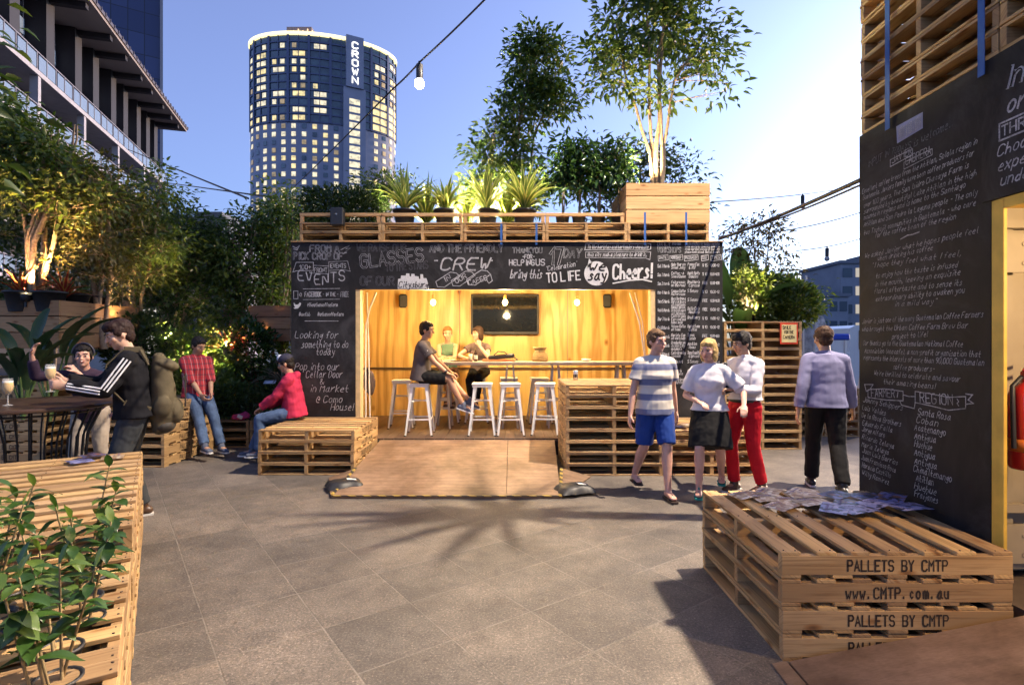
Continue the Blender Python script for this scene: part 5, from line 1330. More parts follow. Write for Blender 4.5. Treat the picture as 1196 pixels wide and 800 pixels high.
jar('beer_bottle', 'small dark beer bottle beside the woman in grey', 'bottle', [(.001, 0), (.03, 0), (.031, .13), (.013, .17), (.012, .22), (.001, .22)], (-.58, 8.84, TZ), plain('brown_glass', (.04, .02, .01), .1), ([(.0315, .04), (.0315, .1)], 'label', WHITEM))
jar('tumbler', 'pale drinking glass left of the dark beer bottle', 'glass', [(.001, .0), (.028, 0), (.034, .12), (.031, .12), (.026, .008), (.001, .008)], (-.66, 8.8, TZ), plain('pale_glass', (.55, .5, .38), .1))
r = thing('food_tray', 'paper tray of chips on the bar table\'s left end', 'tray', (-1.08, 8.86, TZ)); m = MB(); m.box((0, 0, .012), (.3, .2, .02), 0, .005); m.build('tray', plain('paper_tray', (.75, .7, .6), .8), r); m = MB()
for k in range(26): m.box((rnd.uniform(-.12, .12), rnd.uniform(-.07, .07), .03+rnd.random()*.02), (.06, .012, .012), 0, 0, Matrix.Rotation(rnd.random()*6, 3, 'Z'))
m.build('chips', plain('chips', (.75, .6, .3), .7), r)
r = thing('serving_board', 'dark serving board between the women and the chips', 'tray', (-.8, 8.83, TZ)); m = MB(); m.box((0, 0, .01), (.34, .16, .02), 0, .004); m.build('board', plain('dark_board', (.1, .05, .03), .5), r); m = MB(); m.box((.05, 0, .03), (.08, .06, .02), 0, .006); m.build('food', plain('bread', (.5, .3, .12), .8), r)
jar('white_bowl', 'low white dish near the right end of the bar table', 'bowl', [(.001, 0), (.05, 0), (.085, .04), (.08, .042), (.05, .01), (.001, .01)], (1.19, 8.88, TZ), plain('white_china', (.8, .78, .72), .25))
jar('drink_can', 'striped drink can standing on the tall pallet counter', 'can', [(.001, 0), (.028, 0), (.033, .008), (.033, .118), (.026, .13), (.001, .128)], (.86, 7.5, 8*PH), plain('can_aluminium', (.6, .58, .55), .3, .7), ([(.0335, .03), (.0335, .075)], 'label', BLACKP))
r = thing('cable_coil', 'coil of dark cables hanging inside the bar opening', 'cable coil', (-2.12, 8.1, 1.05)); m = MB()
for k in range(9):
    a0 = rnd.random(); m.tube([(.02*k*.3+.05*math.sin(t)+rnd.uniform(-.006, .006), .02*k*.3, .17*math.cos(t)-.02*k*.3) for t in [q*.42+a0 for q in range(16)]], .009, 6)
m.build('cable', plain('brown_cable', (.1, .06, .04), .6), r); m = MB(); m.bar((0, -.02, .16), (-.09, .0, .16), .02, .02); m.build('hook', BLACKM, r)
# ================================================================ the coffee container on the right (its face is the plane X = 2.6)
def kiosk():
    r = thing('container_kiosk', 'container kiosk clad in handwritten blackboards, yellow framed opening, right', 'kiosk', (2.62, 0, 0))
    steel = plain('cream_corrugated_steel', (.34, .29, .21), .5, .1, .08, 5); dk = plain('kiosk_steel', (.14, .14, .15), .5, .3)
    def bx(m, x0, x1, y0, y1, z0, z1, mi=0, b=0): m.box(((x0+x1)/2, (y0+y1)/2, (z0+z1)/2), (x1-x0, y1-y0, z1-z0), mi, b)
    m = MB(); bx(m, -.018, 0, 3.012, 4.15, .06, 3.14); cb = m.build('chalkboard', BOARD, r)
    m = MB(); bx(m, -.026, -.002, -1.5, 3.06, 2.37, 3.14); hb = m.build('header_chalkboard', BOARD, r)
    m = MB(); bx(m, -.016, .006, 2.935, 3.010, .23, 2.366, 0, .003); bx(m, -.016, .1, -1.5, 2.93, 2.31, 2.366); m.build('opening_frame', YELLOW, r)
    m = MB(); bx(m, .02, 2.4, 4.09, 4.13, .1, 3.1); bx(m, 2.36, 2.4, -3, 4.08, .1, 3.1); m.build('outer_wall', dk, r)
    m = MB(); bx(m, .02, 2.4, -3, 4.08, 3.02, 3.10); m.build('roof', dk, r)
    m = MB(); bx(m, .0, 2.34, -3, 4.07, .1, .23); m.build('floor', plain('kiosk_floor', (.12, .09, .07), .6), r)
    m = MB(); bx(m, -.012, .1, 4.08, 4.135, .06, 3.08); m.build('corner_post', plain('corner_post_pink', (.22, .12, .1), .6), r)
    # corrugated end wall
    m = MB(); pr = []; x = .03
    while x < 2.3:
        pr += [(x, 3.24), (x+.06, 3.24), (x+.10, 3.29), (x+.17, 3.29), (x+.21, 3.24)]; x += .22
    for a, b_ in zip(pr[:-1], pr[1:]):
        if abs(a[0]-b_[0])+abs(a[1]-b_[1]) > 1e-5: m.add([(a[0], a[1], .25), (b_[0], b_[1], .25), (b_[0], b_[1], 2.95), (a[0], a[1], 2.95)], [(0, 1, 2, 3)])
    for z in (.3, .62, .95, 2.26): bx(m, .02, 1.6, 3.19, 3.235, z, z+.045)
    bx(m, .14, .36, 3.16, 3.185, .34, .56); bx(m, .14, .36, 3.16, 3.185, 2.0, 2.22)
    for z in (.39, .5, 2.05, 2.16):
        for q in (.18, .3): m.tube([(q, 3.155, z), (q, 3.162, z)], .012, 8)
    m.build('end_wall', steel, r)
    # writing on the tall board
    c = Chalk((-.0195, 0, 0), (0, -1, 0), (0, 0, 1))
    Xp = 2.6
    def yy(px): return Xp*F_PX/(px-CX)
    def cc(px, py): y = yy(px); return (-y, EYE+(CY-py)*y/F_PX)
    K = dict(slant=.32, jit=.05, smooth=2)
    def T(t, px0, py0, px1, py1, h, mi=0, w=None, **k):
        a, b_ = cc(px0, py0), cc(px1, py1); q = dict(K); q.update(k)
        c.text(t, a[0], a[1], h, w or h*.095, mi, math.atan2(b_[1]-a[1], b_[0]-a[0]), width=math.hypot(b_[0]-a[0], b_[1]-a[1]), **q)
    def ln(pts, w=.006, mi=0): c.line([cc(*p) for p in pts], w, mi)
    T('INPUT IN', 1013, 197, 1038, 183, .05, 2); T('TODAYS', 1041, 181, 1063, 173, .04, 2); T('JAVIER', 1042, 191, 1065, 180, .045, 0, slant=0, smooth=0); T('CABRERA', 1058, 193, 1087, 180, .05, 0, slant=0, smooth=0)
    ln([(1040, 187), (1066, 174), (1066, 181), (1040, 195), (1040, 187)], .006); ln([(1056, 190), (1089, 174), (1089, 181), (1056, 198), (1056, 190)], .006); T('is welcome..', 1067, 172, 1112, 148, .05, 2)
    body = [('Excellent coffee trees from the Atitlan, Solola region in', 1007, 227, 1141, 168), ('Guatemala. Javiers family have been coffee producers for', 1008, 234, 1137, 182), ('over 100 years. The San Isidro Chacaya Farm is', 1009, 243, 1131, 196), ('surrounded by beautiful Lake Atitlan in the high', 1009, 250, 1140, 205), ('mountain regions and is home to the Santiago', 1009, 257, 1127, 219), ('Atitlan and San Pedro la Laguna people - The only', 1009, 265, 1141, 228), ('two Tzutujil communities in Guatemala - who care', 1009, 275, 1139, 240), ('for the coffee bean of the region', 1022, 278, 1116, 256),
            ('We asked Javier what he hopes people feel', 1010, 302, 1142, 272), ('when drinking his coffee', 1025, 305, 1089, 292), ('"I hope they feel what I feel,', 1018, 313, 1122, 299), ('to enjoy how the taste is infused', 1023, 325, 1118, 312), ('in the mouth, leaving an exquisite', 1022, 335, 1121, 321), ('floral aftertaste and to sense its', 1021, 343, 1123, 333), ('extraordinary ability to awaken you', 1023, 352, 1126, 342), ('in a mild way"', 1045, 358, 1093, 355),
            ('Javier is just one of the many Guatemalan Coffee Farmers', 1007, 378, 1148, 370), ('who brought the Urban Coffee Farm Brew Bar', 1007, 387, 1130, 383), ('project to life!', 1042, 396, 1083, 393), ('Our thanks go to the Guatemalan National Coffee', 1008, 403, 1124, 405), ('Association (Anacafe), a non-profit organisation that', 1010, 412, 1145, 417), ('represents the interests of more than 90,000 Guatemalan', 1009, 420, 1149, 427), ('coffee producers-', 1043, 431, 1091, 434), ("We're thrilled to celebrate and savour", 1021, 438, 1121, 446), ('their amazing beans!', 1032, 448, 1092, 454)]
    for t, a, b_, d, e in body: T(t, a, b_, d, e, .034)
    ln([(1052, 279.5), (1060, 275), (1066, 274), (1074, 271)], .006)
    T('FARMER', 1018, 463, 1045, 464, .055, 0, slant=0, smooth=0); T('REGION', 1075, 470, 1113, 473, .062, 0, slant=0, smooth=0)
    ln([(1010, 449), (1020, 449), (1016, 455), (1012, 457), (1010, 449)]); ln([(1014, 455), (1033, 454), (1055, 457), (1055, 468), (1035, 467), (1014, 464), (1014, 455)]); ln([(1055, 461), (1062, 463), (1069, 463)]); ln([(1051, 468), (1053, 473), (1068, 477), (1069, 470)])
    ln([(1069, 457), (1088, 460), (1108, 464), (1128, 463), (1128, 477), (1108, 479), (1088, 474), (1069, 470), (1069, 457)]); ln([(1128, 460), (1136, 461), (1131, 467), (1137, 471), (1128, 472)]); ln([(1049, 458), (1048, 464)]); ln([(1118, 466), (1120, 469), (1118, 471), (1120, 474)])
    L1 = [('Johnny Schippers', 1008, 469, 1054, 479), ('Luis Valdes', 1007, 478, 1034, 485), ('De la Roca Brothers', 1006.5, 487, 1052, 498), ('Eduardo Falla', 1007, 496, 1042, 505), ('Jorge Alfaro', 1007, 503, 1033, 511), ('Ricardo Zelaya', 1007, 512, 1044, 524), ('Maria Zelaya', 1006.5, 521, 1038, 531), ('Juan Luis Barrios', 1007, 528, 1048, 543), ('Juan Francisco Roca', 1006, 536, 1046, 552), ('Horacio Castillo', 1007, 545, 1040, 558), ('Willy Ramirez', 1007, 554, 1038, 566)]
    L2 = [('Santa Rosa', 1072, 484, 1110, 491), ('Coban', 1070, 493, 1095, 498), ('Acatenango', 1068, 502, 1104, 509), ('Antigua', 1068, 512, 1093, 517), ('Huehue', 1068, 521, 1088, 526), ('Antigua', 1068, 531, 1092, 537), ('Antigua', 1068, 541, 1094, 548), ('Chimaltenango', 1067, 550, 1111, 563), ('Atitlan', 1070, 561, 1090, 567), ('Huehue', 1068, 570, 1093, 578), ('Fraijanes', 1068, 579, 1095, 588)]
    for t, a, b_, d, e in L1: T(t, a, b_, d, e, .036)
    for t, a, b_, d, e in L2: T(t, a, b_, d, e, .042)
    c.build('chalk_lettering', [CHALK, CHALKB, CHALKF, BOARD], cb)
    m = MB(); a, b_, d, e = cc(1047, 148), cc(1078, 131), cc(1078, 150), cc(1048, 168)
    m.add([(-.021, -q[0], q[1]) for q in (a, b_, d, e)], [(3, 2, 1, 0)]); 
    m.build('paper_notice', plain('notice_paper', (.25, .27, .42), .7, 0, .15, 8), cb)
    c2 = Chalk((-.0225, 0, 0), (0, -1, 0), (0, 0, 1)); c = c2
    for k in range(5): T('coffee growers notice', 1050, 153+k*2.6, 1076, 138+k*2.9, .02, 0, w=.0025)
    c2.build('notice_lettering', [CHALK], cb)
    c = Chalk((-.0275, 0, 0), (0, -1, 0), (0, 0, 1))
    # header board: only its far end shows; the words run on past the frame
    def H(t, y, z, h, w, rot=0, **k): c.text(t, -y, z, h, w, rot=R(rot), **k)
    H('Interested', 2.93, 2.93, .10, .02, slant=.3, smooth=2); H('Interested', 2.935, 2.93, .10, .008, slant=.3, smooth=2, mi=3, base=.002)
    H('or not', 2.90, 2.80, .08, .012, slant=.3); c.line([(-2.945, 2.76), (-2.3, 2.76), (-2.3, 2.67), (-2.945, 2.67), (-2.945, 2.76)], .008)
    H('THREE WAYS TO', 2.93, 2.69, .052, .009, smooth=0)
    H('Choose a coffee', 2.96, 2.59, .055, .007, slant=.3); H('experience and', 2.955, 2.51, .055, .007, slant=.3); H('understand why', 2.94, 2.43, .055, .007, slant=.3)
    c.build('chalk_lettering', [CHALK, CHALKB, CHALKF, BOARD], hb)
    point('added_kiosk_lamp', (3.3, 1.7, 2.12), 62, (1, .66, .34), .06)  # added light, warms the kiosk interior and the pallet stack outside
kiosk()
def added_kiosk_lamp():  # fixture added to go with the kiosk's added light
    r = thing('added_ceiling_lamp', 'added small round lamp inside the yellow framed kiosk opening', 'lamp', (3.3, 1.7, 2.22)); m = MB(); m.ball((0, 0, 0), .05); m.build('bulb', BULB, r); m = MB(); m.tube([(0, 0, .04), (0, 0, .7)], .01, 6); m.build('stem', BLACKM, r)
added_kiosk_lamp()
def extinguisher():
    r = thing('fire_extinguisher', 'red fire extinguisher hanging on the corrugated kiosk wall', 'fire extinguisher', (2.855, 3.07, .9))
    red = plain('extinguisher_red', (.55, .02, .015), .25, 0, .04, 3, 0, .5)
    m = MB(); m.lathe([(.001, 0), (.075, 0), (.085, .015), (.085, .40), (.07, .45), (.03, .475), (.024, .5)], n=28); m.build('cylinder', red, r)
    m = MB(); m.lathe([(.0855, .1), (.0858, .1), (.0858, .17), (.0855, .17)], n=28); m.build('colour_band', plain('orange_band', (.6, .15, .02), .3), r)
    m = MB(); m.box((0, -.0, .515), (.05, .04, .05), 0, .005); m.tube([(-.03, -.04, .53), (.02, 0, .55), (.13, 0, .58)], .01, 6); m.tube([(-.02, 0, .54), (.02, 0, .60), (.12, 0, .63)], .009, 6); m.build('valve', red, r)
    m = MB(); m.tube([(-.03, 0, .51), (-.1, -.02, .46), (-.105, -.03, .3), (-.1, -.03, .12)], .012, 8); m.build('hose', BLACKP, r)
    m = MB()
    for (a, z0, z1) in ((-2.2, .22, .30), (-1.75, .22, .27), (-1.75, .29, .34), (-1.6, .35, .39)):
        m.add([(.0868*math.cos(a+q*.12), .0868*math.sin(a+q*.12), z) for z in (z0, z1) for q in range(4)], [(i, i+1, 5+i, 4+i) for i in range(3)])
    m.build('label', plain('label_cream', (.6, .55, .42), .5), r)
extinguisher()
# pallets stood on the kiosk's roof
for i in range(3):
    stack([8, 5, 5][i], 2.60+PW/2, 4.13-PW*(i+.5)-i*.012, 3.145, 0, ['on the kiosk roof, far end', 'on the kiosk roof, middle', 'on the kiosk roof, near end'][i], 'pallets stacked on the kiosk roof', False)
for i, y in enumerate((3.80, 3.04)):
    r = thing('ratchet_strap', ['blue strap down the roof pallets, nearer the kiosk\'s far corner', 'blue strap down the roof pallets, above the header board'][i], 'strap', (2.575, y, 3.1), 0, 'blue ratchet straps on the kiosk roof')
    m = MB(); m.box((0, 0, .57), (.003, .045, 1.22)); m.box((.3, 0, 1.182), (.6, .045, .003)); m.build('strap', plain('blue_webbing', (.015, .09, .32), .6), r)
for i, x in enumerate((.0, -.0)): pass
for i, (px) in enumerate((585.5, 626.5, 753, 801)):
    x = X_at(px, 7.85); r = thing('ratchet_strap', f'blue strap over the bar roof edge, {["left end", "second from the left", "left on the pale crate", "right on the pale crate"][i]}', 'strap', (x, 7.835, 2.97), 0, 'blue ratchet straps on the bar roof')
    m = MB(); h = .46 if i > 1 else .30; m.box((0, -.002, h/2+.01), (.03, .003, h)); m.build('strap', plain('blue_webbing', (.015, .09, .32), .6), r)
# plywood ramp of the kiosk, bottom right of the picture
r = thing('kiosk_ramp', 'scuffed brown plywood ramp leading up into the kiosk', 'ramp', (0, 0, 0))
m = MB(); m.add([(1.37, 2.74, .005), (1.37, .6, .005), (2.58, .6, .235), (2.58, 2.74, .235), (1.37, 2.74, .025), (1.37, .6, .025), (2.58, .6, .26), (2.58, 2.74, .26)], [(0, 1, 2, 3), (4, 7, 6, 5), (0, 4, 5, 1), (1, 5, 6, 2), (2, 6, 7, 3), (3, 7, 4, 0)]); m.build('sheet', PLYG, r)
m = MB(); m.add([(1.36, 2.75, .002), (1.36, .6, .002), (1.22, .6, .002), (1.29, 2.75, .002), (1.36, 2.75, .022), (1.36, .6, .022), (1.22, .6, .008), (1.29, 2.75, .008)], [(0, 3, 2, 1), (4, 5, 6, 7), (0, 4, 7, 3), (0, 1, 5, 4), (1, 2, 6, 5), (2, 3, 7, 6)]); m.build('toe_board', PLYG, r)
# brochures
def brochure(label, x, y, z, rz, matn, tilt=0, group=None):
    r = thing('brochure', label, 'brochure', (x, y, z), rz, group); m = MB(); w, h = .21, .148
    n = 5; vs = []
    for j in range(2):
        for i in range(n+1): u = i/n; vs.append(((u-.5)*w, (j-.5)*h, .002+.006*math.sin(u*3.1)*(.5+tilt)+tilt*.02*u))
    m.add(vs, [(i, i+1, n+2+i, n+1+i) for i in range(n)], 0, [[(0, 0)]*4]*n); m.add([(a, b_, c_-.0015) for a, b_, c_ in vs], [(i, n+1+i, n+2+i, i+1) for i in range(n)], 0)
    m.build('cover', matn, r)
    m = MB(); c = Chalk((0, 0, .0105+tilt*.012), (1, 0, 0), (0, 1, 0), .0004); c.text('Urban Coffee Farm', -.09, .03, .016, .003, width=.12); c.text('and brew bar', -.09, .005, .012, .002); c.build('print', plain('print_ink', (.1, .07, .2), .6), r)
def bromat(name, a, b_, c_):
    m, nt, b = newmat(name); oi = nt.nodes.new('ShaderNodeObjectInfo').outputs['Random']; co = coord(nt); cb = nt.nodes.new('ShaderNodeCombineXYZ'); L(nt, fmath(nt, 'MULTIPLY', oi, 9), cb.inputs[0])
    v = nt.nodes.new('ShaderNodeTexVoronoi'); v.inputs['Scale'].default_value = 38; L(nt, vmath(nt, 'ADD', co, cb.outputs[0]), v.inputs['Vector'])
    s = nt.nodes.new('ShaderNodeSeparateColor'); L(nt, v.outputs['Color'], s.inputs[0]); r = ramp(nt, [(0, a), (.3, b_), (.55, c_), (.8, a)], 'CONSTANT'); L(nt, s.outputs[0], r.inputs[0]); L(nt, r.outputs[0], b.inputs['Base Color']); b.inputs['Roughness'].default_value = .35; return m
BR = [bromat('brochure_pale', (.42, .32, .2), (.62, .56, .48), (.26, .15, .08)), bromat('brochure_blue', (.20, .21, .42), (.03, .03, .06), (.3, .3, .5)), bromat('brochure_dark', (.02, .02, .035), (.16, .16, .34), (.2, .09, .05))]
k = 0; words = ['far left', 'left', 'middle', 'right', 'far right']
zt = 4*PH+.006
GR = 'brochures spread on the foreground pallets'
bl = ['pale brochure at the far left corner of the fan', 'pale brochure overlapping the left corner of the fan', 'pale brochure nearest the camera, left side', 'cream brochure in the second row left', 'cream brochure in the back row, left', 'cream brochure in the back row, middle', 'mottled brochure in the middle of the pile', 'white brochure lying over the pale ones', 'blue edged brochure nearest the camera', 'blue edged brochure, centre front', 'dark blue brochure at the centre', 'dark brochure, centre back', 'blue and dark brochure right of centre', 'dark brochure close to the blackboard', 'lilac bordered brochure, far right front', 'dark brochure touching the blackboard corner']
pos = [(1.60, 3.78, 0), (1.72, 3.70, 0), (1.72, 3.52, 0), (1.84, 3.62, 0), (1.78, 3.84, 0), (2.0, 3.82, 0), (1.93, 3.55, 0), (1.96, 3.70, 0), (1.98, 3.40, 1), (2.10, 3.36, 1), (2.12, 3.50, 2), (2.16, 3.68, 2), (2.28, 3.46, 1), (2.32, 3.62, 2), (2.42, 3.38, 1), (2.44, 3.56, 2)]
for i, (x, y, mi) in enumerate(pos): brochure(bl[i], x, y, zt+.0035*i*.9, rnd.uniform(-.5, .7)+.3, BR[mi], rnd.uniform(0, .5), GR)
for i in range(5): brochure(['grey brochure on the walkers\' low pallets, left', 'grey brochure on the walkers\' low pallets, middle', 'grey brochure on the walkers\' low pallets, right', 'topmost grey brochure on the walkers\' low pallets', 'grey brochure hanging over the walkers\' pallet edge'][i], 2.05+.16*i-(.3 if i > 2 else 0), 6.85+.08*(i % 2), zt+.004*i, rnd.uniform(-.5, .5), BR[0 if i % 2 else 2], .3, 'brochures on the low pallets')
# yellow sign on the pallet screen
r = thing('paper_sign', 'yellow paper sign with red border on the tall pallet screen', 'sign', (X_at(921.5, 8.25), 8.255, Z_at(389.5, 8.25)))
m = MB(); m.box((0, 0, 0), (.265, .012, .315), 0, .002); m.build('border', plain('sign_red', (.7, .06, .02), .5), r); m = MB(); m.box((0, -.0085, 0), (.22, .004, .265)); m.build('face', plain('sign_yellow', (.8, .66, .3), .6), r)
c = Chalk((0, -.0115, 0), (1, 0, 0), (0, 0, 1)); c.text('SMILE', -.095, .065, .045, .008, width=.12); c.text('FOR THE', -.07, .0, .04, .007, width=.13); c.text('CAMERA', -.09, -.075, .045, .008, width=.17); c.build('lettering', INK, r)
# banners and a blue stall beyond the screen
def banner(label, x, y, h, matb, lean=.12):
    r = thing('flag_banner', label, 'flag', (x, y, 0), 0, 'feather flags beyond the pallet screen'); m = MB(); m.tube([(0, 0, 0), (0, 0, h*.6), (lean*.5, 0, h)], .02, 8); m.build('pole', WHITEM, r)
    m = MB(); vs = []; K = 8
    for k in range(K+1): t = k/K; w_ = .45*(1-t**2.2)+.02; z = h*(.25+.72*t); vs += [(lean*.5*max(0, t-.3), 0, z), (lean*.5*max(0, t-.3)+w_, .05*math.sin(4*t), z)]
    m.add(vs, [(2*k, 2*k+1, 2*k+3, 2*k+2) for k in range(K)]); m.add([(a, b_+.004, c_) for a, b_, c_ in vs], [(2*k, 2*k+2, 2*k+3, 2*k+1) for k in range(K)]); m.build('flag', matb, r)
banner('tall grey pointed feather flag beyond the pallet screen', 6.1, 11.6, 3.0, plain('grey_flag', (.28, .3, .33), .8, 0, .5, 7))
banner('short white patterned feather flag beyond the pallet screen', 5.95, 10.9, 2.4, plain('white_flag', (.6, .62, .64), .8, 0, .6, 14))
r = thing('market_stall', 'blue topped stall with white legs beyond the pallet screen', 'stall', (6.75, 12.6, 0)); m = MB(); m.box((0, 0, 1.72), (1.3, 1.0, .14), 0, .03); m.build('canopy', plain('blue_canvas', (.03, .08, .5), .6), r)
for sx in (-1, 1):
    for sy in (-1, 1): m = MB(); m.tube([(sx*.55, sy*.45, 0), (sx*.55, sy*.45, 1.66)], .025, 8); m.build('leg', WHITEM, r)
r = thing('folding_trestle', 'white trestle leg leaning beside the ute', 'trestle', (6.05, 9.6, 0)); m = MB(); m.bar((-.15, 0, 0), (0, 0, 1.1), .03, .03); m.bar((.15, 0, 0), (0, 0, 1.1), .03, .03); m.bar((-.08, 0, .5), (.08, 0, .5), .03, .03); m.build('frame', WHITEM, r)
# ================================================================ cables
def cable(label, pts, r_, sag=0, mat=BLACKP, bulbs=(), group='overhead cables', lit=False):
    r = thing('overhead_cable', label, 'cable', (0, 0, 0), 0, group); q = []
    pts = [V(p) for p in pts]
    for a, b_ in zip(pts[:-1], pts[1:]):
        for k in range(13): t = k/12; q.append(a.lerp(b_, t)-V((0, 0, sag*4*t*(1-t))))
    m = MB(); m.tube(q, r_, 6); m.build('wire', mat, r); return r
cable('thick black cable from the bar roof corner to the kiosk', [(2.93, 7.84, 3.06), (2.64, 4.16, 2.83)], .017, .02); cable('thinner black cable twisted under the thick one', [(2.93, 7.86, 3.09), (2.66, 4.16, 2.80)], .009, .04)
def festoon(px, py, y, lit, label, ln_=.16):
    p = P(px, py, y); r = thing('festoon_bulb', label, 'lamp', p, 0, 'bulbs hanging from the overhead cables'); s = y/5.2*(1 if lit else .55)
    m = MB(); m.tube([(0, 0, 0), (0, 0, -.03*s), (0, 0, -.031*s), (0, 0, -.17*s)], [.012*s, .012*s, .032*s, .032*s], 10); m.build('socket', BLACKP, r)
    m = MB(); m.ball((0, 0, -.21*s), .045*s); m.build('bulb', emis('festoon_glow', (1, .93, .8), 30) if lit else plain('unlit_bulb', (.4, .4, .4), .1), r)
a, b_, c_ = P(574, -8, 4.6), P(490, 73, 5.2), P(460, 103, 5.6); d = P(340, 222, 12.5)
cable('black festoon cable crossing the sky in front of the tower', [a, b_, c_, d], .0085, .01); festoon(490, 72, 5.2, True, 'glowing white bulb hanging in the sky by the tower')
point('festoon_light', tuple(P(490, 99, 5.2)), 2, (1, .9, .75))
cable('thin wire sloping to the left apartment building', [P(290, 232, 16), P(150, 175, 45)], .03); cable('thin level wire left of the tower', [P(320, 231, 16), P(190, 213, 45)], .03); cable('lowest thin wire left of the tower', [P(300, 262, 18), P(200, 246, 45)], .03)
cable('thin upper wire right of the bar roof', [P(832, 236, 9.5), P(1015, 215, 14)], .01, .06); cable('thin middle wire across the right sky', [P(900, 272, 10), P(1015, 245, 12)], .012, .05); cable('thin lower wire across the right sky', [P(930, 293, 13), P(1015, 276, 13)], .012, .05)
festoon(937.5, 226.5, 11.6, False, 'unlit bulb on the upper wire in the right sky'); festoon(966, 288, 13, False, 'unlit bulb on the lower wire in the right sky')
# ================================================================ planting on the bar roof
RZ = ROOFZ+.012+2*PH
def rw(px, py, y): p = P(px, py, y); return p
for i, (px, n, ln_) in enumerate(((472.6, 34, .82), (520.5, 30, .68), (568.5, 34, .85), (612.5, 36, .95))):
    strap_plant('yucca_plant', ['variegated strap leaved plant in the first pot by the hedge', 'variegated strap leaved plant in the second roof pot', 'variegated strap leaved plant in the third roof pot', 'tallest variegated strap leaved plant, in the fourth roof pot'][i], 'plant', (X_at(px, 8.3), 8.3, RZ), int(n*1.7), ln_*.86, .075, YUCCA, (.17, .27), 11+i, .5, .95, 'variegated strap plants on the bar roof')
for i, (px, y, n, ln_) in enumerate(((498, 8.75, 26, .75), (545, 8.8, 26, .7), (592, 8.75, 22, .7))):
    strap_plant('yucca_plant', ['pale strap leaved plant behind, between first and second pots', 'pale strap leaved plant behind, between second and third pots', 'pale strap leaved plant behind, between third and fourth pots'][i], 'plant', (X_at(px, y), y, RZ-.1), int(n*1.6), ln_*1.1, .075, YUCCA, (.15, .25), 31+i, .5, 1, 'variegated strap plants on the bar roof')
bush('box_hedge', 'dark clipped hedge along the left end of the bar roof', 'hedge', (X_at(403, 8.45), 8.45, RZ+.03), (.62, .3, .30), 5200, .065, LEAF_D, None, True, 6)
tree('round_shrub', 'rounded fine leaved shrub behind the roof hedge', 'shrub', (X_at(452, 9.6), 9.4, ROOFZ+.1), [([(0, 0, 0), (.02, 0, .5), (0, 0, .9)], .03, .012)], [((0, 0, 1.1), (.55, .45, .32), 60)], .07, LEAF_M, BARKD, 26, .09)
r = thing('outdoor_speaker', 'small black speaker box fixed on the roof rail', 'speaker', (X_at(395, 7.82), 7.80, Z_at(254, 7.82))); m = MB(); m.box((0, 0, 0), (.18, .12, .25), 0, .012); m.build('cabinet', BLACKP, r); m = MB(); m.lathe([(.001, 0), (.012, 0), (.012, .006)], n=10); o = m.build('logo_dot', WHITEM, r); o.rotation_euler = (R(90), 0, 0); o.location = (0, -.061, .03)
tree('ficus_tree', 'slender leafy tree on the bar roof left of the crate', 'tree', (X_at(600, 9.2), 9.2, ROOFZ+.05),
     [([(0, 0, 0), (-.05, 0, .9), (.05, 0, 1.9), (.25, 0, 2.9), (.3, .1, 3.6)], .045, .012), ([(0, 0, 0), (-.25, .05, .8), (-.35, 0, 1.6), (-.3, 0, 2.2)], .035, .01), ([(.03, 0, 0), (.2, .1, 1.0), (.35, .1, 2.0), (.65, 0, 2.8)], .03, .01), ([(.03, 0, 0), (.05, .15, 1.2), (.0, .1, 2.6)], .03, .01)],
     [((.42, 0, 3.05), (.5, .45, .6), 64), ((.15, 0, 2.45), (.45, .45, .5), 44), ((.72, 0, 2.55), (.45, .4, .35), 26), ((.3, 0, 3.5), (.32, .3, .28), 16), ((-.28, 0, 1.75), (.55, .5, .5), 46), ((-.35, 0, 1.1), (.5, .4, .4), 34), ((.25, 0, 1.2), (.45, .4, .5), 34)], .11, LEAF_ML, BARK, 26, .11, droop=.3)
# potted figs with drooping leaves
for i, px in enumerate((657, 676, 699, 722)):
    y = 8.35; r = tree('potted_fig', ['dark drooping fig in the leftmost small roof pot', 'dark drooping fig in the second small roof pot', 'dark drooping fig in the third small roof pot', 'dark drooping fig in the small roof pot beside the crate'][i], 'tree', (X_at(px, y), y, RZ), [([(0, 0, .2), (.01, 0, .55), (0, 0, 1.0)], .014, .008), ([(.02, .03, .2), (.04, .03, .6), (.05, 0, .9)], .01, .006)],
         [((0, 0, 1.0+.07*(i % 2)), (.24, .24, .36), 26), ((0, 0, .72), (.26, .25, .2), 12)], .13, LEAF_G, BARK, 15, .07, droop=.25, aspect=.36, group='potted figs on the bar roof', dirz=-1.0)
    potmesh(.11, .22).build('pot', BLACKP, r)
bigcl = [((-.75, 0, 2.1), (.5, .45, .45), 20), ((-.55, 0, 3.0), (.6, .5, .55), 30), ((.0, 0, 3.5), (.75, .6, .6), 42), ((.0, .1, 2.5), (.7, .6, .5), 26), ((.55, 0, 2.9), (.55, .5, .45), 24), ((.95, 0, 2.25), (.4, .4, .3), 14), ((1.15, 0, 2.0), (.22, .2, .2), 5), ((-.95, 0, 2.6), (.3, .3, .3), 10), ((.4, 0, 4.0), (.7, .5, .45), 26), ((-.4, 0, 4.0), (.6, .5, .4), 22), ((1.2, .1, 2.7), (.3, .2, .2), 7), ((-.1, 0, 1.75), (.45, .4, .3), 10)]
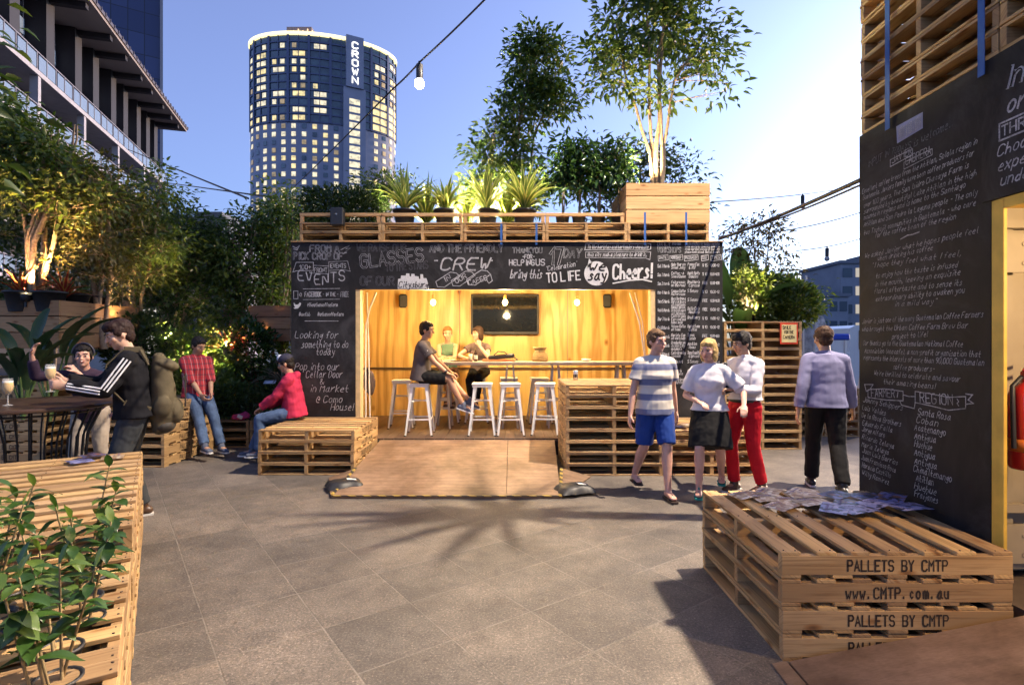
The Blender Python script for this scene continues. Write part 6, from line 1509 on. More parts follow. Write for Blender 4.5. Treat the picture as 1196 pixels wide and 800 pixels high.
tree('tall_ficus', 'tall multi stemmed tree growing from the roof crate', 'tree', (X_at(765, 8.75), 8.6, RZ+.35), [([(0, 0, 0), (.0, 0, 1.0), (.05, 0, 2.2), (.15, 0, 3.8)], .05, .014), ([(-.06, 0, 0), (-.12, 0, .9), (-.45, 0, 1.9), (-.65, 0, 2.8)], .035, .01), ([(.06, .02, 0), (.1, 0, 1.0), (.25, 0, 2.0), (.7, 0, 2.7)], .035, .01), ([(-.03, .08, 0), (-.1, .08, 1.2), (-.1, .05, 2.4), (-.25, 0, 3.6)], .035, .012), ([(.02, -.05, 0), (.06, -.05, 1.0), (.0, 0, 2.4), (.3, 0, 3.6)], .03, .01)],
     [((c[0]*.84, c[1], c[2]), (r[0]*.85, r[1], r[2]), int(n*.9)) for c, r, n in bigcl], .135, LEAF_ML, BARK, 20, .14, droop=.3)
tree('dark_ficus', 'dark spreading tree behind the roof crate', 'tree', (X_at(745, 9.9), 9.75, ROOFZ), [([(0, 0, 0), (.05, 0, .9), (0, 0, 1.7)], .045, .015), ([(0, 0, 0), (.3, 0, .9), (.7, 0, 1.4)], .03, .01), ([(0, 0, 0), (-.4, 0, .9), (-.8, 0, 1.5)], .03, .01)], [((-.8, 0, 1.6), (.6, .5, .5), 34), ((0, 0, 1.8), (.6, .5, .5), 30), ((.65, 0, 1.45), (.55, .5, .55), 36), ((.9, 0, .95), (.35, .4, .35), 14), ((-.7, 0, .95), (.6, .5, .4), 22)], .1, LEAF_D, BARKD, 22, .12)
def added_flood(label, loc, target, power, color=(1, .72, .36), ang=95):  # unseen fixtures added among the plants to brighten foliage and trunks
    r = thing('floodlight', label, 'lamp', loc, 0, 'added floodlights among the plants'); d = (V(target)-V(loc)).normalized(); rot = d.to_track_quat('Z', 'Y').to_matrix()
    m = MB(); m.M = rot.to_4x4(); m.lathe([(.001, -.05), (.05, -.05), (.07, .02), (.07, .035), (.062, .035), (.055, .01), (.001, .01)], n=16); m.build('housing', BLACKM, r)
    m = MB(); m.M = rot.to_4x4(); m.lathe([(.053, .016), (.001, .017)], n=16); m.build('lens', emis('added_flood_lens', (1, .82, .5), 6), r)
    m = MB(); m.bar((0, 0, -.02), (0, 0, -.12), .03, .03); m.build('bracket', BLACKM, r)
    spot('added_flood', tuple(V(loc)+d*.06), target, power, color, ang, .04)
added_flood('added floodlight at the foot of the slender roof tree', (X_at(596, 9), 8.85, ROOFZ+.45), (X_at(572, 9.4), 9.4, 6), 1900, (1, .82, .38))
added_flood('added floodlight behind the first roof strap plants', (X_at(500, 9.2), 9.15, ROOFZ+.3), (X_at(515, 8), 8.0, 4.6), 620, (1, .86, .42), 120)
added_flood('added floodlight behind the last roof strap plants', (X_at(585, 9.2), 9.15, ROOFZ+.3), (X_at(575, 8), 8.0, 4.6), 620, (1, .86, .42), 120)
added_flood('added floodlight inside the roof crate', (X_at(752, 8.3), 8.25, RZ+.52), (X_at(768, 8.9), 8.9, 6.6), 230, (1, .72, .38), 80)
# ================================================================ right of the bar
def broad_plant(name, label, base, spec, mat, parts='leaves', pot=True):
    r = thing(name, label, 'plant', base); m = MB(); st = MB()
    for (az, ln_, wd_, h, arch) in spec:
        d = V((math.cos(R(az)), math.sin(R(az)), 0)); sd = V((-d.y, d.x, 0)); p0 = V((0, 0, .1)); p1 = d*h*.22+V((0, 0, h)); st.tube([p0, p0.lerp(p1, .5)+d*-.02, p1], [.02, .016, .009], 6)
        th = R(78); p = V(p1); K = 9; vs = []
        for k in range(K+1):
            t = k/K; w_ = wd_*(math.sin(math.pi*min(1, t*.93+.04)))**.6; nn = d*-math.sin(th)+V((0,0,1))*math.cos(th); wv = .12*math.sin(k*2.1)
            vs += [p-sd*w_*.5+nn*w_*(.22+wv*.3), p, p+sd*w_*.5+nn*w_*(.22-wv*.3)]; p = p+(d*math.cos(th)+V((0,0,1))*math.sin(th))*(ln_/K); th -= arch/K*2
        fs = [f for k in range(K) for f in ((3*k, 3*k+1, 3*k+4, 3*k+3), (3*k+1, 3*k+2, 3*k+5, 3*k+4))]
        m.add(vs, fs, 0, [[((.1 if q % 3 == 0 else (.5 if q % 3 == 1 else .9)), q/30) for q in f] for f in fs], True)
    m.build(parts, mat, r); st.build('stalks', plain('green_stalk', (.1, .16, .05), .5), r); return r
broad_plant('banana_plant', 'broad leaved banana plant behind the right end of the bar', (X_at(866, 9.0), 9.0, .9), [(200, 1.0, .34, 1.3, .5), (70, 1.05, .34, 1.45, .3), (340, .8, .3, 1.1, .7), (120, .9, .3, 1.5, .2), (250, .7, .28, .8, .8), (20, .8, .28, .9, .6), (165, .8, .3, .9, .9)], BANANA)
broad_plant('banana_plant', 'smaller banana plant against the right bar corner', (X_at(858, 9.9), 9.9, .9), [(160, 1.0, .3, 1.2, .5), (60, 1.0, .3, 1.4, .3), (280, .8, .3, 1.2, .5), (0, .8, .28, 1.0, .6)], BANANA)
tree('vine_tree', 'thin leaved reddish tree above the tall pallet screen', 'tree', (X_at(885, 9.6), 9.6, 1.2), [([(0, 0, 0), (.02, 0, 1.2), (-.1, 0, 2.4)], .03, .008), ([(.0, 0, 0), (.1, 0, 1.2), (.2, 0, 2.2)], .025, .008), ([(-.05, 0, 0), (-.1, 0, 1.0), (-.3, 0, 2.0)], .025, .008)],
     [((0, 0, 2.35), (.55, .4, .3), 34), ((.1, 0, 1.75), (.45, .4, .45), 30), ((.55, 0, 1.5), (.3, .25, .2), 9), ((-.2, 0, 1.2), (.4, .35, .4), 22), ((.75, 0, 1.1), (.2, .2, .15), 5), ((-.6, 0, 2.05), (.25, .2, .2), 8)], .085, leafmat('olive_leaf', (.06, .05, .02), (.1, .08, .03), (.14, .09, .04)), BARK, 18, .1)
for i, (px, y, rx, h) in enumerate(((876, 9.1, .42, .5), (905, 9.3, .5, .46), (930, 9.0, .34, .36))):
    bush('leafy_shrub', ['dense green shrub beside the banana plant', 'dense green shrub in the middle of the right planter', 'small green shrub above the yellow sign'][i], 'shrub', (X_at(px, y), y, 1.85), (rx, .4, h), 1500, .1, LEAF_L if i == 1 else LEAF_M, 'shrubs behind the pallet screen')
crate('dark planter box behind the tall pallet screen', (3.95, 9.75, 1.55), (1.7, .5, .38), 3, plain('black_planter', (.03, .025, .02), .8)) if 0 else None
bush('clipped_shrub', 'round dark clipped shrub in front of the far office blocks', 'shrub', (X_at(975, 19), 19, 1.4), (.62, .6, .36), 2600, .07, LEAF_D)
tree('street_tree', 'distant street tree left of the grey feather flag', 'tree', (X_at(935, 24), 24, 0), [([(0, 0, 0), (0, 0, 2.2), (.1, 0, 3)], .1, .03)], [((0, 0, 3.2), (1.0, 1, .9), 40)], .22, LEAF_M, BARKD, 20, .3)
# palm on the kiosk roof: outside the frame, its fronds throw the leaf shadows on the paving
def palm(label, base, n, h, ln_, seed):
    r = thing('palm_tree', label, 'palm', base, 0, 'palms on the kiosk roof'); q = random.Random(seed); st = MB(); st.tube([(0, 0, 0), (.02, 0, h*.5), (0, 0, h)], [.06, .05, .045], 8); st.build('trunk', BARKD, r); m = MB()
    for i in range(n):
        a = 6.283*i/n+q.uniform(-.2, .2); d = V((math.cos(a), math.sin(a), 0)); sd = V((-d.y, d.x, 0)); th = R(q.uniform(20, 50)); p = V((0, 0, h)); K = 9; c = [V(p)]
        for k in range(K): p = p+(d*math.cos(th)+V((0,0,1))*math.sin(th))*ln_/K; th -= .12; c.append(V(p))
        m.tube(c, [.012]*5+[.006]*5, 4)
        for k in range(2, K+1):
            for sg in (-1, 1):
                for e in (0, .5):
                    b0 = c[k-1].lerp(c[k], e); l = ln_*.36*math.sin(math.pi*(k+e)/(K+2.5))+.06; tip = b0+sd*sg*l*.85+(c[k]-c[k-1]).normalized()*l*.45-V((0,0,l*.3)); u = (c[k]-c[k-1]).normalized()*.03
                    m.add([b0-u, b0+u, tip], [(0, 1, 2)], 0)
    m.build('fronds', LEAF_D, r)
r = thing('palm_tree', 'tall strap leaved palm behind the kiosk, its crown above the frame', 'palm', (3.25, 4.95, 0)); m = MB(); m.tube([(0, 0, 0), (.03, 0, 3.6), (0, 0, 6.85)], [.07, .06, .05], 8); m.build('trunk', BARKD, r)
m = MB(); blades(m, (0, 0, 6.8), 22, .78, .065, .25, 5, 1.0); m.build('fronds', DARKBLADE, r)
# ================================================================ left planting
crate('large pale planter crate high on pallets, upper left', (-6.13-1.6, 7.5+.8, 8*PH+.42), (3.2, 1.6, .66), 3, wood('crate_orange_pine', (.42, .22, .09), (.52, .3, .13), (.6, .45, .32)))
crate('brown planter crate behind the sunglasses man and hedge', (X_at(316, 9.6), 9.9, 1.62), (.72, .7, .62), 3, RED_PINE)
crate('brown planter crate low behind the dark hedge', (X_at(288, 9.3), 9.75, .55), (.62, .5, .62), 3, RED_PINE)
for i, (x, y, w_) in enumerate(((-6.6, 8.9, .9), (-5.2, 9.6, 2.0), (-4.0, 9.9, 1.1))): crate(['timber trough under the shrubs, left', 'timber trough under the shrubs, middle', 'timber trough under the shrubs, right'][i], (x, y+.4, 0), (w_, .8, .52), 3, RED_PINE)
MIX = LEAF_M
def T3(label, px, y, z, top_py, wpx, lean, leafm, n=1.0, lf=.09, name='ficus_tree', bark=BARK, ns=4, low=None):
    S = y/F_PX; H_ = Z_at(top_py, y)-z; w_ = wpx*S; st = []
    for k in range(ns):
        a = rnd.uniform(-.5, .5); st.append(([(rnd.uniform(-.1, .1), rnd.uniform(-.1, .1), 0), (a*w_*.2, rnd.uniform(-.2, .2), H_*.35), (a*w_*.5+lean, 0, H_*.7), (a*w_*.6+lean, 0, H_*.9)], rnd.uniform(.028, .05), .01))
    cl = []
    for k in range(9):
        t = k/8; z_ = H_*(.38+.5*t); ww = w_*.5*math.sin(math.pi*(.22+.68*t))
        if low is not None and k < low: continue
        cl.append(((rnd.uniform(-.45, .45)*w_*.7+lean*t, rnd.uniform(-.3, .3), z_), (ww*.7+.1, .5, H_*.13), int(21*n)))
    return tree(name, label, 'tree', (X_at(px, y), y, z), st, cl, lf, leafm, bark, 24, .13, droop=.3)
T3('leafy tree with brightly lit trunk in the big left crate', 40, 7.9, 1.9, 120, 150, .1, LEAF_M, 1.5, .11, low=3, ns=7)
T3('tall tree at the left edge of the big left crate', -40, 8.2, 1.9, 100, 130, .2, LEAF_D, 1.1, .12)
T3('bronze leaved tree right of the brightly lit trunk', 118, 8.3, 1.5, 178, 95, 0, leafmat('olive_dark_leaf', (.03, .045, .015), (.07, .07, .02), (.12, .1, .03)), 1.25)
T3('leafy tree with glowing base over the shrubs', 150, 9.0, 1.2, 198, 100, .1, LEAF_M, 1.3, low=2, ns=6)
T3('dark pointed tree in the middle of the left planting', 205, 10.0, .6, 238, 85, .0, LEAF_D, 1.3, .1)
T3('dense dark tree left of the bar with pale stems', 272, 10.2, .9, 238, 95, .0, LEAF_ML, 1.5, .1, ns=6)
T3('yellow green tree beside the bar blackboard', 328, 10.6, 1.0, 205, 70, .0, LEAF_L, 1.2, .1)
T3('low leafy tree between hedge and bar blackboard', 345, 11.4, .8, 262, 60, .0, LEAF_M, 1.2, .1)
T3('background tree behind the left planting', 160, 13.0, 0, 225, 120, .0, LEAF_D, 1.3, .14)
T3('background tree left of the low grey office block', 60, 13.5, 0, 190, 150, .0, LEAF_D, 1.2, .15)
for i, (px, y, z, rad, n, mt, lb) in enumerate(((185, 9.4, .5, (.6, .45, .75), 2600, LEAF_G, 'dark glossy shrub behind the man with the backpack'), (222, 9.2, .5, (.55, .45, .7), 2400, LEAF_M, 'green shrub behind the plaid shirted man'), (258, 9.6, .5, (.5, .45, .62), 2200, LEAF_L, 'light green shrub right of the plaid shirted man'), (290, 9.3, 1.0, (.42, .4, .48), 2000, LEAF_G, 'dark glossy shrub below the red leaved plant'),
        (228, 8.85, .3, (.45, .35, .45), 1700, LEAF_M, 'low shrub at the plaid man\'s shoulder'), (160, 9.0, .9, (.5, .4, .6), 1800, LEAF_D, 'dark shrub under the left trees'), (262, 8.9, .35, (.34, .3, .36), 1400, LEAF_L, 'small bright leafed shrub behind the pink bag'), (330, 10.2, 1.4, (.4, .4, .35), 1200, LEAF_M, 'small shrub in the brown crate by the blackboard'), (330, 9.2, .55, (.3, .3, .4), 1000, LEAF_D, 'dark shrub behind the pink hooded man'))):
    bush('leafy_shrub', lb, 'shrub', (X_at(px, y), y, z), rad, n, .095, mt, 'shrubs of the left planting')
bush('box_hedge', 'low dark clipped hedge on pallets behind the seated men', 'hedge', (X_at(288, 8.7), 8.85, 3*PH), (.62, .35, .27), 5200, .05, LEAF_D, None, True, 6)
for i, (px, y, z, n, l, mt, lb) in enumerate(((268, 9.3, 1.35, 34, .6, CROTON, 'bright red strap leaved plant lit by an added floodlight'), (285, 9.5, 1.5, 26, .5, CROTON, 'smaller red strap leaved plant beside the brown crate'), (331, 8.9, .85, 30, .7, PHORM, 'bronze striped grass plant beside the blackboard'), (25, 7.75, 2.2, 26, .55, CROTON, 'red leaved plant at the lit trunk, left crate'), (75, 7.8, 2.2, 24, .5, CROTON, 'dark red leaved plant right of the lit trunk'))):
    strap_plant('red_leaf_plant' if mt is CROTON else 'striped_grass_plant', lb, 'plant', (X_at(px, y), y, z), n, l, .06, mt, None, 50+i, .6, 1)
for i, (px, y, z) in enumerate(((30, 7.6, 2.02), (62, 7.62, 2.02), (90, 8.0, 2.02), (115, 8.4, 2.02))):
    r = thing('plant_pot', ['black plant pot, first on the big left crate', 'black plant pot, second on the big left crate', 'black plant pot, third on the big left crate', 'black plant pot, last on the big left crate'][i], 'pot', (X_at(px, y)-.05, y, z), 0, 'black pots on the big left crate'); potmesh(.2, .28).build('shell', BLACKP, r); m = MB(); m.lathe([(.178, .24), (.001, .25)], n=16); m.build('soil', SOIL, r)
broad_plant('palm_clump', 'dark broad leaved plant at the left edge by the glasses', (X_at(18, 6.4), 6.5, .6), [(160, .7, .14, .7, .6), (60, .7, .14, .8, .5), (300, .6, .14, .6, .8), (350, .65, .13, .75, .7), (20, .7, .14, .6, .6), (200, .6, .14, .6, .9), (100, .6, .14, .9, .3), (260, .7, .2, .5, .8), (10, .7, .18, .5, .9), (330, .75, .18, .45, .7), (45, .8, .18, .6, .7)], DARKBLADE)
broad_plant('palm_clump', 'second dark broad leaved plant against the left crate', (X_at(62, 7.1), 7.05, .5), [(170, .8, .16, .8, .6), (60, .8, .16, 1.0, .5), (300, .8, .17, .7, .8), (350, .8, .16, .9, .7), (20, .9, .16, .8, .6), (250, .7, .16, .6, .9)], DARKBLADE)
added_flood('added floodlight at the foot of the brightly lit left tree', (X_at(38, 7.6), 7.5, 2.2), (X_at(52, 8.1), 8.0, 4.6), 1200, (1, .55, .24), 100)
added_flood('added floodlight under the glowing bronze tree', (X_at(135, 8.6), 8.5, 1.9), (X_at(130, 8.9), 8.9, 4.2), 950, (1, .6, .25), 110)
added_flood('added floodlight in the red strap leaved plant', (X_at(268, 9.2), 9.1, 1.45), (X_at(275, 10), 10.0, 3.4), 800, (1, .6, .25), 110)
added_flood('added floodlight under the yellow green tree', (X_at(325, 10.4), 10.2, 1.9), (X_at(328, 10.7), 10.8, 4.2), 900, (1, .84, .36), 110)
added_flood('added floodlight low in the middle of the left trees', (X_at(200, 9.2), 9.1, 1.6), (X_at(205, 10), 10.0, 4.0), 380, (1, .78, .34), 120)
added_flood('added floodlight among the green shrubs', (X_at(235, 8.9), 8.75, 1.25), (X_at(250, 9.6), 9.7, 1.2), 200, (1, .8, .36), 140)
added_flood('added floodlight in the right shrubs behind the pallet screen', (X_at(880, 8.9), 9.0, 2.0), (X_at(885, 9.6), 9.7, 4.0), 150, (1, .74, .4), 110)
r = thing('mast_floodlight', 'floodlight on a tall steel mast behind the kiosk, outside the frame', 'lamp', (5.3, 4.9, 0))
m = MB(); m.tube([(0, .12, 0), (0, .12, 11.2)], .06, 10); m.build('mast', BLACKM, r)
m = MB(); m.box((0, .02, 11.18), (.3, .16, .24), 0, .02, Matrix.Rotation(R(-30), 3, 'X')); m.build('housing', BLACKM, r)
m = MB(); m.box((-.02, -.06, 11.07), (.24, .02, .17), 0, .004, Matrix.Rotation(R(-30), 3, 'X')); m.build('lens', emis('mast_lens', (1, .9, .75), 20), r)
spot('mast_flood', (5.24, 4.8, 10.98), (.5, 4.7, 0), 4700, (1, .82, .62), 62, .04)
# overhanging branch, upper left corner
tree('overhanging_tree', 'dark tree whose branch hangs into the upper left corner', 'tree', (-4.9, 4.2, 0), [([(0, 0, 0), (.1, 0, 2.0), (.3, -.2, 3.4), (.9, -.5, 3.9)], .08, .02), ([(.2, -.1, 3.0), (.8, -.5, 3.3), (1.3, -.8, 3.1)], .03, .01)], [((1.15, -.7, 3.1), (.35, .3, .4), 16), ((1.1, -.6, 3.6), (.5, .4, .4), 18), ((1.0, -.5, 2.8), (.3, .3, .3), 12), ((.0, 0, 3.8), (.8, .8, .6), 20)], .14, LEAF_D, BARKD, 12, .12)
# ================================================================ foreground planter of coffee seedlings
def big_leaves(name, C, D, S, mat, parent, q):
    m = MB()
    for c, d, l in zip(C, D, S):
        c, d = V(c), V(d).normalized(); sd = d.cross(V((0, 0, 1))); sd = sd.normalized() if sd.length > .05 else V((1, 0, 0)); K = 7; p = V(c); w0 = l*q.uniform(.38, .5); ph = q.random()*6; bend = q.uniform(.8, 1.7); cup = q.uniform(.1, .35); vs = []
        for k in range(K+1):
            t = k/K; w_ = w0*max(.03, math.sin(math.pi*t**.85))**.8*(1 if t < .8 else (1-t)*4.2+.12) if k else .004; n = sd.cross(d).normalized()
            for j in (-1, -.5, 0, .5, 1): vs.append(p+sd*w_*.5*j+n*(cup*abs(j)*w_*.5+.06*l*math.sin(9*t+ph)*abs(j)**2*(.4)))
            p = p+d*l/K; d = (d-V((0, 0, 1))*bend/K*.55).normalized()
        m.add(vs, [(5*k+j, 5*k+j+1, 5*k+j+6, 5*k+j+5) for k in range(K) for j in range(4)], 0, None, True)
    return m.build(name, mat, parent)
def fore():
    P0 = V((-3.10, 4.70)); e = V((.5373, -.8434)); v = V((-.8434, -.5373)); ang = math.atan2(v.y, v.x)
    rz = math.atan2(e.y, e.x)      # stack axis along the long side
    for i in range(4):
        for j in range(2):
            n = 5 if i < 2 else 4
            c = P0+e*(PW*(i+.5)*.96+(0 if i < 2 else .0))+v*(PW*(j+.5)+j*.01)
            stack(n, c.x, c.y, 0, rz+math.pi, ['at the planter\'s far end', 'second along the planter', 'third along the planter', 'at the planter\'s near end'][i]+[', aisle side', ', outer side'][j], 'pallets of the seedling planter', False, False, .958 if 1 else 1)
    q = random.Random(9); nn = 0
    ws = ['nearest the camera', 'second from the camera', 'third from the camera', 'fourth from the camera', 'fifth from the camera', 'sixth from the camera']
    for j, vv in enumerate((.17, .46, .78)):
        for i, u in enumerate((3.62, 3.40, 3.18, 2.96, 2.74, 2.50)):
            p = P0+e*u+v*(vv+q.uniform(-.03, .03)); z = 4*PH-.128
            h = q.uniform(.40, .60)
            r = thing('coffee_seedling', f'potted coffee seedling, {ws[i]}, {["aisle row", "middle row", "outer row"][j]} of the planter', 'plant', (p.x, p.y, z), q.random()*6, 'coffee seedlings in the pallet planter')
            potmesh(.066, .13).build('pot', BLACKP, r); m = MB(); m.lathe([(.06, .112), (.001, .114)], n=14); m.build('soil', SOIL, r)
            m = MB(); C, D, S = [], [], []
            for s_ in range(q.choice((2, 2, 3))):
                dx, dy = q.uniform(-.02, .02), q.uniform(-.02, .02); hh = h*q.uniform(.75, 1.05); lx, ly = q.uniform(-.11, .11), q.uniform(-.11, .11)
                pts = [(dx, dy, .1), (dx+lx*.5, dy+ly*.5, .1+hh*.5), (dx+lx, dy+ly, .1+hh)]; m.tube(pts, [.0055, .0045, .003], 6)
                for k in range(7):
                    zz = .1+hh*(.48+.08*k); cx_, cy_ = dx+lx*(.48+.08*k), dy+ly*(.48+.08*k); a0 = q.random()*3.14+k*1.57
                    for t in (0, 1):
                        a = a0+t*math.pi+q.uniform(-.3, .3); C.append((cx_, cy_, zz)); D.append((math.cos(a), math.sin(a), q.uniform(-.35, .5))); S.append(q.uniform(.065, .115))
                C.append((dx+lx, dy+ly, .1+hh)); D.append((.3, .1, 1)); S.append(.07)
            m.build('stem', plain('seedling_stem', (.26, .19, .09), .7), r); big_leaves('leaves', C, D, S, leafmat('coffee_leaf', (.02, .05, .012), (.05, .11, .022), (.12, .18, .04), .3, .25), r, q)
    for i, (u, vv) in enumerate(((.22, .22), (.3, .42), (.12, .36))):
        p = P0+e*u+v*vv; brochure(['brochure on the planter\'s far corner, aisle side', 'brochure on the planter\'s far end, outer one', 'brochure on top at the planter\'s far corner'][i], p.x, p.y, 5*PH+.005*i+.002, rz+.3*i, BR[i], .3, 'brochures on the planter')
fore()
# ================================================================ high table and glasses, left
def high_table():
    r = thing('high_table', 'round black high table on a flared wire rod base', 'table', (-4.35, 5.0, 0))
    m = MB(); m.lathe([(.001, 1.02), (.66, 1.02), (.67, 1.03), (.67, 1.045), (.66, 1.055), (.001, 1.055)], n=40, smooth=False); m.build('table_top', plain('dark_table_top', (.06, .035, .025), .3, 0, .3, 5), r)
    m = MB()
    for k in range(30):
        a = k*6.283/30; m.tube([(.54*math.cos(a), .54*math.sin(a), 1.02), (.42*math.cos(a), .42*math.sin(a), .75), (.40*math.cos(a), .40*math.sin(a), .5), (.5*math.cos(a), .5*math.sin(a), .02)], .008, 6)
    for z, rr in ((.02, .5), (.98, .52)): m.tube([(rr*math.cos(a*.2618), rr*math.sin(a*.2618), z) for a in range(25)], .009, 6)
    m.build('wire_base', BLACKM, r)
high_table()
BEER = plain('pale_beer', (.75, .48, .12), .08, 0, .1, 30); FOAM = plain('beer_foam', (.8, .74, .6), .6)
gm, nt, b = newmat('clear_glass'); b.inputs['Base Color'].default_value = (.9, .92, .92, 1); b.inputs['Roughness'].default_value = .03; b.inputs['Alpha'].default_value = .22; CG = gm
def goblet(label, loc):
    r = thing('beer_glass', label, 'glass', loc, 0); m = MB(); m.lathe([(.001, 0), (.036, .001), (.034, .005), (.006, .012), (.0045, .09), (.02, .105), (.036, .135), (.041, .17), (.037, .215), (.033, .235)], n=24); m.build('glass', CG, r)
    m = MB(); m.lathe([(.001, .109), (.018, .109), (.034, .137), (.0385, .17), (.036, .198)], n=24); m.build('beer', BEER, r); m = MB(); m.lathe([(.036, .198), (.0345, .212), (.001, .214)], n=24); m.build('foam', FOAM, r)
goblet('stemmed glass of pale beer standing on the black table', (-4.35, 4.78, 1.056))
# ================================================================ people
navy = cloth('black_tracksuit', (.009, .009, .012)); jeans = cloth('blue_denim', (.08, .13, .24), .8, .35); djeans = cloth('dark_denim', (.05, .055, .06), .85, .3)
sneaker = cloth('grey_sneaker', (.12, .14, .2)); blackc = cloth('black_cloth', (.01, .01, .011)); whitec = cloth('white_shirt_cloth', (.72, .70, .76), .8, .08)
lilac = cloth('lilac_shirt_cloth', (.24, .24, .40), .8, .1); red = cloth('red_cotton', (.62, .012, .025), .8, .12)
BK = (.02, .016, .014)
# --- walkers
J = person('man in blue striped t-shirt and blue shorts walking with his head turned', (1.50, 5.82, 0), R(8), 1.76, face=(.45, -1, -.05), feet=[(-.11, .30, .15), (.06, -.2, .085)], hands=[(-.30, -.08, .84), (.29, .12, .83)], elbow=((-.3, .8, 0), (.3, .8, 0)),
   sk='pink', hair=('short', (.16, .09, .045)), top=dict(mat=striped('striped_jersey', (.62, .58, .52), (.14, .16, .28), .155, .58, 2, .1), sleeve=.62, hem=.13, g=.02, name='t_shirt'), bottom=dict(mat=cloth('blue_shorts_cloth', (.02, .06, .28)), len=.92, name='shorts'), shoes=dict(mat=plain('sandal_leather', (.04, .025, .02), .6), sandal=True, fdir=[(0,-1,0), (0,-1,0)]), knee=((.0,-1,.1), (.0,-1,.1)))
J = person('blonde woman in white blouse and black skirt walking in green heels', (2.05, 5.75, 0), R(-20), 1.66, female=True, face=(-.4, -1, -.12), feet=[(-.1, -.2, .13), (.12, .28, .17)], hands=[(-.10, -.2, 1.0), (.32, -.2, .98)], elbow=((-.6, .6, -.3), (.6, .6, -.3)),
   sk='pink', hair=('bob', (.62, .42, .16)), top=dict(mat=whitec, sleeve=.8, hem=-.02, g=.022, name='blouse', wr=.01), bottom=dict(mat=blackc, skirt=.95, name='skirt'), shoes=dict(mat=cloth('green_heel', (.02, .25, .22)), sandal=True, strap=True, name='heeled_sandal', fdir=[(0,-1,0), (0,-1,0)]))
J = person('dark haired man in white shirt and red trousers holding a folder', (2.49, 5.92, 0), R(-62), 1.74, face=(-.25, -1, -.25), feet=[(-.1, -.04, .085), (.1, .14, .085)], hands=[(-.10, -.26, 1.18), (.12, -.34, 1.12)], elbow=((-.5, .3, -.8), (.5, .3, -.8)),
   sk='tan', hair=('thick', BK), top=dict(mat=whitec, sleeve=1.92, hem=-.075, g=.017, collar=True, wr=.012), bottom=dict(mat=red, len=1.93), shoes=dict(mat=plain('brown_leather_shoe', (.08, .04, .02), .4), fdir=[(0,-1,0), (0,-1,0)]), curl=(.8, .8))
m = MB(); loft(m, [J['hc']+V((0,0,.045)), J['hc']+V((0,0,.078))], [(.172, .13)]*2, side=(1,0,0), cap='flat', n=24); m.build('belt', BLACKP, J['root'])
c = J['wr'][0].lerp(J['wr'][1], .5)+V((-.03, -.04, .06)); Mw = Matrix.Translation((2.49, 5.92, 0)) @ Matrix.Rotation(R(-62), 4, 'Z')
r = thing('black_folder', 'black folder held by the man in red trousers', 'folder', Mw @ c, R(-62)); m = MB(); m.box((0, 0, 0), (.24, .03, .31), 0, .004, Matrix.Rotation(R(-18), 3, 'Y')); m.build('cover', BLACKP, r); m = MB(); m.box((0, .0, .0), (.225, .018, .318), 0, 0, Matrix.Rotation(R(-18), 3, 'Y')); m.build('pages', WHITEM, r)
J = person('man in lilac shirt and black trousers seen from behind walking away', (3.37, 5.95, 0), R(162), 1.80, face=(.25, -1, -.15), lean=(0, -.06, 1), feet=[(-.1, .28, .13), (.1, -.2, .085)], hands=[(-.29, -.16, .88), (.29, .10, .84)], elbow=((-.3, .9, -.2), (.3, .9, -.2)),
   sk='tan', hair=('short', (.07, .035, .02)), top=dict(mat=lilac, sleeve=1.9, hem=.08, g=.022, collar=True, wr=.005), bottom=dict(mat=blackc, len=1.95, g=.022), shoes=dict(mat=plain('black_leather_shoe', (.02, .02, .02), .4), fdir=[(0,-1,0), (0,-1,0)]))
# --- seated in the bar
SEAT = DZ+.763
# --- seated in the bar
J = person('man in dark grey t-shirt and black shorts sitting sideways on a bar stool', (-1.36, 8.25, SEAT), R(90), 1.78, hipz=.10, lean=(0, -.10, 1), face=(-.05, -1, -.12), feet=[(-.05, -.64, -.32), (.08, -.72, -.27)], hands=[(-.12, -.42, .14), (.12, -.45, .13)], knee=((-.05, -1, 1), (.05, -1, 1)), elbow=((-.4, .5, -.8), (.4, .5, -.8)),
   sk='tan', hair=('short', BK), top=dict(mat=cloth('charcoal_jersey', (.10, .085, .085)), sleeve=.62, hem=.1, g=.018, name='t_shirt'), bottom=dict(mat=blackc, len=.88, name='shorts'), shoes=dict(mat=sneaker, fdir=[(0,-1,-.35), (0,-1,-.35)]), handdir=((.1, -1, -.3), (-.1, -1, -.3)), palm=((0, 0, -1), (0, 0, -1)))
m = MB(); c = Chalk((0, 0, 0), (1, 0, 0), (0, 1, 0)); q = J['sh'][0]*.6+J['el'][0]*.4; m.box(tuple(q+V((-.064, 0, 0))), (.006, .05, .06), 0, .002); m.build('sleeve_badge', WHITEM, J['root'])
m = MB(); w_ = J['wr'][0]; d = (J['el'][0]-w_).normalized(); loft(m, [w_+d*.02, w_+d*.055], [.031, .033], cap='flat'); m.build('wristwatch', BLACKP, J['root'])
J = person('short haired woman in green tank top leaning on the bar table', (-1.10, 9.55, SEAT), R(0), 1.70, hipz=.10, female=True, lean=(0, -.16, 1), face=(.15, -1, -.1), feet=[(.12, -.32, -.42), (.02, -.42, -.38)], hands=[(.08, -.44, .335), (-.08, -.40, .335)], knee=((-.1, -1, .6), (.2, -1, .8)), elbow=((-1, .1, -.3), (1, .1, -.3)),
   sk='tan', hair=('short', (.26, .11, .03)), top=dict(mat=cloth('sage_green_jersey', (.10, .17, .11)), tank=True, hem=.08, g=.012, name='tank_top'), bottom=dict(mat=cloth('brown_shorts_cloth', (.1, .045, .03)), len=.9, name='shorts'), shoes=dict(mat=plain('brown_leather_shoe', (.08, .04, .02), .4), fdir=[(0,-1,0), (0,-1,0)]))
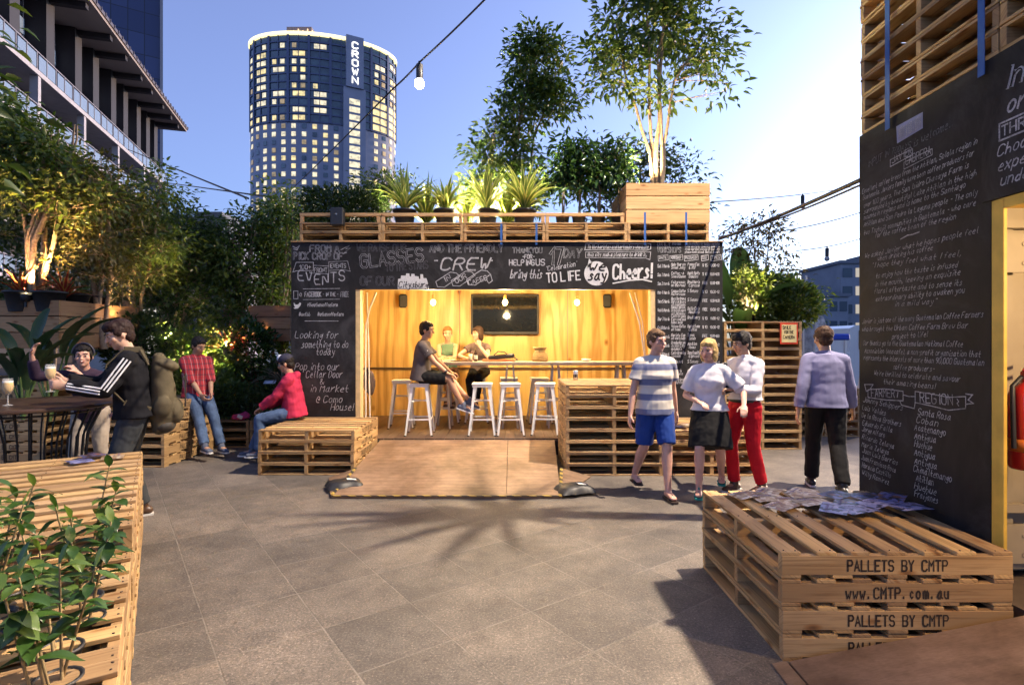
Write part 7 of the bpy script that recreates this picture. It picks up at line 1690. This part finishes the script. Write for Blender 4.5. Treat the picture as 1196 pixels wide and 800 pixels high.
J = person('dark haired woman in grey top resting her chin on her hand', (-.56, 9.55, SEAT), R(-8), 1.70, hipz=.10, female=True, lean=(0, -.14, 1), face=(-.75, -1, -.1), feet=[(-.05, -.30, -.44), (.02, -.42, -.38)], hands=[(-.14, -.36, .34), (.05, -.24, .54)], knee=((-.1, -1, .6), (.1, -1, .7)), elbow=((-1, .1, -.3), (.7, -.4, -1)),
   sk='fair', hair=('bob', (.05, .025, .015)), top=dict(mat=cloth('grey_brown_jersey', (.15, .11, .11)), sleeve=.4, hem=.08, g=.012, name='top'), bottom=dict(mat=blackc, len=1.9), shoes=dict(mat=plain('dark_red_shoe', (.12, .03, .03), .4), fdir=[(0,-1,0), (0,-1,0)]), curl=(.3, 1.0), handdir=(None, (-.2, .1, 1)), palm=(None, (0, .5, -.3)))
# --- left side
J = person('man in red plaid shirt and jeans leaning on stacked pallets', (-4.50, 7.92, 0), R(52), 1.76, hipz=.885, lean=(0, .08, 1), face=(.25, -1, -.45), feet=[(-.12, -.60, .09), (.13, -.50, .085)], hands=[(-.04, -.30, .80), (.06, -.32, .78)], knee=((-.1, -1, .4), (.1, -1, .4)), elbow=((-.7, .5, -.5), (.7, .5, -.5)),
   sk='tan', hair=('short', BK), top=dict(mat=plaid('red_plaid'), sleeve=1.25, hem=.10, g=.022, collar=True, name='plaid_shirt', wr=.01), bottom=dict(mat=jeans, len=1.94), shoes=dict(mat=sneaker, fdir=[(0,-1,0), (0,-1,0)]), curl=(.6, .6))
m = MB(); h = J['hcen']; m.tube([h+J['hs']*sg*.075+J['hu']*.06+J['fh']*.02 for sg in (-1, 1)], .004, 5)
for sg in (-1, 1): m.ball(h+J['hs']*sg*.034+J['hu']*.088+J['fh']*.062, .024, 10, 8, 0, (1.1, .5, .8))
m.build('sunglasses', plain('dark_lens', (.01, .01, .015), .08), J['root'])
J = person('man in pink hooded sweatshirt and cap sitting on the pallet bench', (-2.99, 7.62, 4*PH), R(-78), 1.74, hipz=.10, lean=(0, -.12, 1), face=(-.1, -1, -.3), feet=[(-.10, -.56, -.42), (.12, -.42, -.40)], hands=[(-.05, -.38, .18), (.05, -.42, .17)], knee=((-.1, -1, .8), (.1, -1, .8)), elbow=((-.5, .5, -.8), (.5, .5, -.8)),
   sk='tan', hair=('short', BK), top=dict(mat=cloth('pink_red_fleece', (.52, .035, .09)), sleeve=1.93, hem=.11, g=.03, hood=True, name='hoodie', wr=.012), bottom=dict(mat=jeans, len=1.95, g=.018), shoes=dict(mat=sneaker, fdir=[(0,-1,0), (0,-1,0)]), curl=(.6, .6))
m = MB(); h, u, f, s_ = J['hcen'], J['hu'], J['fh'], J['hs']; ell(m, h+u*.062-f*.01, (.092, .106, .075), s_, u); m.build('cap_crown', plain('navy_cap', (.02, .02, .045), .8), J['root'])
m = MB(); m.prism([h+u*.052+f*(.08+.075*math.cos(a))+s_*(.082*math.sin(a)) for a in [R(x) for x in range(-90, 91, 15)]], u*.007-f*0); m.build('cap_peak', plain('navy_cap', (.02, .02, .045), .8), J['root'])
m = MB(); ell(m, h+u*.088+f*.045, (.06, .055, .052), s_, u); m.build('cap_front', plain('white_cap_panel', (.6, .6, .66), .8), J['root'])
m = MB(); q = J['hc']+J['up']*.1; m.box((-.186, .05, q.z), (.012, .05, .05)); m.build('hem_label', plain('label_cream', (.6, .55, .42), .5), J['root'])
J = person('smiling dark haired woman in purple top leaning on the black high table', (-4.52, 5.95, 0), R(14), 1.64, female=True, lean=(.05, -.42, 1), face=(.25, -1, -.02), feet=[(-.1, .0, .085), (.1, .1, .085)], hands=[(-.34, -.40, 1.48), (.10, -.50, 1.30)], knee=((-.1, -1, .1), (.1, -1, .1)), elbow=((-.7, .0, -1), (.6, -.1, -1)),
   sk='pink', hair=('updo', BK), top=dict(mat=cloth('dark_purple_jersey', (.05, .03, .055)), sleeve=1.75, hem=.12, g=.016, name='top'), bottom=dict(mat=cloth('beige_trousers', (.42, .36, .3)), len=1.95), shoes=dict(mat=sneaker, fdir=[(0,-1,0), (0,-1,0)]), headup=(0, 0, 1), curl=(.3, .7), handdir=((.4, -.2, 1), (-.5, -.2, .7)))
m = MB(); h, u, f, s_ = J['hcen'], J['hu'], J['fh'], J['hs']; m.tube([h+s_*.09*math.cos(R(a))+u*(.025+.107*math.sin(R(a)))+f*.012 for a in range(0, 181, 15)], .012, 8); m.build('headband', plain('black_headband', (.015, .015, .03), .4), J['root'])
m = MB(); m.tube([h+f*(.098-abs(t)*3)+s_*t-u*(.052-abs(t)*.35) for t in (-.022, -.011, 0, .011, .022)], .0045, 6); m.build('teeth', plain('teeth_white', (.75, .72, .68), .3), J['root'])
J = person('man in black striped sleeve tracksuit top holding out a beer glass', (-3.40, 5.0, 0), R(-60), 1.84, lean=(.0, -.10, 1), face=(.3, -1, -.38), feet=[(-.11, .05, .09), (.11, -.12, .09)], hands=[(-.05, -.50, 1.27), (.16, -.46, 1.24)], knee=((-.05, -1, .1), (.05, -1, .1)), elbow=((-.4, .3, -1), (.4, .3, -1)),
   sk='fair', hair=('thick', (.028, .012, .01)), top=dict(mat=navy, sleeve=1.95, hem=.06, g=.03, collar=True, name='tracksuit_top', wr=.012), bottom=dict(mat=djeans, len=1.95, g=.02), shoes=dict(mat=plain('brown_leather_shoe', (.08, .04, .02), .4), fdir=[(0,-1,0), (0,-1,0)]), curl=(1.0, .7), handdir=((-.1, -1, .1), (0, -1, .1)), palm=((1, 0, 0), (-1, 0, 0)), headup=(0, -.3, 1))
for i in (0, 1):
    sg = (-1, 1)[i]; sh, el, wr = J['sh'][i], J['el'][i], J['wr'][i]; m = MB()
    for k in (-1, 0, 1):
        for a, b_, r0, r1 in ((sh, el, .083, .073), (el, wr.lerp(el, .08), .073, .063)):
            d = (b_-a).normalized(); o = V((sg, 0, 0)); o = (o-d*o.dot(d)).normalized(); o2 = d.cross(o); off = (o+o2*k*.36).normalized()
            m.tube([a+off*r0, (a+b_)/2+off*((r0+r1)/2+.001), b_+off*r1], .0075, 6)
    m.build('sleeve_stripes', plain('white_stripe', (.75, .75, .78), .6), J['root'])
wm = Matrix.Translation((-3.40, 5.0, 0)) @ Matrix.Rotation(R(-60), 4, 'Z')
g = wm @ (J['wr'][0]+V((.035, -.10, 0))); goblet('stemmed glass of pale beer held by the man in the tracksuit top', (g.x, g.y, g.z-.09))
r = thing('backpack', 'olive canvas backpack worn by the man in the tracksuit top', 'backpack', wm @ V((0, .185, .80)), R(-60)); m = MB(); olive = cloth('olive_canvas', (.11, .09, .055), .85, .25)
loft(m, [(0, 0, .03), (0, .02, .12), (0, .025, .35), (0, .01, .56), (0, -.01, .66)], [(.12, .07), (.145, .12), (.135, .105), (.12, .085), (.07, .05)], side=(1,0,0), n=20); ell(m, (0, .12, .17), (.115, .075, .12)); ell(m, (.13, .03, .22), (.045, .07, .1)); ell(m, (-.13, .03, .22), (.045, .07, .1)); fuse('bag', m, olive, r, .01, 3, .011, 7)
m = MB(); ell(m, (0, .05, .60), (.125, .11, .06), (1,0,0), (0,.35,1)); fuse('lid', m, olive, r, .01, 2, .008, 12)
for sx in (-1, 1):
    m = MB(); pts = [(sx*.07, -.08, .60), (sx*.1, -.14, .735), (sx*.115, -.26, .74), (sx*.13, -.385, .60), (sx*.16, -.37, .42), (sx*.19, -.25, .28), (sx*.14, -.06, .2)]
    for a, b_ in zip(pts[:-1], pts[1:]): m.bar(a, b_, .05, .012, 0, .003, up=(0, -1, .3))
    m.build('shoulder_strap', olive, r)
m = MB(); m.box((.06, .205, .36), (.02, .012, .3), 0, .003); m.box((-.06, .205, .36), (.02, .012, .3), 0, .003); m.box((0, .19, .47), (.2, .012, .03), 0, .003); m.build('webbing', plain('dark_webbing', (.03, .025, .02), .7), r)
m = MB(); ell(m, (0, .03, .04), (.135, .1, .075)); fuse('base_panel', m, plain('dark_webbing', (.03, .025, .02), .7), r, .01, 2, .005, 9)
# pink bag on the hedge pallets
r = thing('small_bag', 'pink and white bag lying on the pallets below the dark hedge', 'bag', (X_at(275, 8.45)+.05, 8.5, 3*PH)); m = MB(); ell(m, (0, 0, .045), (.14, .08, .05)); ell(m, (.06, .02, .07), (.08, .06, .05)); fuse('bag', m, plain('pink_cloth', (.5, .04, .14), .8, 0, .2), r, .01, 2, .015, 14); m = MB(); m.box((.03, -.075, .06), (.08, .02, .05), 0, .008, Matrix.Rotation(.4, 3, 'Y')); m.build('white_panel', WHITEM, r)
r = thing('folded_paper', 'pale folded paper lying on top of the dark hedge', 'paper', (X_at(317, 8.6), 8.55, .99), .2); m = MB(); m.box((0, 0, 0), (.17, .12, .006), 0, 0, Matrix.Rotation(R(18), 3, 'X')); m.build('sheet', plain('pale_blue_paper', (.5, .55, .65), .6), r)
